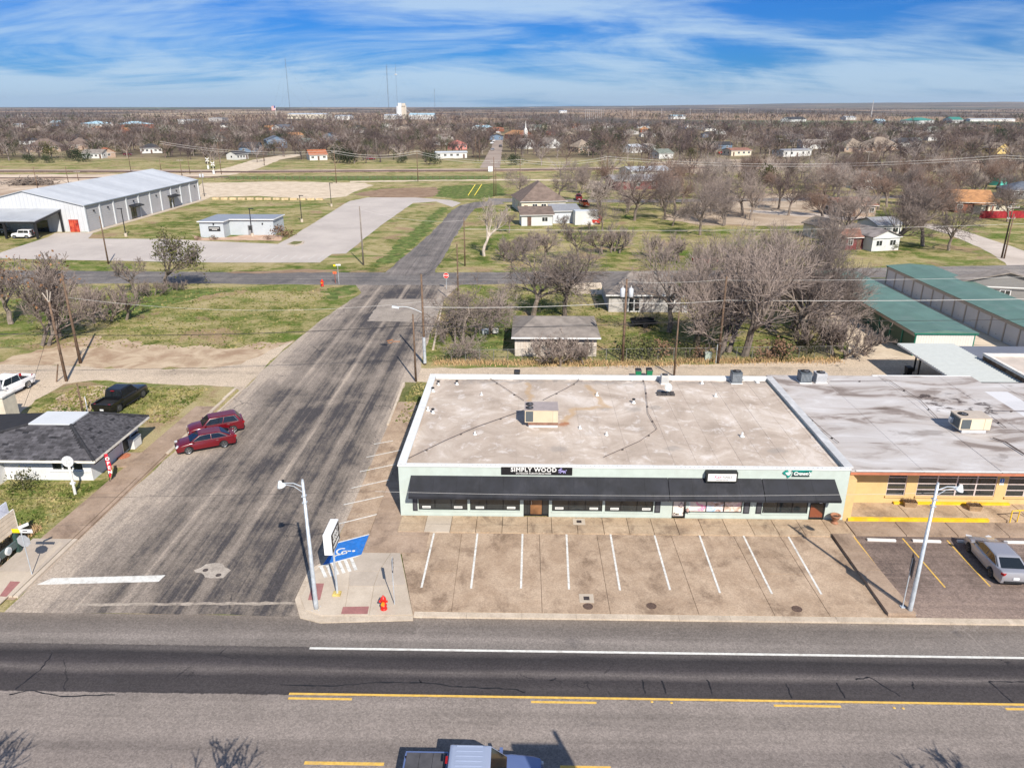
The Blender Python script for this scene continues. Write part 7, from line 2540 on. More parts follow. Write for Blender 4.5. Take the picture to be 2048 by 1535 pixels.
def bevel_mesh(me, w, seg=2):
    bm = bmesh.new()
    bm.from_mesh(me)
    bmesh.ops.recalc_face_normals(bm, faces=bm.faces)
    bmesh.ops.bevel(bm, geom=list(bm.edges), offset=w, segments=seg, affect='EDGES', profile=.6, clamp_overlap=True)
    bm.to_mesh(me)
    bm.free()
    smooth_by_angle(me, 50)


WHEELS = {}


def wheel(t, x, y, r, side, rimm):
    key = (r, side, rimm.name)
    if key not in WHEELS:
        ty = MB().lathe((0, 0, 0), [(r * .62, -.11), (r * .93, -.11), (r, -.07), (r, .07), (r * .93, .11), (r * .62, .11)], 20, 'Y').mesh('wheel', RUBBER, True)
        rm = MB()
        rm.lathe((0, side * .095, 0), [(r * .64, -.04), (r * .66, .045), (r * .56, .03), (r * .54, -.01)], 20, 'Y')
        rm.lathe((0, side * .10, 0), [(r * .16, -.03), (r * .14, .04)], 10, 'Y')
        for i in range(5):
            a = i * 1.2566
            rm.obox((r * .34 * math.cos(a), side * .125, r * .34 * math.sin(a)), (r * .52, .03, r * .17), 0, 0, -a)
        WHEELS[key] = (ty, rm.mesh('rim', rimm), MB().lathe((0, side * .105, 0), [(r * .56, -.01), (r * .56, .01)], 16, 'Y').mesh('brake_disc', MATS['trim_dark']))
    ty, rm, bd = WHEELS[key]
    w_ = put('wheel', ty, t, (x, y, r))
    put('rim', rm, w_)
    put('brake_disc', bd, w_)


BODY = {}


def car(name, k, loc, rz, pm, label, cat='car', rimm=None, sc=1.0, bed='open', roofm_=None, simple=False):
    d = KIND[k]
    L, W, r = d['L'], d['W'], d['r']
    t = thing(name, loc, label, cat, rz)
    t.scale = (sc,) * 3
    me = body_mesh(k).mesh('body', pm)
    smooth_by_angle(me, 38)
    put('body', me, t)
    MB().box(-L / 2 + .25, -W / 2 + .12, .22, L / 2 - .25, W / 2 - .12, .5).build('underbody', M_TRIMD, t)
    xb0, xb1, xt0, xt1, zb, zt = d['cab']
    wb, wt = W / 2 - .07, W / 2 - (.26 if k != 'jeep' else .12)
    zm = zb + (zt - zb) * .93
    ring = lambda x0, x1, w_, z: [(x0, -w_, z), (x1, -w_ * .96, z), (x1, w_ * .96, z), (x0, w_, z)]
    tm = .93
    xm0, xm1 = xb0 + (xt0 - xb0) * tm, xb1 + (xt1 - xb1) * tm
    wm = wb + (wt - wb) * tm
    V = ring(xb0, xb1, wb, zb - .06) + ring(xm0, xm1, wm, zm) + ring(xt0 + .12, xt1 - .16, wt - .10, zt)
    F = [(3, 2, 1, 0)] + [(s * 4 + i, s * 4 + (i + 1) % 4, s * 4 + 4 + (i + 1) % 4, s * 4 + 4 + i) for s in (0, 1) for i in range(4)] + [(8, 9, 10, 11)]
    cm = MB().add(V, F).mesh('cabin', roofm_ or pm)
    bevel_mesh(cm, .045, 2)
    cb = put('cabin', cm, t)

    def pane(nm, pts, f0=.08, f1=.90, e0=.06, e1=.06, off=.012):
        """glass in the quad a b c d (a,b bottom; c,d top)"""
        a, b, c, dd = [Vector(p) for p in pts]
        def q(u, v):
            return a.lerp(b, u).lerp(dd.lerp(c, u), v)
        nrm = (b - a).cross(dd - a).normalized()
        cen = (a + b + c + dd) / 4 - Vector(((xb0 + xb1) / 2, 0, zb))
        if nrm.dot(cen) < 0:
            nrm = -nrm
        P = [q(e0, f0), q(1 - e1, f0), q(1 - e1, f1), q(e0, f1)]
        m = MB()
        vs = [p + nrm * off for p in P] + [p - nrm * .01 for p in P]
        m.add(vs, [(0, 1, 2, 3), (0, 4, 5, 1), (1, 5, 6, 2), (2, 6, 7, 3), (3, 7, 4, 0)])
        return m.build(nm, GLASS2, cb)
    b4, m4 = [Vector(v) for v in V[0:4]], [Vector(v) for v in V[4:8]]
    for v in b4:
        v.z = zb
    pane('windscreen', (b4[1], b4[2], m4[2], m4[1]), .05, .95, .06, .06)
    pane('rear_window', (b4[3], b4[0], m4[0], m4[3]), .10 if k != 'suv' else .2, .92, .08, .08)
    for s, (i, j) in ((-1, (0, 1)), (1, (3, 2))):
        A, B, C, D = b4[i], b4[j], m4[j], m4[i]
        am, cm_ = A.lerp(B, .50), D.lerp(C, .46)
        pane('side_window', (A, am, cm_, D), .10, .92, .16 if k != 'pickup' else .08, .02)
        pane('side_window', (am, B, C, cm_), .10, .92, .02, .10)
        if k in ('sedan', 'suv') and not simple:
            MB().path([A.lerp(B, .12).lerp(D.lerp(C, .12), .06) + Vector((0, s * .03, 0)), A.lerp(B, .93).lerp(D.lerp(C, .93), .04) + Vector((0, s * .03, 0))], .014, 4).build('chrome_strip', CHROME, cb)
            MB().path([A.lerp(B, .10).lerp(D.lerp(C, .10), .10) + Vector((0, s * .02, 0)), A.lerp(B, .12).lerp(D.lerp(C, .12), .93) + Vector((0, s * .02, 0)), A.lerp(B, .6).lerp(D.lerp(C, .6), .97) + Vector((0, s * .02, 0)), A.lerp(B, .94).lerp(D.lerp(C, .94), .88) + Vector((0, s * .02, 0)), A.lerp(B, .96).lerp(D.lerp(C, .96), .05) + Vector((0, s * .02, 0))], .013, 4).build('chrome_strip', CHROME, cb)
        mr = MB().obox((xb1 - .28, s * (W / 2 + .06), zb + .08), (.14, .22, .14))
        mr.build('mirror', pm, t)
        for hx in ((xb0 + xb1) / 2 - .45, (xb0 + xb1) / 2 + .45):
            MB().box(hx - .1, s * (W / 2 - .045) - .02, zb - .16, hx + .1, s * (W / 2 - .045) + .02, zb - .13).build('door_handle', CHROME if k != 'pickup' else M_TRIMD, t)
        dj = MB()
        for hx in ((xb0 + xb1) / 2 - .05, xb1 - .12):
            dj.box(hx, s * (W / 2 - .028) - .022, .42, hx + .012, s * (W / 2 - .028) + .022, zb - .04)
        for x in d['ax']:
            wheel(t, x, s * (W / 2 - .13), r, s, rimm or CHROME)
        zl = .74 if k != 'pickup' else .92
        MB().obox((L / 2 - .17, s * (W / 2 - .33), zl - .05), (.20, .34, .13), -s * .45).build('headlight', M_LAMP, t)
        zl2 = .88 if k in ('sedan', 'suv') else 1.0
        MB().obox((-L / 2 + .13, s * (W / 2 - .30), zl2), (.20, .40 if k != 'pickup' else .16, .14 if k != 'pickup' else .3), s * .4).build('tail_light', M_TAIL, t)
    MB().box(L / 2 - .09, -.55, .42, L / 2 + .01, .55, .62).build('grille', M_TRIMD, t)
    MB().box(-L / 2 - .02, -.62, .32, -L / 2 + .10, .62, .44).build('rear_bumper', M_TRIMD if k != 'pickup' or pm is P_BLACK else CHROME, t)
    pl = MB().box(-L / 2 - .03, -.17, .56, -L / 2 + .02, .17, .70).build('number_plate', M_PLATE, t)
    if k == 'pickup':
        for s in (-1, 1):
            MB().box(-2.93, s * (W / 2 - .05) - .045, .86, -1.115, s * (W / 2 - .05) + .045, 1.16).build('bed_side', pm, t)
        MB().box(-2.945, -W / 2 + .11, .6, -2.87, W / 2 - .11, 1.15).build('tailgate', pm, t)
        MB().box(-1.16, -W / 2 + .1, .86, -1.11, W / 2 - .1, 1.14).build('bed_bulkhead', pm, t)
        if bed == 'cover':
            cv = MB()
            for i in range(3):
                cv.box(-2.86 + i * .565, -W / 2 + .10, 1.13, -2.86 + (i + 1) * .565 - .015, W / 2 - .10, 1.185)
            cv.build('bed_cover', S('vinyl_grey', (.07, .068, .075), .7, .2, 2), t)
        else:
            MB().box(-2.86, -W / 2 + .10, .885, -1.17, W / 2 - .10, .90).build('bed_liner', M_TRIMD, t)
            rb = MB()
            for i in range(8):
                rb.box(-2.84, -.76 + i * .21, .90, -1.2, -.68 + i * .21, .92)
            rb.build('bed_ribs', M_TRIMD, t, kind='stuff')
        for s in (-1, 1):
            MB().tube((-.9, s * (W / 2 + .06), .36), (1.2, s * (W / 2 + .06), .36), .05, .05, 8).build('side_step', M_TRIMD if pm is P_BLACK else CHROME, t)
        MB().box(-1.12, -.17, zt - .13, -1.03, .17, zt - .08).build('brake_lamp', M_TAIL, cb)
        if not simple:
            for i in range(6):
                MB().obox((-.15, -.62 + i * .248, zt + .008), (1.1, .05, .02)).build('roof_rib', roofm_ or pm, cb)
    if k == 'jeep':
        MB().lathe((-2.22, 0, .95), [(.40, -.1), (.40, .1)], 16, 'X').build('spare_wheel', RUBBER, t)
    return t


def heading(f, r_):
    a, b = G(*f), G(*r_)
    return math.atan2((a - b).y, (a - b).x), (a + b) / 2


def park(name, k, front, rear, near, pm, label, cat='car', **kw):
    """front and rear contact points of the wheels that face the camera; near = +1 when those are the left wheels"""
    rz, m = heading(front, rear)
    d = KIND[k]
    off = d['W'] / 2 - .1
    cx = (d['ax'][0] + d['ax'][1]) / 2
    lx, ly = -cx, -near * off
    c, s = math.cos(rz), math.sin(rz)
    return car(name, k, (m.x + lx * c - ly * s, m.y + lx * s + ly * c, kw.pop('z', .02)), rz, pm, label, cat, **kw)


RIM_D = S('rim_dark', (.16, .16, .17), .35, .1, met=.7)
park('parked_car', 'sedan', (379, 908), (449, 895), 1, P_RED, 'ruby red sedan parked nose to kerb, nearer of the two red cars', 'car', rimm=S('rim_mid', (.32, .33, .34), .3, .1, met=.8))
park('parked_car', 'suv', (399, 878), (471, 865), 1, P_RED, 'ruby red crossover parked behind the red sedan', 'suv')
park('pickup_truck', 'pickup', (282, 798), (245, 821), -1, P_BLACK, 'black pickup truck with open bed parked behind the shingle office', 'pickup', rimm=RIM_D, sc=1.02)
park('pickup_truck', 'pickup', (5, 801), (54, 778), 1, P_WHITE, 'white pickup truck with chrome wheels cut by the left edge', 'pickup')
park('parked_car', 'sedan', (1936, 1104), (1981, 1156), 1, P_SILVER, 'silver sedan parked at the yellow shop, seen from behind', 'car', rimm=RIM_D, z=.06)
bx_, by_ = G(944, 1500, 1.9).x, G(1000, 1487, 1.86).y
car('pickup_truck', 'pickup', (bx_ + .05, by_ - .78, .012), 0, P_BLUE, 'steel blue pickup with grey bed cover driving at the bottom edge', 'pickup', bed='cover', roofm_=paint('pale_blue', (.33, .38, .50), .5, .2))
# far and small vehicles
M_FC = {'white': P_WHITE, 'red': P_MAROON, 'grey': P_GREY, 'black': P_BLACK}
for a, rz, k, m, lab in (((47, 476), R(180), 'jeep', P_WHITE, 'white boxy off roader parked in front of the warehouse canopy'), ((-2, 466), R(0), 'suv', P_GREY, 'silver grey car under the canopy at the left edge'),
                         ((742, 320), R(10), 'suv', P_MAROON, 'maroon car parked among trees beyond the tracks'), ((256, 311), R(5), 'sedan', P_MAROON, 'dark red car parked by the olive tree beyond the tracks'),
                         ((984, 288), R(80), 'suv', P_WHITE, 'white car on the left kerb of the far street, front one'), ((988, 283), R(80), 'suv', P_WHITE, 'white car on the left kerb of the far street, second one'), ((985, 301), R(80), 'sedan', P_GREY, 'pale car on the left kerb of the far street, nearest the tracks'),
                         ((1001, 294), R(100), 'sedan', P_BLACK, 'black car on the right side of the far street'), ((996, 266), R(20), 'suv', P_WHITE, 'white van at the head of the far street'), ((1446, 308), R(5), 'pickup', paint('fire', (.35, .03, .02)), 'red truck parked among the poles on the right'),
                         ((1410, 527), R(20), 'sedan', paint('bright_red', (.45, .012, .02)), 'bright red car half hidden behind bare trees'), ((1168, 412), R(100), 'pickup', paint('rust_orange', (.42, .07, .02)), 'rusty orange truck behind the metal shed'), ((1157, 400), R(90), 'pickup', P_MAROON, 'dark red truck behind the orange truck'),
                         ((1194, 446), R(80), 'pickup', paint('rescue_red', (.5, .03, .02)), 'red and white truck nose beside the box trailer'), ((1462, 590), R(0), 'sedan', P_GREY, 'grey car shaded by the right hand trees')):
    g = G(*a)
    car('parked_car' if k != 'pickup' else 'pickup_truck', k, (g.x, g.y, .03), rz, m, lab, {'pickup': 'pickup', 'suv': 'car', 'sedan': 'car', 'jeep': 'jeep'}[k], simple=True)

# ------------------------------------------------------------------ lamps, poles, wires
def lamp_post(base, top, arm, label, H=None):
    g = G(*base)
    H = H or ZAT(g.x, g.y, top)
    t = thing('street_lamp', (g.x, g.y, 0), label, 'street lamp', 0)
    MB().box(-.26, -.26, 0, .26, .26, .06).build('base_plate', GALV, t)
    for a in range(4):
        MB().lathe((.19 * (1 if a % 2 else -1), .19 * (1 if a < 2 else -1), .06), [(.03, 0), (.03, .06)], 6).build('bolt', GALV, t)
    MB().lathe((0, 0, .06), [(.135, 0), (.13, .3), (.075, H - .06)], 14).build('post', GALV, t, smooth=True)
    s = arm
    MB().path([(0, 0, H - .35), (s * .5, 0, H - .12), (s * 1.0, 0, H - .12)], .03, 8).path([(0, 0, H - .7), (s * .5, 0, H - .3), (s * 1.0, 0, H - .2)], .02, 8).build('arm', GALV, t)
    b = MB().lathe((0, 0, 0), [(.06, .32), (.12, .22), (.24, .02), (.24, -.03), (.10, -.09)], 14)
    b.tf(Matrix.Translation((s * 1.15, 0, H - .30)) @ Matrix.Rotation(s * R(18), 4, 'Y'))
    lh = b.build('lamp_head', S('lamp_shell', (.62, .66, .68), .4), t, smooth=True)
    MB().lathe((s * 1.05, 0, H - .05), [(.06, 0), (.06, .12)], 8).build('photo_cell', BLACK, lh)
    MB().lathe((0, 0, H), [(.08, 0), (.05, .12)], 8).build('cap', GALV, t)
    for z in (H - .9, H - 1.3):
        MB().box(-.12, -.12, z, .12, .12, z + .06).build('collar', GALV, t)
    return t


lamp_post((633, 1219), 962, -1, 'tall galvanised street lamp on the corner ramp, head to the left')
t = lamp_post((1818, 1228), 972, 1, 'tall galvanised street lamp by the dark lot, head to the right')
t.location.z = .1


def util_pole(base, top, label, cross=None, r=.15, m=None, tr=0, arm_rz=0, lean=None, steel=False):
    g = G(*base)
    H = ZAT(g.x, g.y, top)
    t = thing('utility_pole', (g.x, g.y, 0), label, 'utility pole', arm_rz)
    MB().lathe((0, 0, -.1), [(r, 0), (r * .62, H + .1)], 8).build('pole', m or POLEWOOD, t, smooth=True)
    for z, w_ in (cross or ()):
        c = MB().box(-w_, -.06 - r * .62, H - z - .12, w_, .06 - r * .62, H - z).build('crossarm', S('crossarm_grey', (.36, .32, .28), .85, .2), t)
        ins = MB()
        for s in (-.9, -.4, .4, .9):
            MB().lathe((s * w_, -r * .62, H - z), [(.05, 0), (.07, .1), (.03, .2)], 6).build('insulator', S('porcelain', (.48, .48, .47), .3), c)
    for i in range(tr):
        x = (-.42, .48)[i % 2]
        q = MB().lathe((x, -.25, H - 1.9), [(.24, 0), (.27, .05), (.27, .85), (.2, .95), (.05, 1.0)], 14).build('transformer', S('can_grey', (.50, .52, .55), .5), t, smooth=True)
        MB().lathe((x, -.25, H - .92), [(.03, 0), (.05, .12), (.02, .25)], 6).build('bushing', MATS['porcelain'] if 'porcelain' in MATS else WHITE, q)
    return t, H


UP_ = []
def UPOLE(base, top, label, **k):
    t, H = util_pole(base, top, label, **k)
    UP_.append((t, H))
    return t, H


pA, hA = UPOLE((850, 729), 548, 'wooden utility pole with curved lamp arm on the side street')
am = MB()
pts = [(0, 0, hA * .58)]
for i in range(7):
    a = i / 6
    pts.append((-2.6 * a, -.2 * a, hA * .58 + .75 * math.sin(a * 1.9)))
am.path(pts, .035, 8).build('lamp_arm', GALV, pA)
MB().obox((-2.9, -.2, hA * .58 + .70), (.75, .32, .16), 0, 0, R(8)).build('lamp_head', S('lamp_shell', (.62, .66, .68), .4), pA)
MB().lathe((0, 0, .2), [(.18, 0), (.17, 3.0)], 10).build('metal_guard', GALV, pA)
pB, hB = UPOLE((832, 763), 628, 'shorter wooden pole at the alley mouth', r=.12)
pC, hC = UPOLE((161, 726), 547, 'tall wooden pole at the edge of the dirt lot', r=.17)
pD, hD = UPOLE((133, 762), 603, 'leaning wooden pole with a pale forked top by the left alley', r=.16)
MB().path([(0, 0, hD - .1), (-.5, 0, hD + .9)], .06, 6).path([(0, 0, hD - .2), (.3, .1, hD + 1.0)], .05, 6).path([(-.1, 0, hD), (.05, 0, hD + 1.2)], .05, 6).build('dead_limb', M_PALEB, pD)
MB().tube((-.9, -.25, 0), (-.45, -.1, 1.9), .07).build('brace', POLEWOOD, pD)
UPOLE((168, 834), 767, 'short wooden pole behind the shingle office', r=.10)
UPOLE((178, 834), 792, 'thin service post behind the shingle office', r=.05, m=GALV)
pE, hE = UPOLE((217, 528), 432, 'wooden pole beyond the cross street, left', r=.15)
pF, hF = UPOLE((727, 530), 412, 'grey wooden pole with a small lamp on the corner verge', r=.16, m=S('weathered_pole', (.21, .18, .155), .9, .2))
pG, hG = UPOLE((930, 532), 435, 'slim wooden pole beside the north street', r=.13)
pH, hH = UPOLE((917, 612), 488, 'dark pole behind the stop sign, by the vine thicket', r=.13)
pI, hI = UPOLE((1245, 722), 558, 'wooden pole carrying two grey transformers above the alley', r=.16, tr=2)
pJ, hJ = UPOLE((1348, 752), 622, 'bare wooden pole standing behind the pale roof', r=.12)
pK, hK = UPOLE((1436, 726), 553, 'red brown wooden pole beside the tall alley trees', r=.16)
MB().lathe((-.25, 0, 0), [(.05, 0), (.05, 2.2)], 8).build('conduit', GALV, pK)
pL, hL = UPOLE((2003, 516), 412, 'leaning wooden corner pole with crossarm, right', r=.17, cross=((.2, 1.3), (2.2, .9)), arm_rz=.2)
UPOLE((2008, 517), 428, 'second pole strapped beside the corner pole, right', r=.15)
pM, hM = UPOLE((673, 366), 300, 'tall rail side pole left of centre', r=.17, cross=((.6, .9),))
pN, hN = UPOLE((836, 363), 301, 'rail side pole with short crossarm in the middle', r=.17, cross=((.3, 1.0),))
pO, hO = UPOLE((988, 393), 314, 'pole beside the green meadow, left of a pair', r=.16, cross=((1.6, 1.2),))
UPOLE((992, 391), 335, 'short pole beside the green meadow, right of a pair', r=.14)
pP, hP = UPOLE((1213, 372), 312, 'pole by the gravel drive, beneath the long wires', r=.17, cross=((.2, 1.2),))
pQ, hQ = UPOLE((409, 393), 342, 'grey pole at the rear corner of the warehouse', r=.16, m=MATS['weathered_pole'], tr=2)
pR_, hR = UPOLE((1040, 372), 318, 'pole behind the brown hip roof, with crossarms', r=.16, cross=((.2, 1.4), (1.8, 1.2)))
for i, (b, tp, lab) in enumerate((((76, 380), 333, 'first pole beside the brush pile, from the left'), ((137, 366), 333, 'second pole beside the brush pile, from the left'), ((157, 361), 342, 'third pole beside the brush pile, with crossarm'), ((262, 343), 288, 'tall pole behind the warehouse roof, left'), ((322, 340), 318, 'shorter pole behind the warehouse roof, right'),
                                  ((364, 352), 319, 'pole left of the rail crossing'), ((380, 348), 316, 'second pole left of the rail crossing'), ((443, 349), 284, 'tall pole right of the crossing signal'), ((529, 331), 282, 'pole at the bend of the crossing road'), ((952, 323), 273, 'pole at the left of the far street, front'), ((959, 322), 280, 'pole at the left of the far street, beside its twin'), ((754, 321), 275, 'slim pole among the trees beyond the tracks'),
                                  ((1548, 350), 277, 'black twin pole, left one, beyond the bare trees'), ((1578, 338), 268, 'black twin pole, right one, beyond the bare trees'), ((1487, 300), 268, 'grey pole with crossarm among the town trees'), ((1558, 312), 277, 'pale pole with crossarm and small can'), ((1627, 312), 292, 'pole before the long white building'), ((1645, 330), 306, 'pale pole with crossarm by the open field, left'), ((1728, 372), 302, 'pole with crossarm above the white gabled house'),
                                  ((1840, 410), 352, 'slim pole with a white crossarm among bare trees, right'), ((2043, 395), 318, 'tall pale leaning pole at the right edge'), ((1410, 328), 286, 'brown pole among the bare trees, first of the row'), ((1392, 340), 290, 'brown pole among the bare trees, second of the row'), ((1438, 330), 280, 'brown pole among the bare trees, third of the row'), ((1456, 334), 272, 'brown pole among the bare trees, tallest of the row'),
                                  ((1320, 270), 235, 'far pole by the pale lane, left'), ((1339, 272), 240, 'far pole by the pale lane, right'), ((1380, 300), 262, 'far pole in the clearing'))):
    UPOLE(b, tp, lab, r=.15, cross=((.3, 1.2),) if i in (2, 14, 15, 16, 17, 18, 19, 5) else None, m=S('pole_black', (.03, .025, .025), .9) if i in (12, 13) else (MATS['weathered_pole'] if i in (11, 15, 17, 18, 20) else None))
# transmission row fading across the plain
for i in range(16):
    a = i / 15
    x = 1171 + 60 * a if i < 10 else 1264 + (i - 10) * 58
    yb = 240 - 9 * a if i < 10 else 236 - (i - 10) * .5
    g = G(x, yb)
    H = 21 + 3 * (i == 10)
    o = MB().lathe((g.x, g.y, 0), [(.42, 0), (.22, H)], 6).box(g.x - 2.2, g.y - .15, H - 2.4, g.x + 2.2, g.y + .15, H - 2.1).build('transmission_pole', S('pole_steel', (.45, .44, .43), .6))
    tag(o, 'pale transmission pole on the plain, one of a receding row', 'transmission pole', 'transmission poles on the plain')
g = G(1742, 234)
o = MB().lathe((g.x, g.y, 0), [(1.2, 0), (.6, 40)], 6).build('transmission_pole', MATS['pole_steel'])


def ATT(t, H, dz=.3):
    return Vector((t.location.x, t.location.y, H - dz))


def wire(a, b, sag, label, m=WIRE, r=.022, n=14):
    a, b = Vector(a), Vector(b)
    pts = []
    for i in range(n + 1):
        u = i / n
        p = a.lerp(b, u)
        p.z -= 4 * sag * u * (1 - u)
        pts.append(tuple(p - a))
    o = MB().path(pts, r, 4).build('overhead_wire', m, None, fix=False)
    o.location = a
    return tag(o, label, 'wire', 'overhead wires')


o['label'], o['category'], o['group'] = 'single tall pale pole on the right plain', 'transmission pole', 'transmission poles on the plain'
LEFTP = Vector((-72, 66, 8.2))
wire(LEFTP, ATT(pB, hB, 1.2) + Vector((0, 0, 0)), 1.2, 'thick dark cable sagging across the side street to the alley pole', WIRE, .035)
wire(ATT(pB, hB, 1.2), ATT(pK, hK, 4.6), .5, 'dark cable from the alley pole along the back fence', WIRE, .03, 20)
wire(ATT(pK, hK, 4.6), (90, 84, 6.0), .9, 'dark cable running right over the green roofs', WIRE, .028, 20)
wire(ATT(pA, hA, 3.6), ATT(pI, hI, 2.6), .25, 'pale cable from the lamp pole to the transformer pole', WIREL, .03)
wire(ATT(pI, hI, 2.6), ATT(pK, hK, 2.6), .2, 'pale cable from the transformer pole to the red brown pole', WIREL, .03)
wire(ATT(pK, hK, 2.6), (95, 84, 8.2), .6, 'pale cable running right above the storage rows', WIREL, .03, 20)
wire(ATT(pK, hK, .4), (95, 86, 10.5), .6, 'thin upper wire above the storage rows', WIREL, .015, 20)
wire(ATT(pI, hI, .3), ATT(pK, hK, .3), .2, 'thin upper wire between transformer and red brown poles', WIREL, .015)
wire(ATT(pA, hA, .3), ATT(pH, hH, .3), .3, 'wire from the lamp pole back to the stop sign pole', WIRE, .018)
wire(ATT(pC, hC, 2.6), ATT(pA, hA, 3.0), 1.2, 'thin pale wire over the left green lot', WIREL, .014, 18)
wire(ATT(pD, hD, 3.0), (-80, 60, 7.5), .5, 'slack wire from the leaning pole to the left, upper', WIRE, .018)
wire(ATT(pD, hD, 4.2), (-80, 56, 6.5), .6, 'slack wire from the leaning pole to the left, lower', WIRE, .018)
wire(ATT(pD, hD, 1.5), (-41, 56, 4.0), .3, 'service wire dropping to the shingle office', WIRE, .016)
wire(ATT(pJ, hJ, .5), (13.2, 64.3, 4.1), .1, 'service wire dropping to the pale roof', WIRE, .014)
wire(ATT(pB, hB, .4), ATT(pB, hB, hB) + Vector((-6, -4, .3)), .0, 'guy wire of the alley pole', WIRE, .012)
wire((-60, 37.5, ZAT(-60, 37.5, 1000)), (-8.5, 37.5, ZAT(-8.5, 37.5, 982)), .25, 'thin dark wire above the side street, near the lens side', WIRE, .007, 20)
wire((-8.5, 37.5, ZAT(-8.5, 37.5, 982)), (24, 37.5, ZAT(24, 37.5, 984)), .25, 'thin bright wire above the front lot, along the awning', WIREL, .008, 20)
for dz_ in (.2, 1.0):
    w1, w2 = ('upper', 'lower') if dz_ < .5 else ('lower', 'upper')
    wire((-150, 318, 13.5 - dz_), ATT(pM, hM, dz_), 2.0, 'long wire reaching the rail side pole from the left, ' + w1, WIREL, .05)
    wire(ATT(pM, hM, dz_), ATT(pN, hN, dz_), 1.6, 'wire between the two rail side poles, ' + w1, WIREL, .05)
    wire(ATT(pN, hN, dz_), ATT(pR_, hR, dz_), 1.6, 'wire from the middle rail side pole to the right, ' + w1, WIREL, .05)
    wire(ATT(pR_, hR, dz_), ATT(pP, hP, dz_), 1.4, 'wire above the gravel drive, ' + w1, WIREL, .05)
    wire(ATT(pP, hP, dz_), (150, 250, 12.5 - dz_), 2.6, 'long wire sweeping right over the bare trees, ' + w1, WIREL, .05, 20)
    wire((150, 250, 12.5 - dz_), (330, 270, 14 - dz_), 3, 'long wire over the right hand houses, ' + w1, WIREL, .05, 20)
wire(ATT(pF, hF, .5), ATT(pG, hG, .5), .9, 'thin wire crossing the north street', WIREL, .016)
wire(ATT(pG, hG, 2.0), (150, 152, 8), 1.6, 'pale wire crossing the open green lot', WIREL, .028, 22)

# black lamp posts of the car park
for a, tp, lab in (((252, 473), 417, 'black car park lamp beside the warehouse lawn, far left'), ((505, 473), 417, 'black car park lamp before the metal office'), ((604, 444), 391, 'black car park lamp on the lawn behind the metal office'), ((663, 413), 366, 'black car park lamp at the gravel lot')):
    g = G(*a)
    H = ZAT(g.x, g.y, tp)
    t = thing('car_park_lamp', (g.x, g.y, 0), lab, 'lamp post', 0, 'black lamps of the car park')
    MB().lathe((0, 0, 0), [(.32, 0), (.32, .75)], 12).build('concrete_foot', M_PALE, t)
    MB().box(-.07, -.07, .75, .07, .07, H).build('post', BLACK, t)
    MB().box(-.9 if a[0] < 300 else -.2, -.15, H - .1, .2 if a[0] < 300 else .9, .15, H + .05).build('lamp_head', BLACK, t)

# ------------------------------------------------------------------ signs, hydrants and small things
def hydrant(base, label, sc=1.0):
    g = G(*base)
    t = thing('fire_hydrant', (g.x, g.y, .1), label, 'fire hydrant')
    t.scale = (sc,) * 3
    MB().lathe((0, 0, 0), [(.20, 0), (.20, .05), (.15, .08), (.15, .20), (.19, .22), (.19, .27), (.14, .29), (.13, .62), (.17, .64), (.17, .68), (.15, .74), (.10, .82), (.04, .86), (.04, .92)], 16).build('barrel', RED, t, smooth=True)
    for s in (-1, 1):
        MB().lathe((s * .18, 0, .52), [(.07, -.06), (.07, .06)], 10, 'X').build('side_nozzle', RED, t)
    MB().lathe((0, -.19, .46), [(.11, -.06), (.11, .06)], 12, 'Y').build('front_nozzle', S('nozzle_orange', (.62, .24, .02), .5), t)
    return t


hydrant((768, 1220), 'red fire hydrant with yellow cap on the corner ramp')
hydrant((645, 573), 'red fire hydrant on the grass near the crossroads', 1.2)

# pole sign over the blue bay
g = G(675, 1188, .1)
t = thing('pole_sign', (g.x, g.y, .1), 'white cased pole sign with black panel above the blue bay', 'sign')
zb_ = ZAT(g.x, g.y, 1103) - .1
MB().lathe((0, 0, 0), [(.07, 0), (.06, zb_ + .2)], 10).build('post', GALV, t)
MB().box(-.25, -.2, 0, .2, .2, .12).build('foot', S('foot_yellow', (.50, .38, .12), .8, .3, 6), t)
cs = MB().box(-.42, -.35, zb_, .04, 1.45, zb_ + 1.30).build('case', S('case_white', (.72, .73, .73), .5, .03), t)
MB().box(.04, -.29, zb_ + .06, .052, 1.39, zb_ + 1.24).build('panel', S('sign_black', (.012, .012, .014), .4, .1), t)
for i, (tx, s) in enumerate((('SIMPLY', .36), ('WOOD', .36), ('OUTDOOR', .24))):
    tm = text_mb(tx, s, .004, .01)
    tm.tf(Matrix.Translation((.056, .55, zb_ + .95 - i * .34)) @ Matrix.Rotation(R(90), 4, 'Z') @ Matrix.Rotation(R(90), 4, 'X'))
    tm.build('lettering', M_PAPER, t)
# diamond sign seen edge on
g = G(789, 1208, .1)
t = thing('diamond_sign', (g.x, g.y, .1), 'diamond road sign seen nearly edge on behind the hydrant', 'sign')
zt_ = ZAT(g.x, g.y, 1112) - .1
MB().tube((0, 0, 0), (0, 0, zt_ - .2), .03).build('post', GALV, t)
d = MB()
hh_ = .55
d.add([(-.012, 0, zt_ - 2 * hh_), (-.012, hh_, zt_ - hh_), (-.012, 0, zt_), (-.012, -hh_, zt_ - hh_), (.012, 0, zt_ - 2 * hh_), (.012, hh_, zt_ - hh_), (.012, 0, zt_), (.012, -hh_, zt_ - hh_)], [(0, 1, 2, 3), (7, 6, 5, 4), (0, 4, 5, 1), (1, 5, 6, 2), (2, 6, 7, 3), (3, 7, 4, 0)])
d.tf(Matrix.Translation((.04, 0, 0)) @ Matrix.Rotation(R(8), 4, 'Z'))
d.build('plate', S('sign_back', (.30, .31, .33), .5), t)
mk = MB()
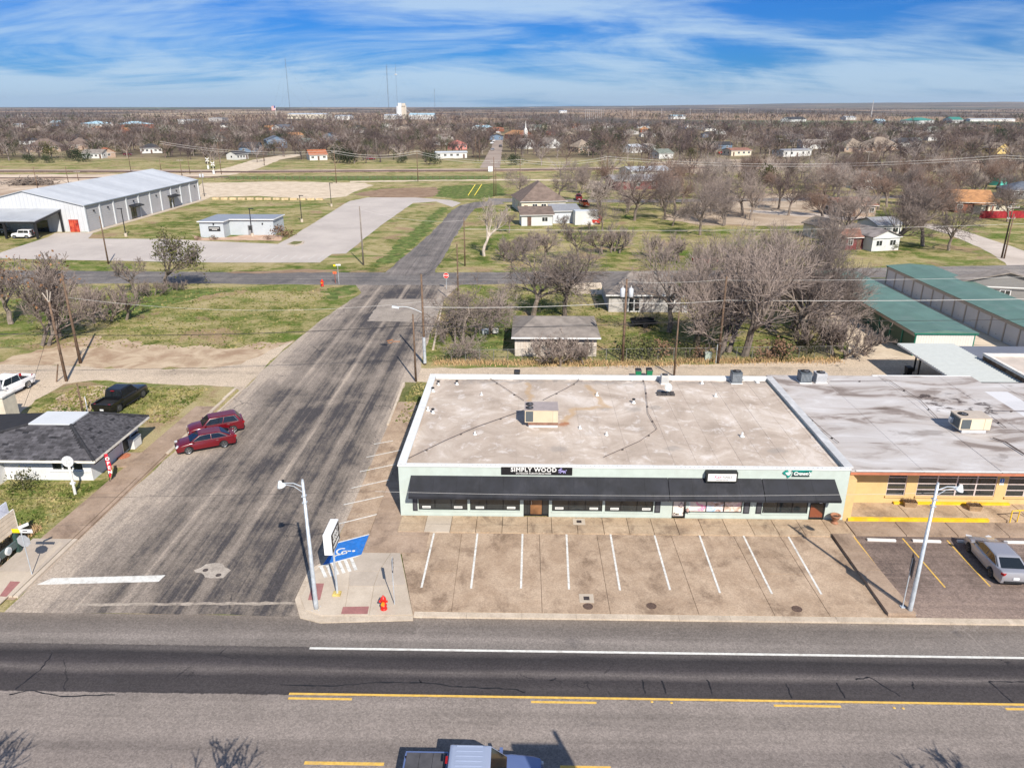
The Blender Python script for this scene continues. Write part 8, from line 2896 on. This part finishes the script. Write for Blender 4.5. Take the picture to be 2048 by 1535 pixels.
for i, z in enumerate((.35, .6, .8)):
    mk.box(.06, -.12 + .08 * i, zt_ - 2 * hh_ + z, .068, .06 + .06 * i, zt_ - 2 * hh_ + z + .09)
mk.build('print', BLACK, t)
# dark sign beside the right lamp
g = G(1805, 1213, .3)
t = thing('small_sign', (g.x, g.y, .28), 'small dark backed sign on a thin post beside the right street lamp', 'sign')
zt_ = ZAT(g.x, g.y, 1116) - .28
MB().tube((0, 0, 0), (0, 0, zt_), .035).build('post', GALV, t)
MB().box(-.12, -.12, 0, .12, .12, .06).build('foot', GALV, t)
b = MB().box(-.012, -.46, zt_ - 1.05, .012, .46, zt_ + .1)
b.tf(Matrix.Translation((.05, 0, 0)) @ Matrix.Rotation(R(-18), 4, 'Z'))
b.build('plate', S('plate_dark', (.06, .055, .06), .6), t)
# stop sign back at the left corner
g = G(64, 1148, .15)
t = thing('stop_sign', (g.x, g.y, .15), 'grey back of a stop sign with street name plates, left corner', 'sign')
zt_ = ZAT(g.x, g.y, 1060) - .15
MB().tube((0, 0, 0), (0, 0, zt_), .03).build('post', GALV, t)


def octagon(r, y0, y1, z):
    q = [(r * math.cos(R(22.5 + 45 * i)), r * math.sin(R(22.5 + 45 * i))) for i in range(8)]
    b = MB()
    b.add([(x, y0, z + w_) for x, w_ in q] + [(x, y1, z + w_) for x, w_ in q], [tuple(range(8)), tuple(range(15, 7, -1))] + [(i, (i + 1) % 8, 8 + (i + 1) % 8, 8 + i) for i in range(8)])
    return b


octagon(.42, .03, .045, zt_ - .75).build('plate', MATS['sign_back'], t)
octagon(.40, .045, .05, zt_ - .75).build('red_face', RED, t)
nmz = zt_ - .16
MB().box(-.05, -.02, nmz, .72, .0, nmz + .24).build('name_plate', M_PAPER, t)
MB().box(.12, -.024, nmz + .08, .42, -.02, nmz + .17).build('plate_print', S('print_grey', (.16, .15, .16)), t)
MB().box(-.52, -.02, nmz, -.06, .0, nmz + .26).build('yellow_plate', S('plate_yellow', (.80, .55, .01), .5), t)
b = MB().box(-.10, -.012, nmz + .26, .50, .012, nmz + .46)
b.tf(Matrix.Rotation(R(60), 4, 'Z'))
b.build('name_plate', M_PAPER, t)
# monument board at the left edge
a_, b_ = G(42, 1104), G(-14, 1150)
rz = math.atan2((b_ - a_).y, (b_ - a_).x)
t = thing('board_sign', (a_.x, a_.y, 0), 'slatted wooden board sign on green posts at the left edge', 'sign', rz)
z0, z1 = ZAT(a_.x, a_.y, 1060), ZAT(a_.x, a_.y, 1022)
M_GP = S('post_green', (.035, .07, .06), .6, .15)
for xx in (.1, 3.6):
    MB().box(xx - .12, -.12, 0, xx + .12, .12, z0 + .1).build('post', M_GP, t)
MB().box(-.1, -.06, .55, 4.2, .06, 1.0).build('lower_beam', S('beam_green', (.09, .12, .115), .6, .1), t)
for xx in (1.05, 2.1):
    rg = MB().lathe((xx, .10, .77), [(.26, -.04), (.26, .04), (.0, .045)], 20, 'Y').build('roundel', M_PAPER, t)
    MB().lathe((xx, .15, .77), [(.18, -.01), (.18, .01)], 18, 'Y').build('roundel_ring', S('roundel_grey', (.45, .50, .52), .6), rg)
for i in range(5):
    hh_ = (z1 - z0) / 5
    MB().box(-.2, -.05, z0 + i * hh_ + .02, 4.6, .05 + random.uniform(0, .015), z0 + (i + 1) * hh_ - .01).build('slat', S('slat_cream', (.62, .52, .40), .7, .1, 2, rv=.08), t)
MB().box(-.24, -.03, z0 - .04, -.2, .07, z1 + .03).build('frame', S('frame_pale', (.66, .62, .55), .6), t)
MB().box(.15, -.04, z1 + .02, 4.6, .04, z1 + .75).build('top_panel', S('panel_lilac', (.58, .60, .68), .5), t)
MB().box(-.24, -.03, z1, 4.6, .07, z1 + .02).build('frame', MATS['frame_pale'], t)
# round sign on a white post before the office
g = G(151, 989)
t = thing('round_sign', (g.x, g.y, 0), 'round white sign on a white post before the shingle office', 'sign')
zt_ = ZAT(g.x, g.y, 916)
MB().lathe((0, 0, 0), [(.10, 0), (.09, zt_ - .5)], 10).build('post', WHITE, t)
MB().lathe((0, -.02, zt_ - .25), [(.42, -.05), (.42, .05)], 22, 'Y').build('disc', TRIM, t)
MB().lathe((0, -.075, zt_ - .25), [(.30, -.004), (.30, .004)], 20, 'Y').build('ring', S('disc_print', (.55, .56, .56), .6, .2, 9), t)
MB().box(-.16, -.1, .9, .16, .1, 1.05).build('bracket', TRIM, t)
# feather flag
g = G(221, 966)
t = thing('feather_flag', (g.x, g.y, 0), 'tall red feather flag reading OPEN on the lawn', 'flag')
H = ZAT(g.x, g.y, 908)
MB().tube((0, 0, 0), (-.05, 0, H), .022).build('pole', BLACK, t)
fb = MB()
pr_, n = [], 12
for i in range(n + 1):
    u = i / n
    z = .5 + (H - .5) * u
    w_ = .10 + .22 * math.sin(min(1, u * 1.15) * 2.6) * (1 - .25 * u)
    pr_.append((z, max(.05, w_), .05 * math.sin(u * 7)))
for (za, wa, ya), (zb2, wb2, yb2) in zip(pr_, pr_[1:]):
    fb.face([(-.02, ya, za), (wa, ya + .03, za), (wb2, yb2 + .03, zb2), (-.02, yb2, zb2)])
fb.tf(Matrix.Rotation(R(25), 4, 'Z'))
fb.build('banner', S('banner_red', (.52, .012, .03), .7, .15), t, fix=False)
for i, ch in enumerate('OPEN'):
    tm = text_mb(ch, .36, .003, .015)
    z = .5 + (H - .5) * (.80 - i * .19)
    tm.tf(Matrix.Rotation(R(25), 4, 'Z') @ Matrix.Translation((.13, -.05, z)) @ Matrix.Rotation(R(90), 4, 'X'))
    tm.build('letter', M_PAPER, t)
# stop sign at the far side of the side street, facing us
def stop_front(base, top, label, text=True, sc=1.0):
    g = G(*base)
    zt_ = ZAT(g.x, g.y, top)
    t = thing('stop_sign', (g.x, g.y, 0), label, 'stop sign')
    MB().tube((0, 0, 0), (0, 0, zt_), .04).build('post', GALV, t)
    octagon(.46 * sc, -.06, -.045, zt_ - .46 * sc).build('border', M_PAPER, t)
    octagon(.42 * sc, -.07, -.06, zt_ - .46 * sc).build('face', RED, t)
    tm = text_mb('STOP', .30 * sc, .003, .012)
    tm.tf(upright((0, -.075, zt_ - .47 * sc)))
    tm.build('lettering', M_PAPER, t)
stop_front((893, 578), 545, 'red stop sign facing us at the crossroads')
g = G(672, 568)
t = thing('street_name_post', (g.x, g.y, 0), 'street name post with white and yellow plates at the crossroads', 'sign')
H = ZAT(g.x, g.y, 528)
MB().tube((.5, 0, 0), (.5, 0, H), .04).build('post', GALV, t)
MB().box(.2, -.03, H - .25, 1.0, .03, H).build('name_plate', M_PAPER, t)
MB().box(-.2, -.03, H - .35, .18, .03, H - .08).build('yellow_plate', MATS['plate_yellow'], t)
g = G(671, 566)
t = thing('marker_post', (g.x, g.y, 0), 'orange topped marker post at the crossroads, next to the name plates', 'marker post')
H = ZAT(g.x, g.y, 545)
MB().tube((0, 0, 0), (0, 0, H), .06).build('post', S('marker_brown', (.22, .06, .04), .7), t)
MB().box(-.3, -.04, H - .2, .3, .04, H + .15).build('orange_plate', S('marker_orange', (.70, .13, .05), .6), t)
g = G(981, 345)
t = thing('white_sign', (g.x, g.y, 0), 'square white sign board beside the railway', 'sign')
z1 = ZAT(g.x, g.y, 333)
for xx in (-.7, .7):
    MB().box(xx - .06, 0, 0, xx + .06, .1, z1).build('post', POLEWOOD, t)
MB().box(-.95, -.08, z1 - 2.1, .95, -.01, z1 + .1).build('board', S('board_white', (.62, .66, .68), .6), t)
# railway crossing signals
for a, tp, lab in (((417, 338), 317, 'railway crossing signal beyond the tracks'), ((428, 348), 325, 'railway crossing signal on the near side of the tracks')):
    g = G(*a)
    H = ZAT(g.x, g.y, tp)
    t = thing('crossing_signal', (g.x, g.y, 0), lab, 'crossing signal')
    MB().tube((0, 0, 0), (0, 0, H), .09).build('post', WHITE, t)
    for s in (-1, 1):
        MB().obox((0, -.12, H - .5), (2.2, .05, .32), 0, 0, s * R(45)).build('crossbuck_arm', M_PAPER, t)
        MB().lathe((s * .6, -.15, H - 2.0), [(.34, -.08), (.34, .02)], 14, 'Y').build('signal_lamp', BLACK, t)
    MB().box(-.8, -.06, H - 2.05, .8, .02, H - 1.95).build('lamp_bar', BLACK, t)
    MB().box(-.35, -.3, 0, .35, .3, 1.6).build('control_box', TRIM, t)
# yellow guy-wire guards in the meadow
for i, x in enumerate((936, 949)):
    g = G(x, 391)
    o = MB().tube((g.x, g.y, 0), (g.x + 2.2, g.y + 3, 3.2), .09).build('guy_guard', S('guard_yellow', (.75, .60, .08), .6))
    tag(o, 'slanting yellow guy wire guard in the green meadow, ' + ('left' if i == 0 else 'right'), 'guy guard')

# chain link fence along the alley
FST = S('fence_steel', (.20, .19, .18), .6)


def fence_line(name, a, b, n, label, h=1.35):
    a, b = Vector(G2(*a)), Vector(G2(*b))
    t = thing(name, (a.x, a.y, 0), label, 'fence')
    d = b - a
    for i in range(n + 1):
        p = d * (i / n)
        MB().lathe((p.x, p.y, 0), [(.035, 0), (.035, h + .05)], 6).build('post', FST, t)
    MB().tube((0, 0, h), (d.x, d.y, h), .02, .02, 5).build('top_rail', FST, t)
    mb = MB()
    L = d.length
    u = d.normalized()
    k = int(L / .16)
    for i in range(k):
        for s in (-1, 1):
            x0 = i * .16
            x1 = x0 + s * h
            z0, z1 = 0.02, h
            if x1 > L:
                z1 = (L - x0)
                x1 = L
            if x1 < 0:
                z1 = x0
                x1 = 0
            mb.tube((u.x * x0, u.y * x0, z0), (u.x * x1, u.y * x1, z1), .0035, .0035, 3, False)
    mb.build('mesh', FST, t, kind='stuff', fix=False)


fence_line('chain_link_fence', (903, 722), (1240, 720), 12, 'chain link fence behind the alley, left run before the garage')
fence_line('chain_link_fence', (1252, 720), (1690, 714), 14, 'chain link fence behind the alley, right run with bushes')
# red board fence at the right
a, b = Vector(G2(1958, 437)), Vector(G2(2075, 436))
t = thing('red_fence', (a.x, a.y, 0), 'red painted board fence on the corner lot at the right', 'fence', math.atan2((b - a).y, (b - a).x))
L = (b - a).length
n = int(L / .5)
for i in range(n):
    MB().box(i * .5 + .015, -.02, .05, i * .5 + .485, .02 + random.uniform(0, .015), 1.85 + random.uniform(-.04, .04)).build('board', S('board_red', (.30, .02, .025), .8, .2, 1.5, rv=.12), t)
MB().box(0, .04, .5, L, .1, .6).build('rail', MATS['board_red'], t)
MB().box(0, .04, 1.4, L, .1, 1.5).build('rail', MATS['board_red'], t)
# wire fence posts along the gravel lot
a, b = G(430, 360), G(1060, 358)
t = thing('wire_fence', (a.x, a.y, 0), 'long wire fence of dark posts behind the gravel lot', 'fence')
for i in range(46):
    p = (b - a) * (i / 45)
    MB().box(p.x - .07, p.y - .07, 0, p.x + .07, p.y + .07, 1.3).build('post', POLEWOOD, t)
for z in (.6, 1.1):
    MB().tube((0, 0, z), tuple((b - a) + Vector((0, 0, z))), .02, .02, 3).build('strand', GALV, t)
# brush pile by the tracks
g = G(62, 370)
t = thing('brush_pile', (g.x, g.y, 0), 'grey pile of cut logs and branches beside the tracks', 'brush pile')
mb = MB()
rr = random.Random(4)
for _ in range(160):
    p = Vector((rr.gauss(0, 5.0), rr.gauss(0, 2), rr.uniform(.1, 1.8)))
    d = Vector((rr.gauss(0, 1), rr.gauss(0, .6), rr.gauss(0, .3))).normalized() * rr.uniform(1, 2.6)
    mb.tube(p - d, p + d, rr.uniform(.08, .22), .06, 5)
mb.build('logs', S('log_grey', (.16, .13, .11), .9, .3), t, kind='stuff')
# yard things
g = G(982, 668)
t = thing('junk_heap', (g.x, g.y, 0), 'heap of pale crates and tubs by the garage corner', 'junk heap')
for i in range(7):
    MB().obox((rr.uniform(-1.3, 1.3), rr.uniform(-.5, .5), .25 + .1 * i % .5), (rr.uniform(.4, .9), .5, rr.uniform(.4, .7)), rr.uniform(0, 3)).build('crate', (WHITE, S('crate_wood', (.35, .25, .18), .85), GALV)[i % 3], t)
g = G(1287, 652)
t = thing('utility_trailer', (g.x, g.y, 0), 'dark flat utility trailer under the trees in the back yard', 'trailer', .1)
MB().box(-1.6, -.9, .5, 1.6, .9, .6).build('deck', BLACK, t)
for s in (-1, 1):
    MB().lathe((0, s * .95, .33), [(.33, -.09), (.33, .09)], 14, 'Y').build('wheel', RUBBER, t)
    MB().box(-1.6, s * .9 - .03, .6, 1.6, s * .9 + .03, .95).build('side_rail', BLACK, t)
MB().tube((1.6, 0, .5), (2.8, 0, .45), .05).build('drawbar', BLACK, t)
g = G(1415, 719)
t = thing('meter_cabinet', (g.x, g.y, 0), 'small pale green utility cabinet by the alley trees', 'cabinet')
MB().box(-.35, -.3, 0, .35, .3, .85).build('body', S('cabinet_green', (.36, .42, .36), .6), t)
MB().box(-.38, -.33, .85, .38, .33, .91).build('lid', S('cabinet_lid', (.45, .5, .45), .6), t)
g = G(268, 893)
t = thing('ice_chest', (g.x, g.y, .05), 'white chest with clear lid beside the office wall', 'chest', R(90))
MB().box(-.6, -.4, 0, .6, .4, .75).build('body', WHITE, t)
MB().box(-.63, -.43, .75, .63, .43, .9).build('lid', S('lid_glass', (.42, .46, .48), .2), t)
g = G(247, 915)
t = tag(MB().lathe((g.x, g.y, .155), [(.55, 0), (.55, .02), (.0, .025)], 18).build('door_mat', S('mat_orange', (.42, .15, .08), .9, .3, 8)), 'round orange door mat at the office entrance', 'mat')

# roadside sign and trees on the near side of the highway: they stand below the picture and throw their shade into it
g = G(1108, 1462)
t = thing('roadside_sign', (g.x + 5.55, g.y - 13.75, 0), 'roadside sign whose shadow falls before the blue pickup', 'sign')
MB().tube((0, 0, 0), (0, 0, 12.0), .11, .11, 10).build('post', GALV, t)
MB().box(-2.3, -.12, 8.4, -.11, .12, 11.3).build('board', S('board_grey_back', (.33, .33, .34), .6), t)
for x, y, H in ((19.5, 15.2, 8.2), (-9.5, 14.4, 8.0), (-20, 14.6, 8.0)):
    tree('small', (x, y, 0), 0, 'bare roadside tree below the picture, its shade on the highway', 'bare_tree', H=H, group='roadside trees')
# island and faint bay lines of the car park
o = structure(MB().prism(px((574, 489), (587, 483), (609, 483), (606, 488), (590, 492)), 0, .15), 'island_kerb', M_PALE)
MB().prism(px((577, 488.5), (588, 484), (605, 484), (602, 487.5), (589, 490.6)), .15, .17).build('turf', m_grass('verge_grass'), o)
cl_ = bpy.data.objects['concrete_lot']
for i in range(14):
    a, b = G(395 + i * 18.5, 519), G(412 + i * 18.2, 510)
    road_marking(strip(a, b, .12), .02, S('faint_white', (.55, .53, .50), .8), cl_, 'bay_line')

# ------------------------------------------------------------------ labels of repeats: counted from the left of the picture
ORD = 'first second third fourth fifth sixth seventh eighth ninth tenth'.split()
def ordinal(i):
    if i < 10:
        return ORD[i]
    return '%d%s' % (i + 1, 'th' if 10 <= (i + 1) % 100 <= 20 else {1: 'st', 2: 'nd', 3: 'rd'}.get((i + 1) % 10, 'th'))


bpy.context.view_layer.update()
TINT = {'twig_grey_brown': 'grey brown', 'twig_purple_brown': 'dark purple brown', 'twig_pale': 'pale', 'twig_rust': 'rusty brown', 'wood_purple': 'dark purple brown', 'wood_brown': 'brown', 'wood_grey': 'pale grey'}
sets = {}
for o in bpy.data.objects:
    if o.parent or not o.get('group') or not o.get('label'):
        continue
    p = o.location
    if o.type == 'MESH' and p.length < .01:
        p = o.data.vertices[0].co
    q = PX(p.x, p.y, 0)
    if o['group'] == 'bare trees around the railway':
        c = o if o.type == 'MESH' else next(k for k in o.children if k.name.startswith('crown'))
        tn = TINT.get(c.material_slots[0].material.name, 'brown')
        o['label'] = '%s bare %s tree %s the railway in the %s third' % ('tall' if o.scale.z * (10 if o.type == 'MESH' else 11) > 9.6 else 'low', tn, 'beyond' if p.y > rail_y(p.x) else 'before', ('left', 'middle', 'right')[0 if q[0] < 683 else (1 if q[0] < 1366 else 2)])
    sets.setdefault(o['label'], []).append((q[0], o))
for lab, its in sets.items():
    if len(its) > 1:
        for i, (_, o) in enumerate(sorted(its, key=lambda a: a[0])):
            o['label'] = lab.replace(', one of a receding row', '') + ', %s from left' % ordinal(i)

# ------------------------------------------------------------------ air
hm = bpy.data.materials.new('haze_air')
hm.use_nodes = True
hn = NT(hm.node_tree)
pv = hn.node('ShaderNodeVolumePrincipled')
pv.inputs['Color'].default_value = (.62, .79, 1.0, 1)
pv.inputs['Density'].default_value = 3.4e-5
pv.inputs['Anisotropy'].default_value = .2
ho = hn.node('ShaderNodeOutputMaterial')
hn.t.links.new(pv.outputs[0], ho.inputs['Volume'])
hz = MB().box(-28500, -160, -1, 28500, 15500, 175).build('haze', hm)
hz['kind'] = 'stuff'
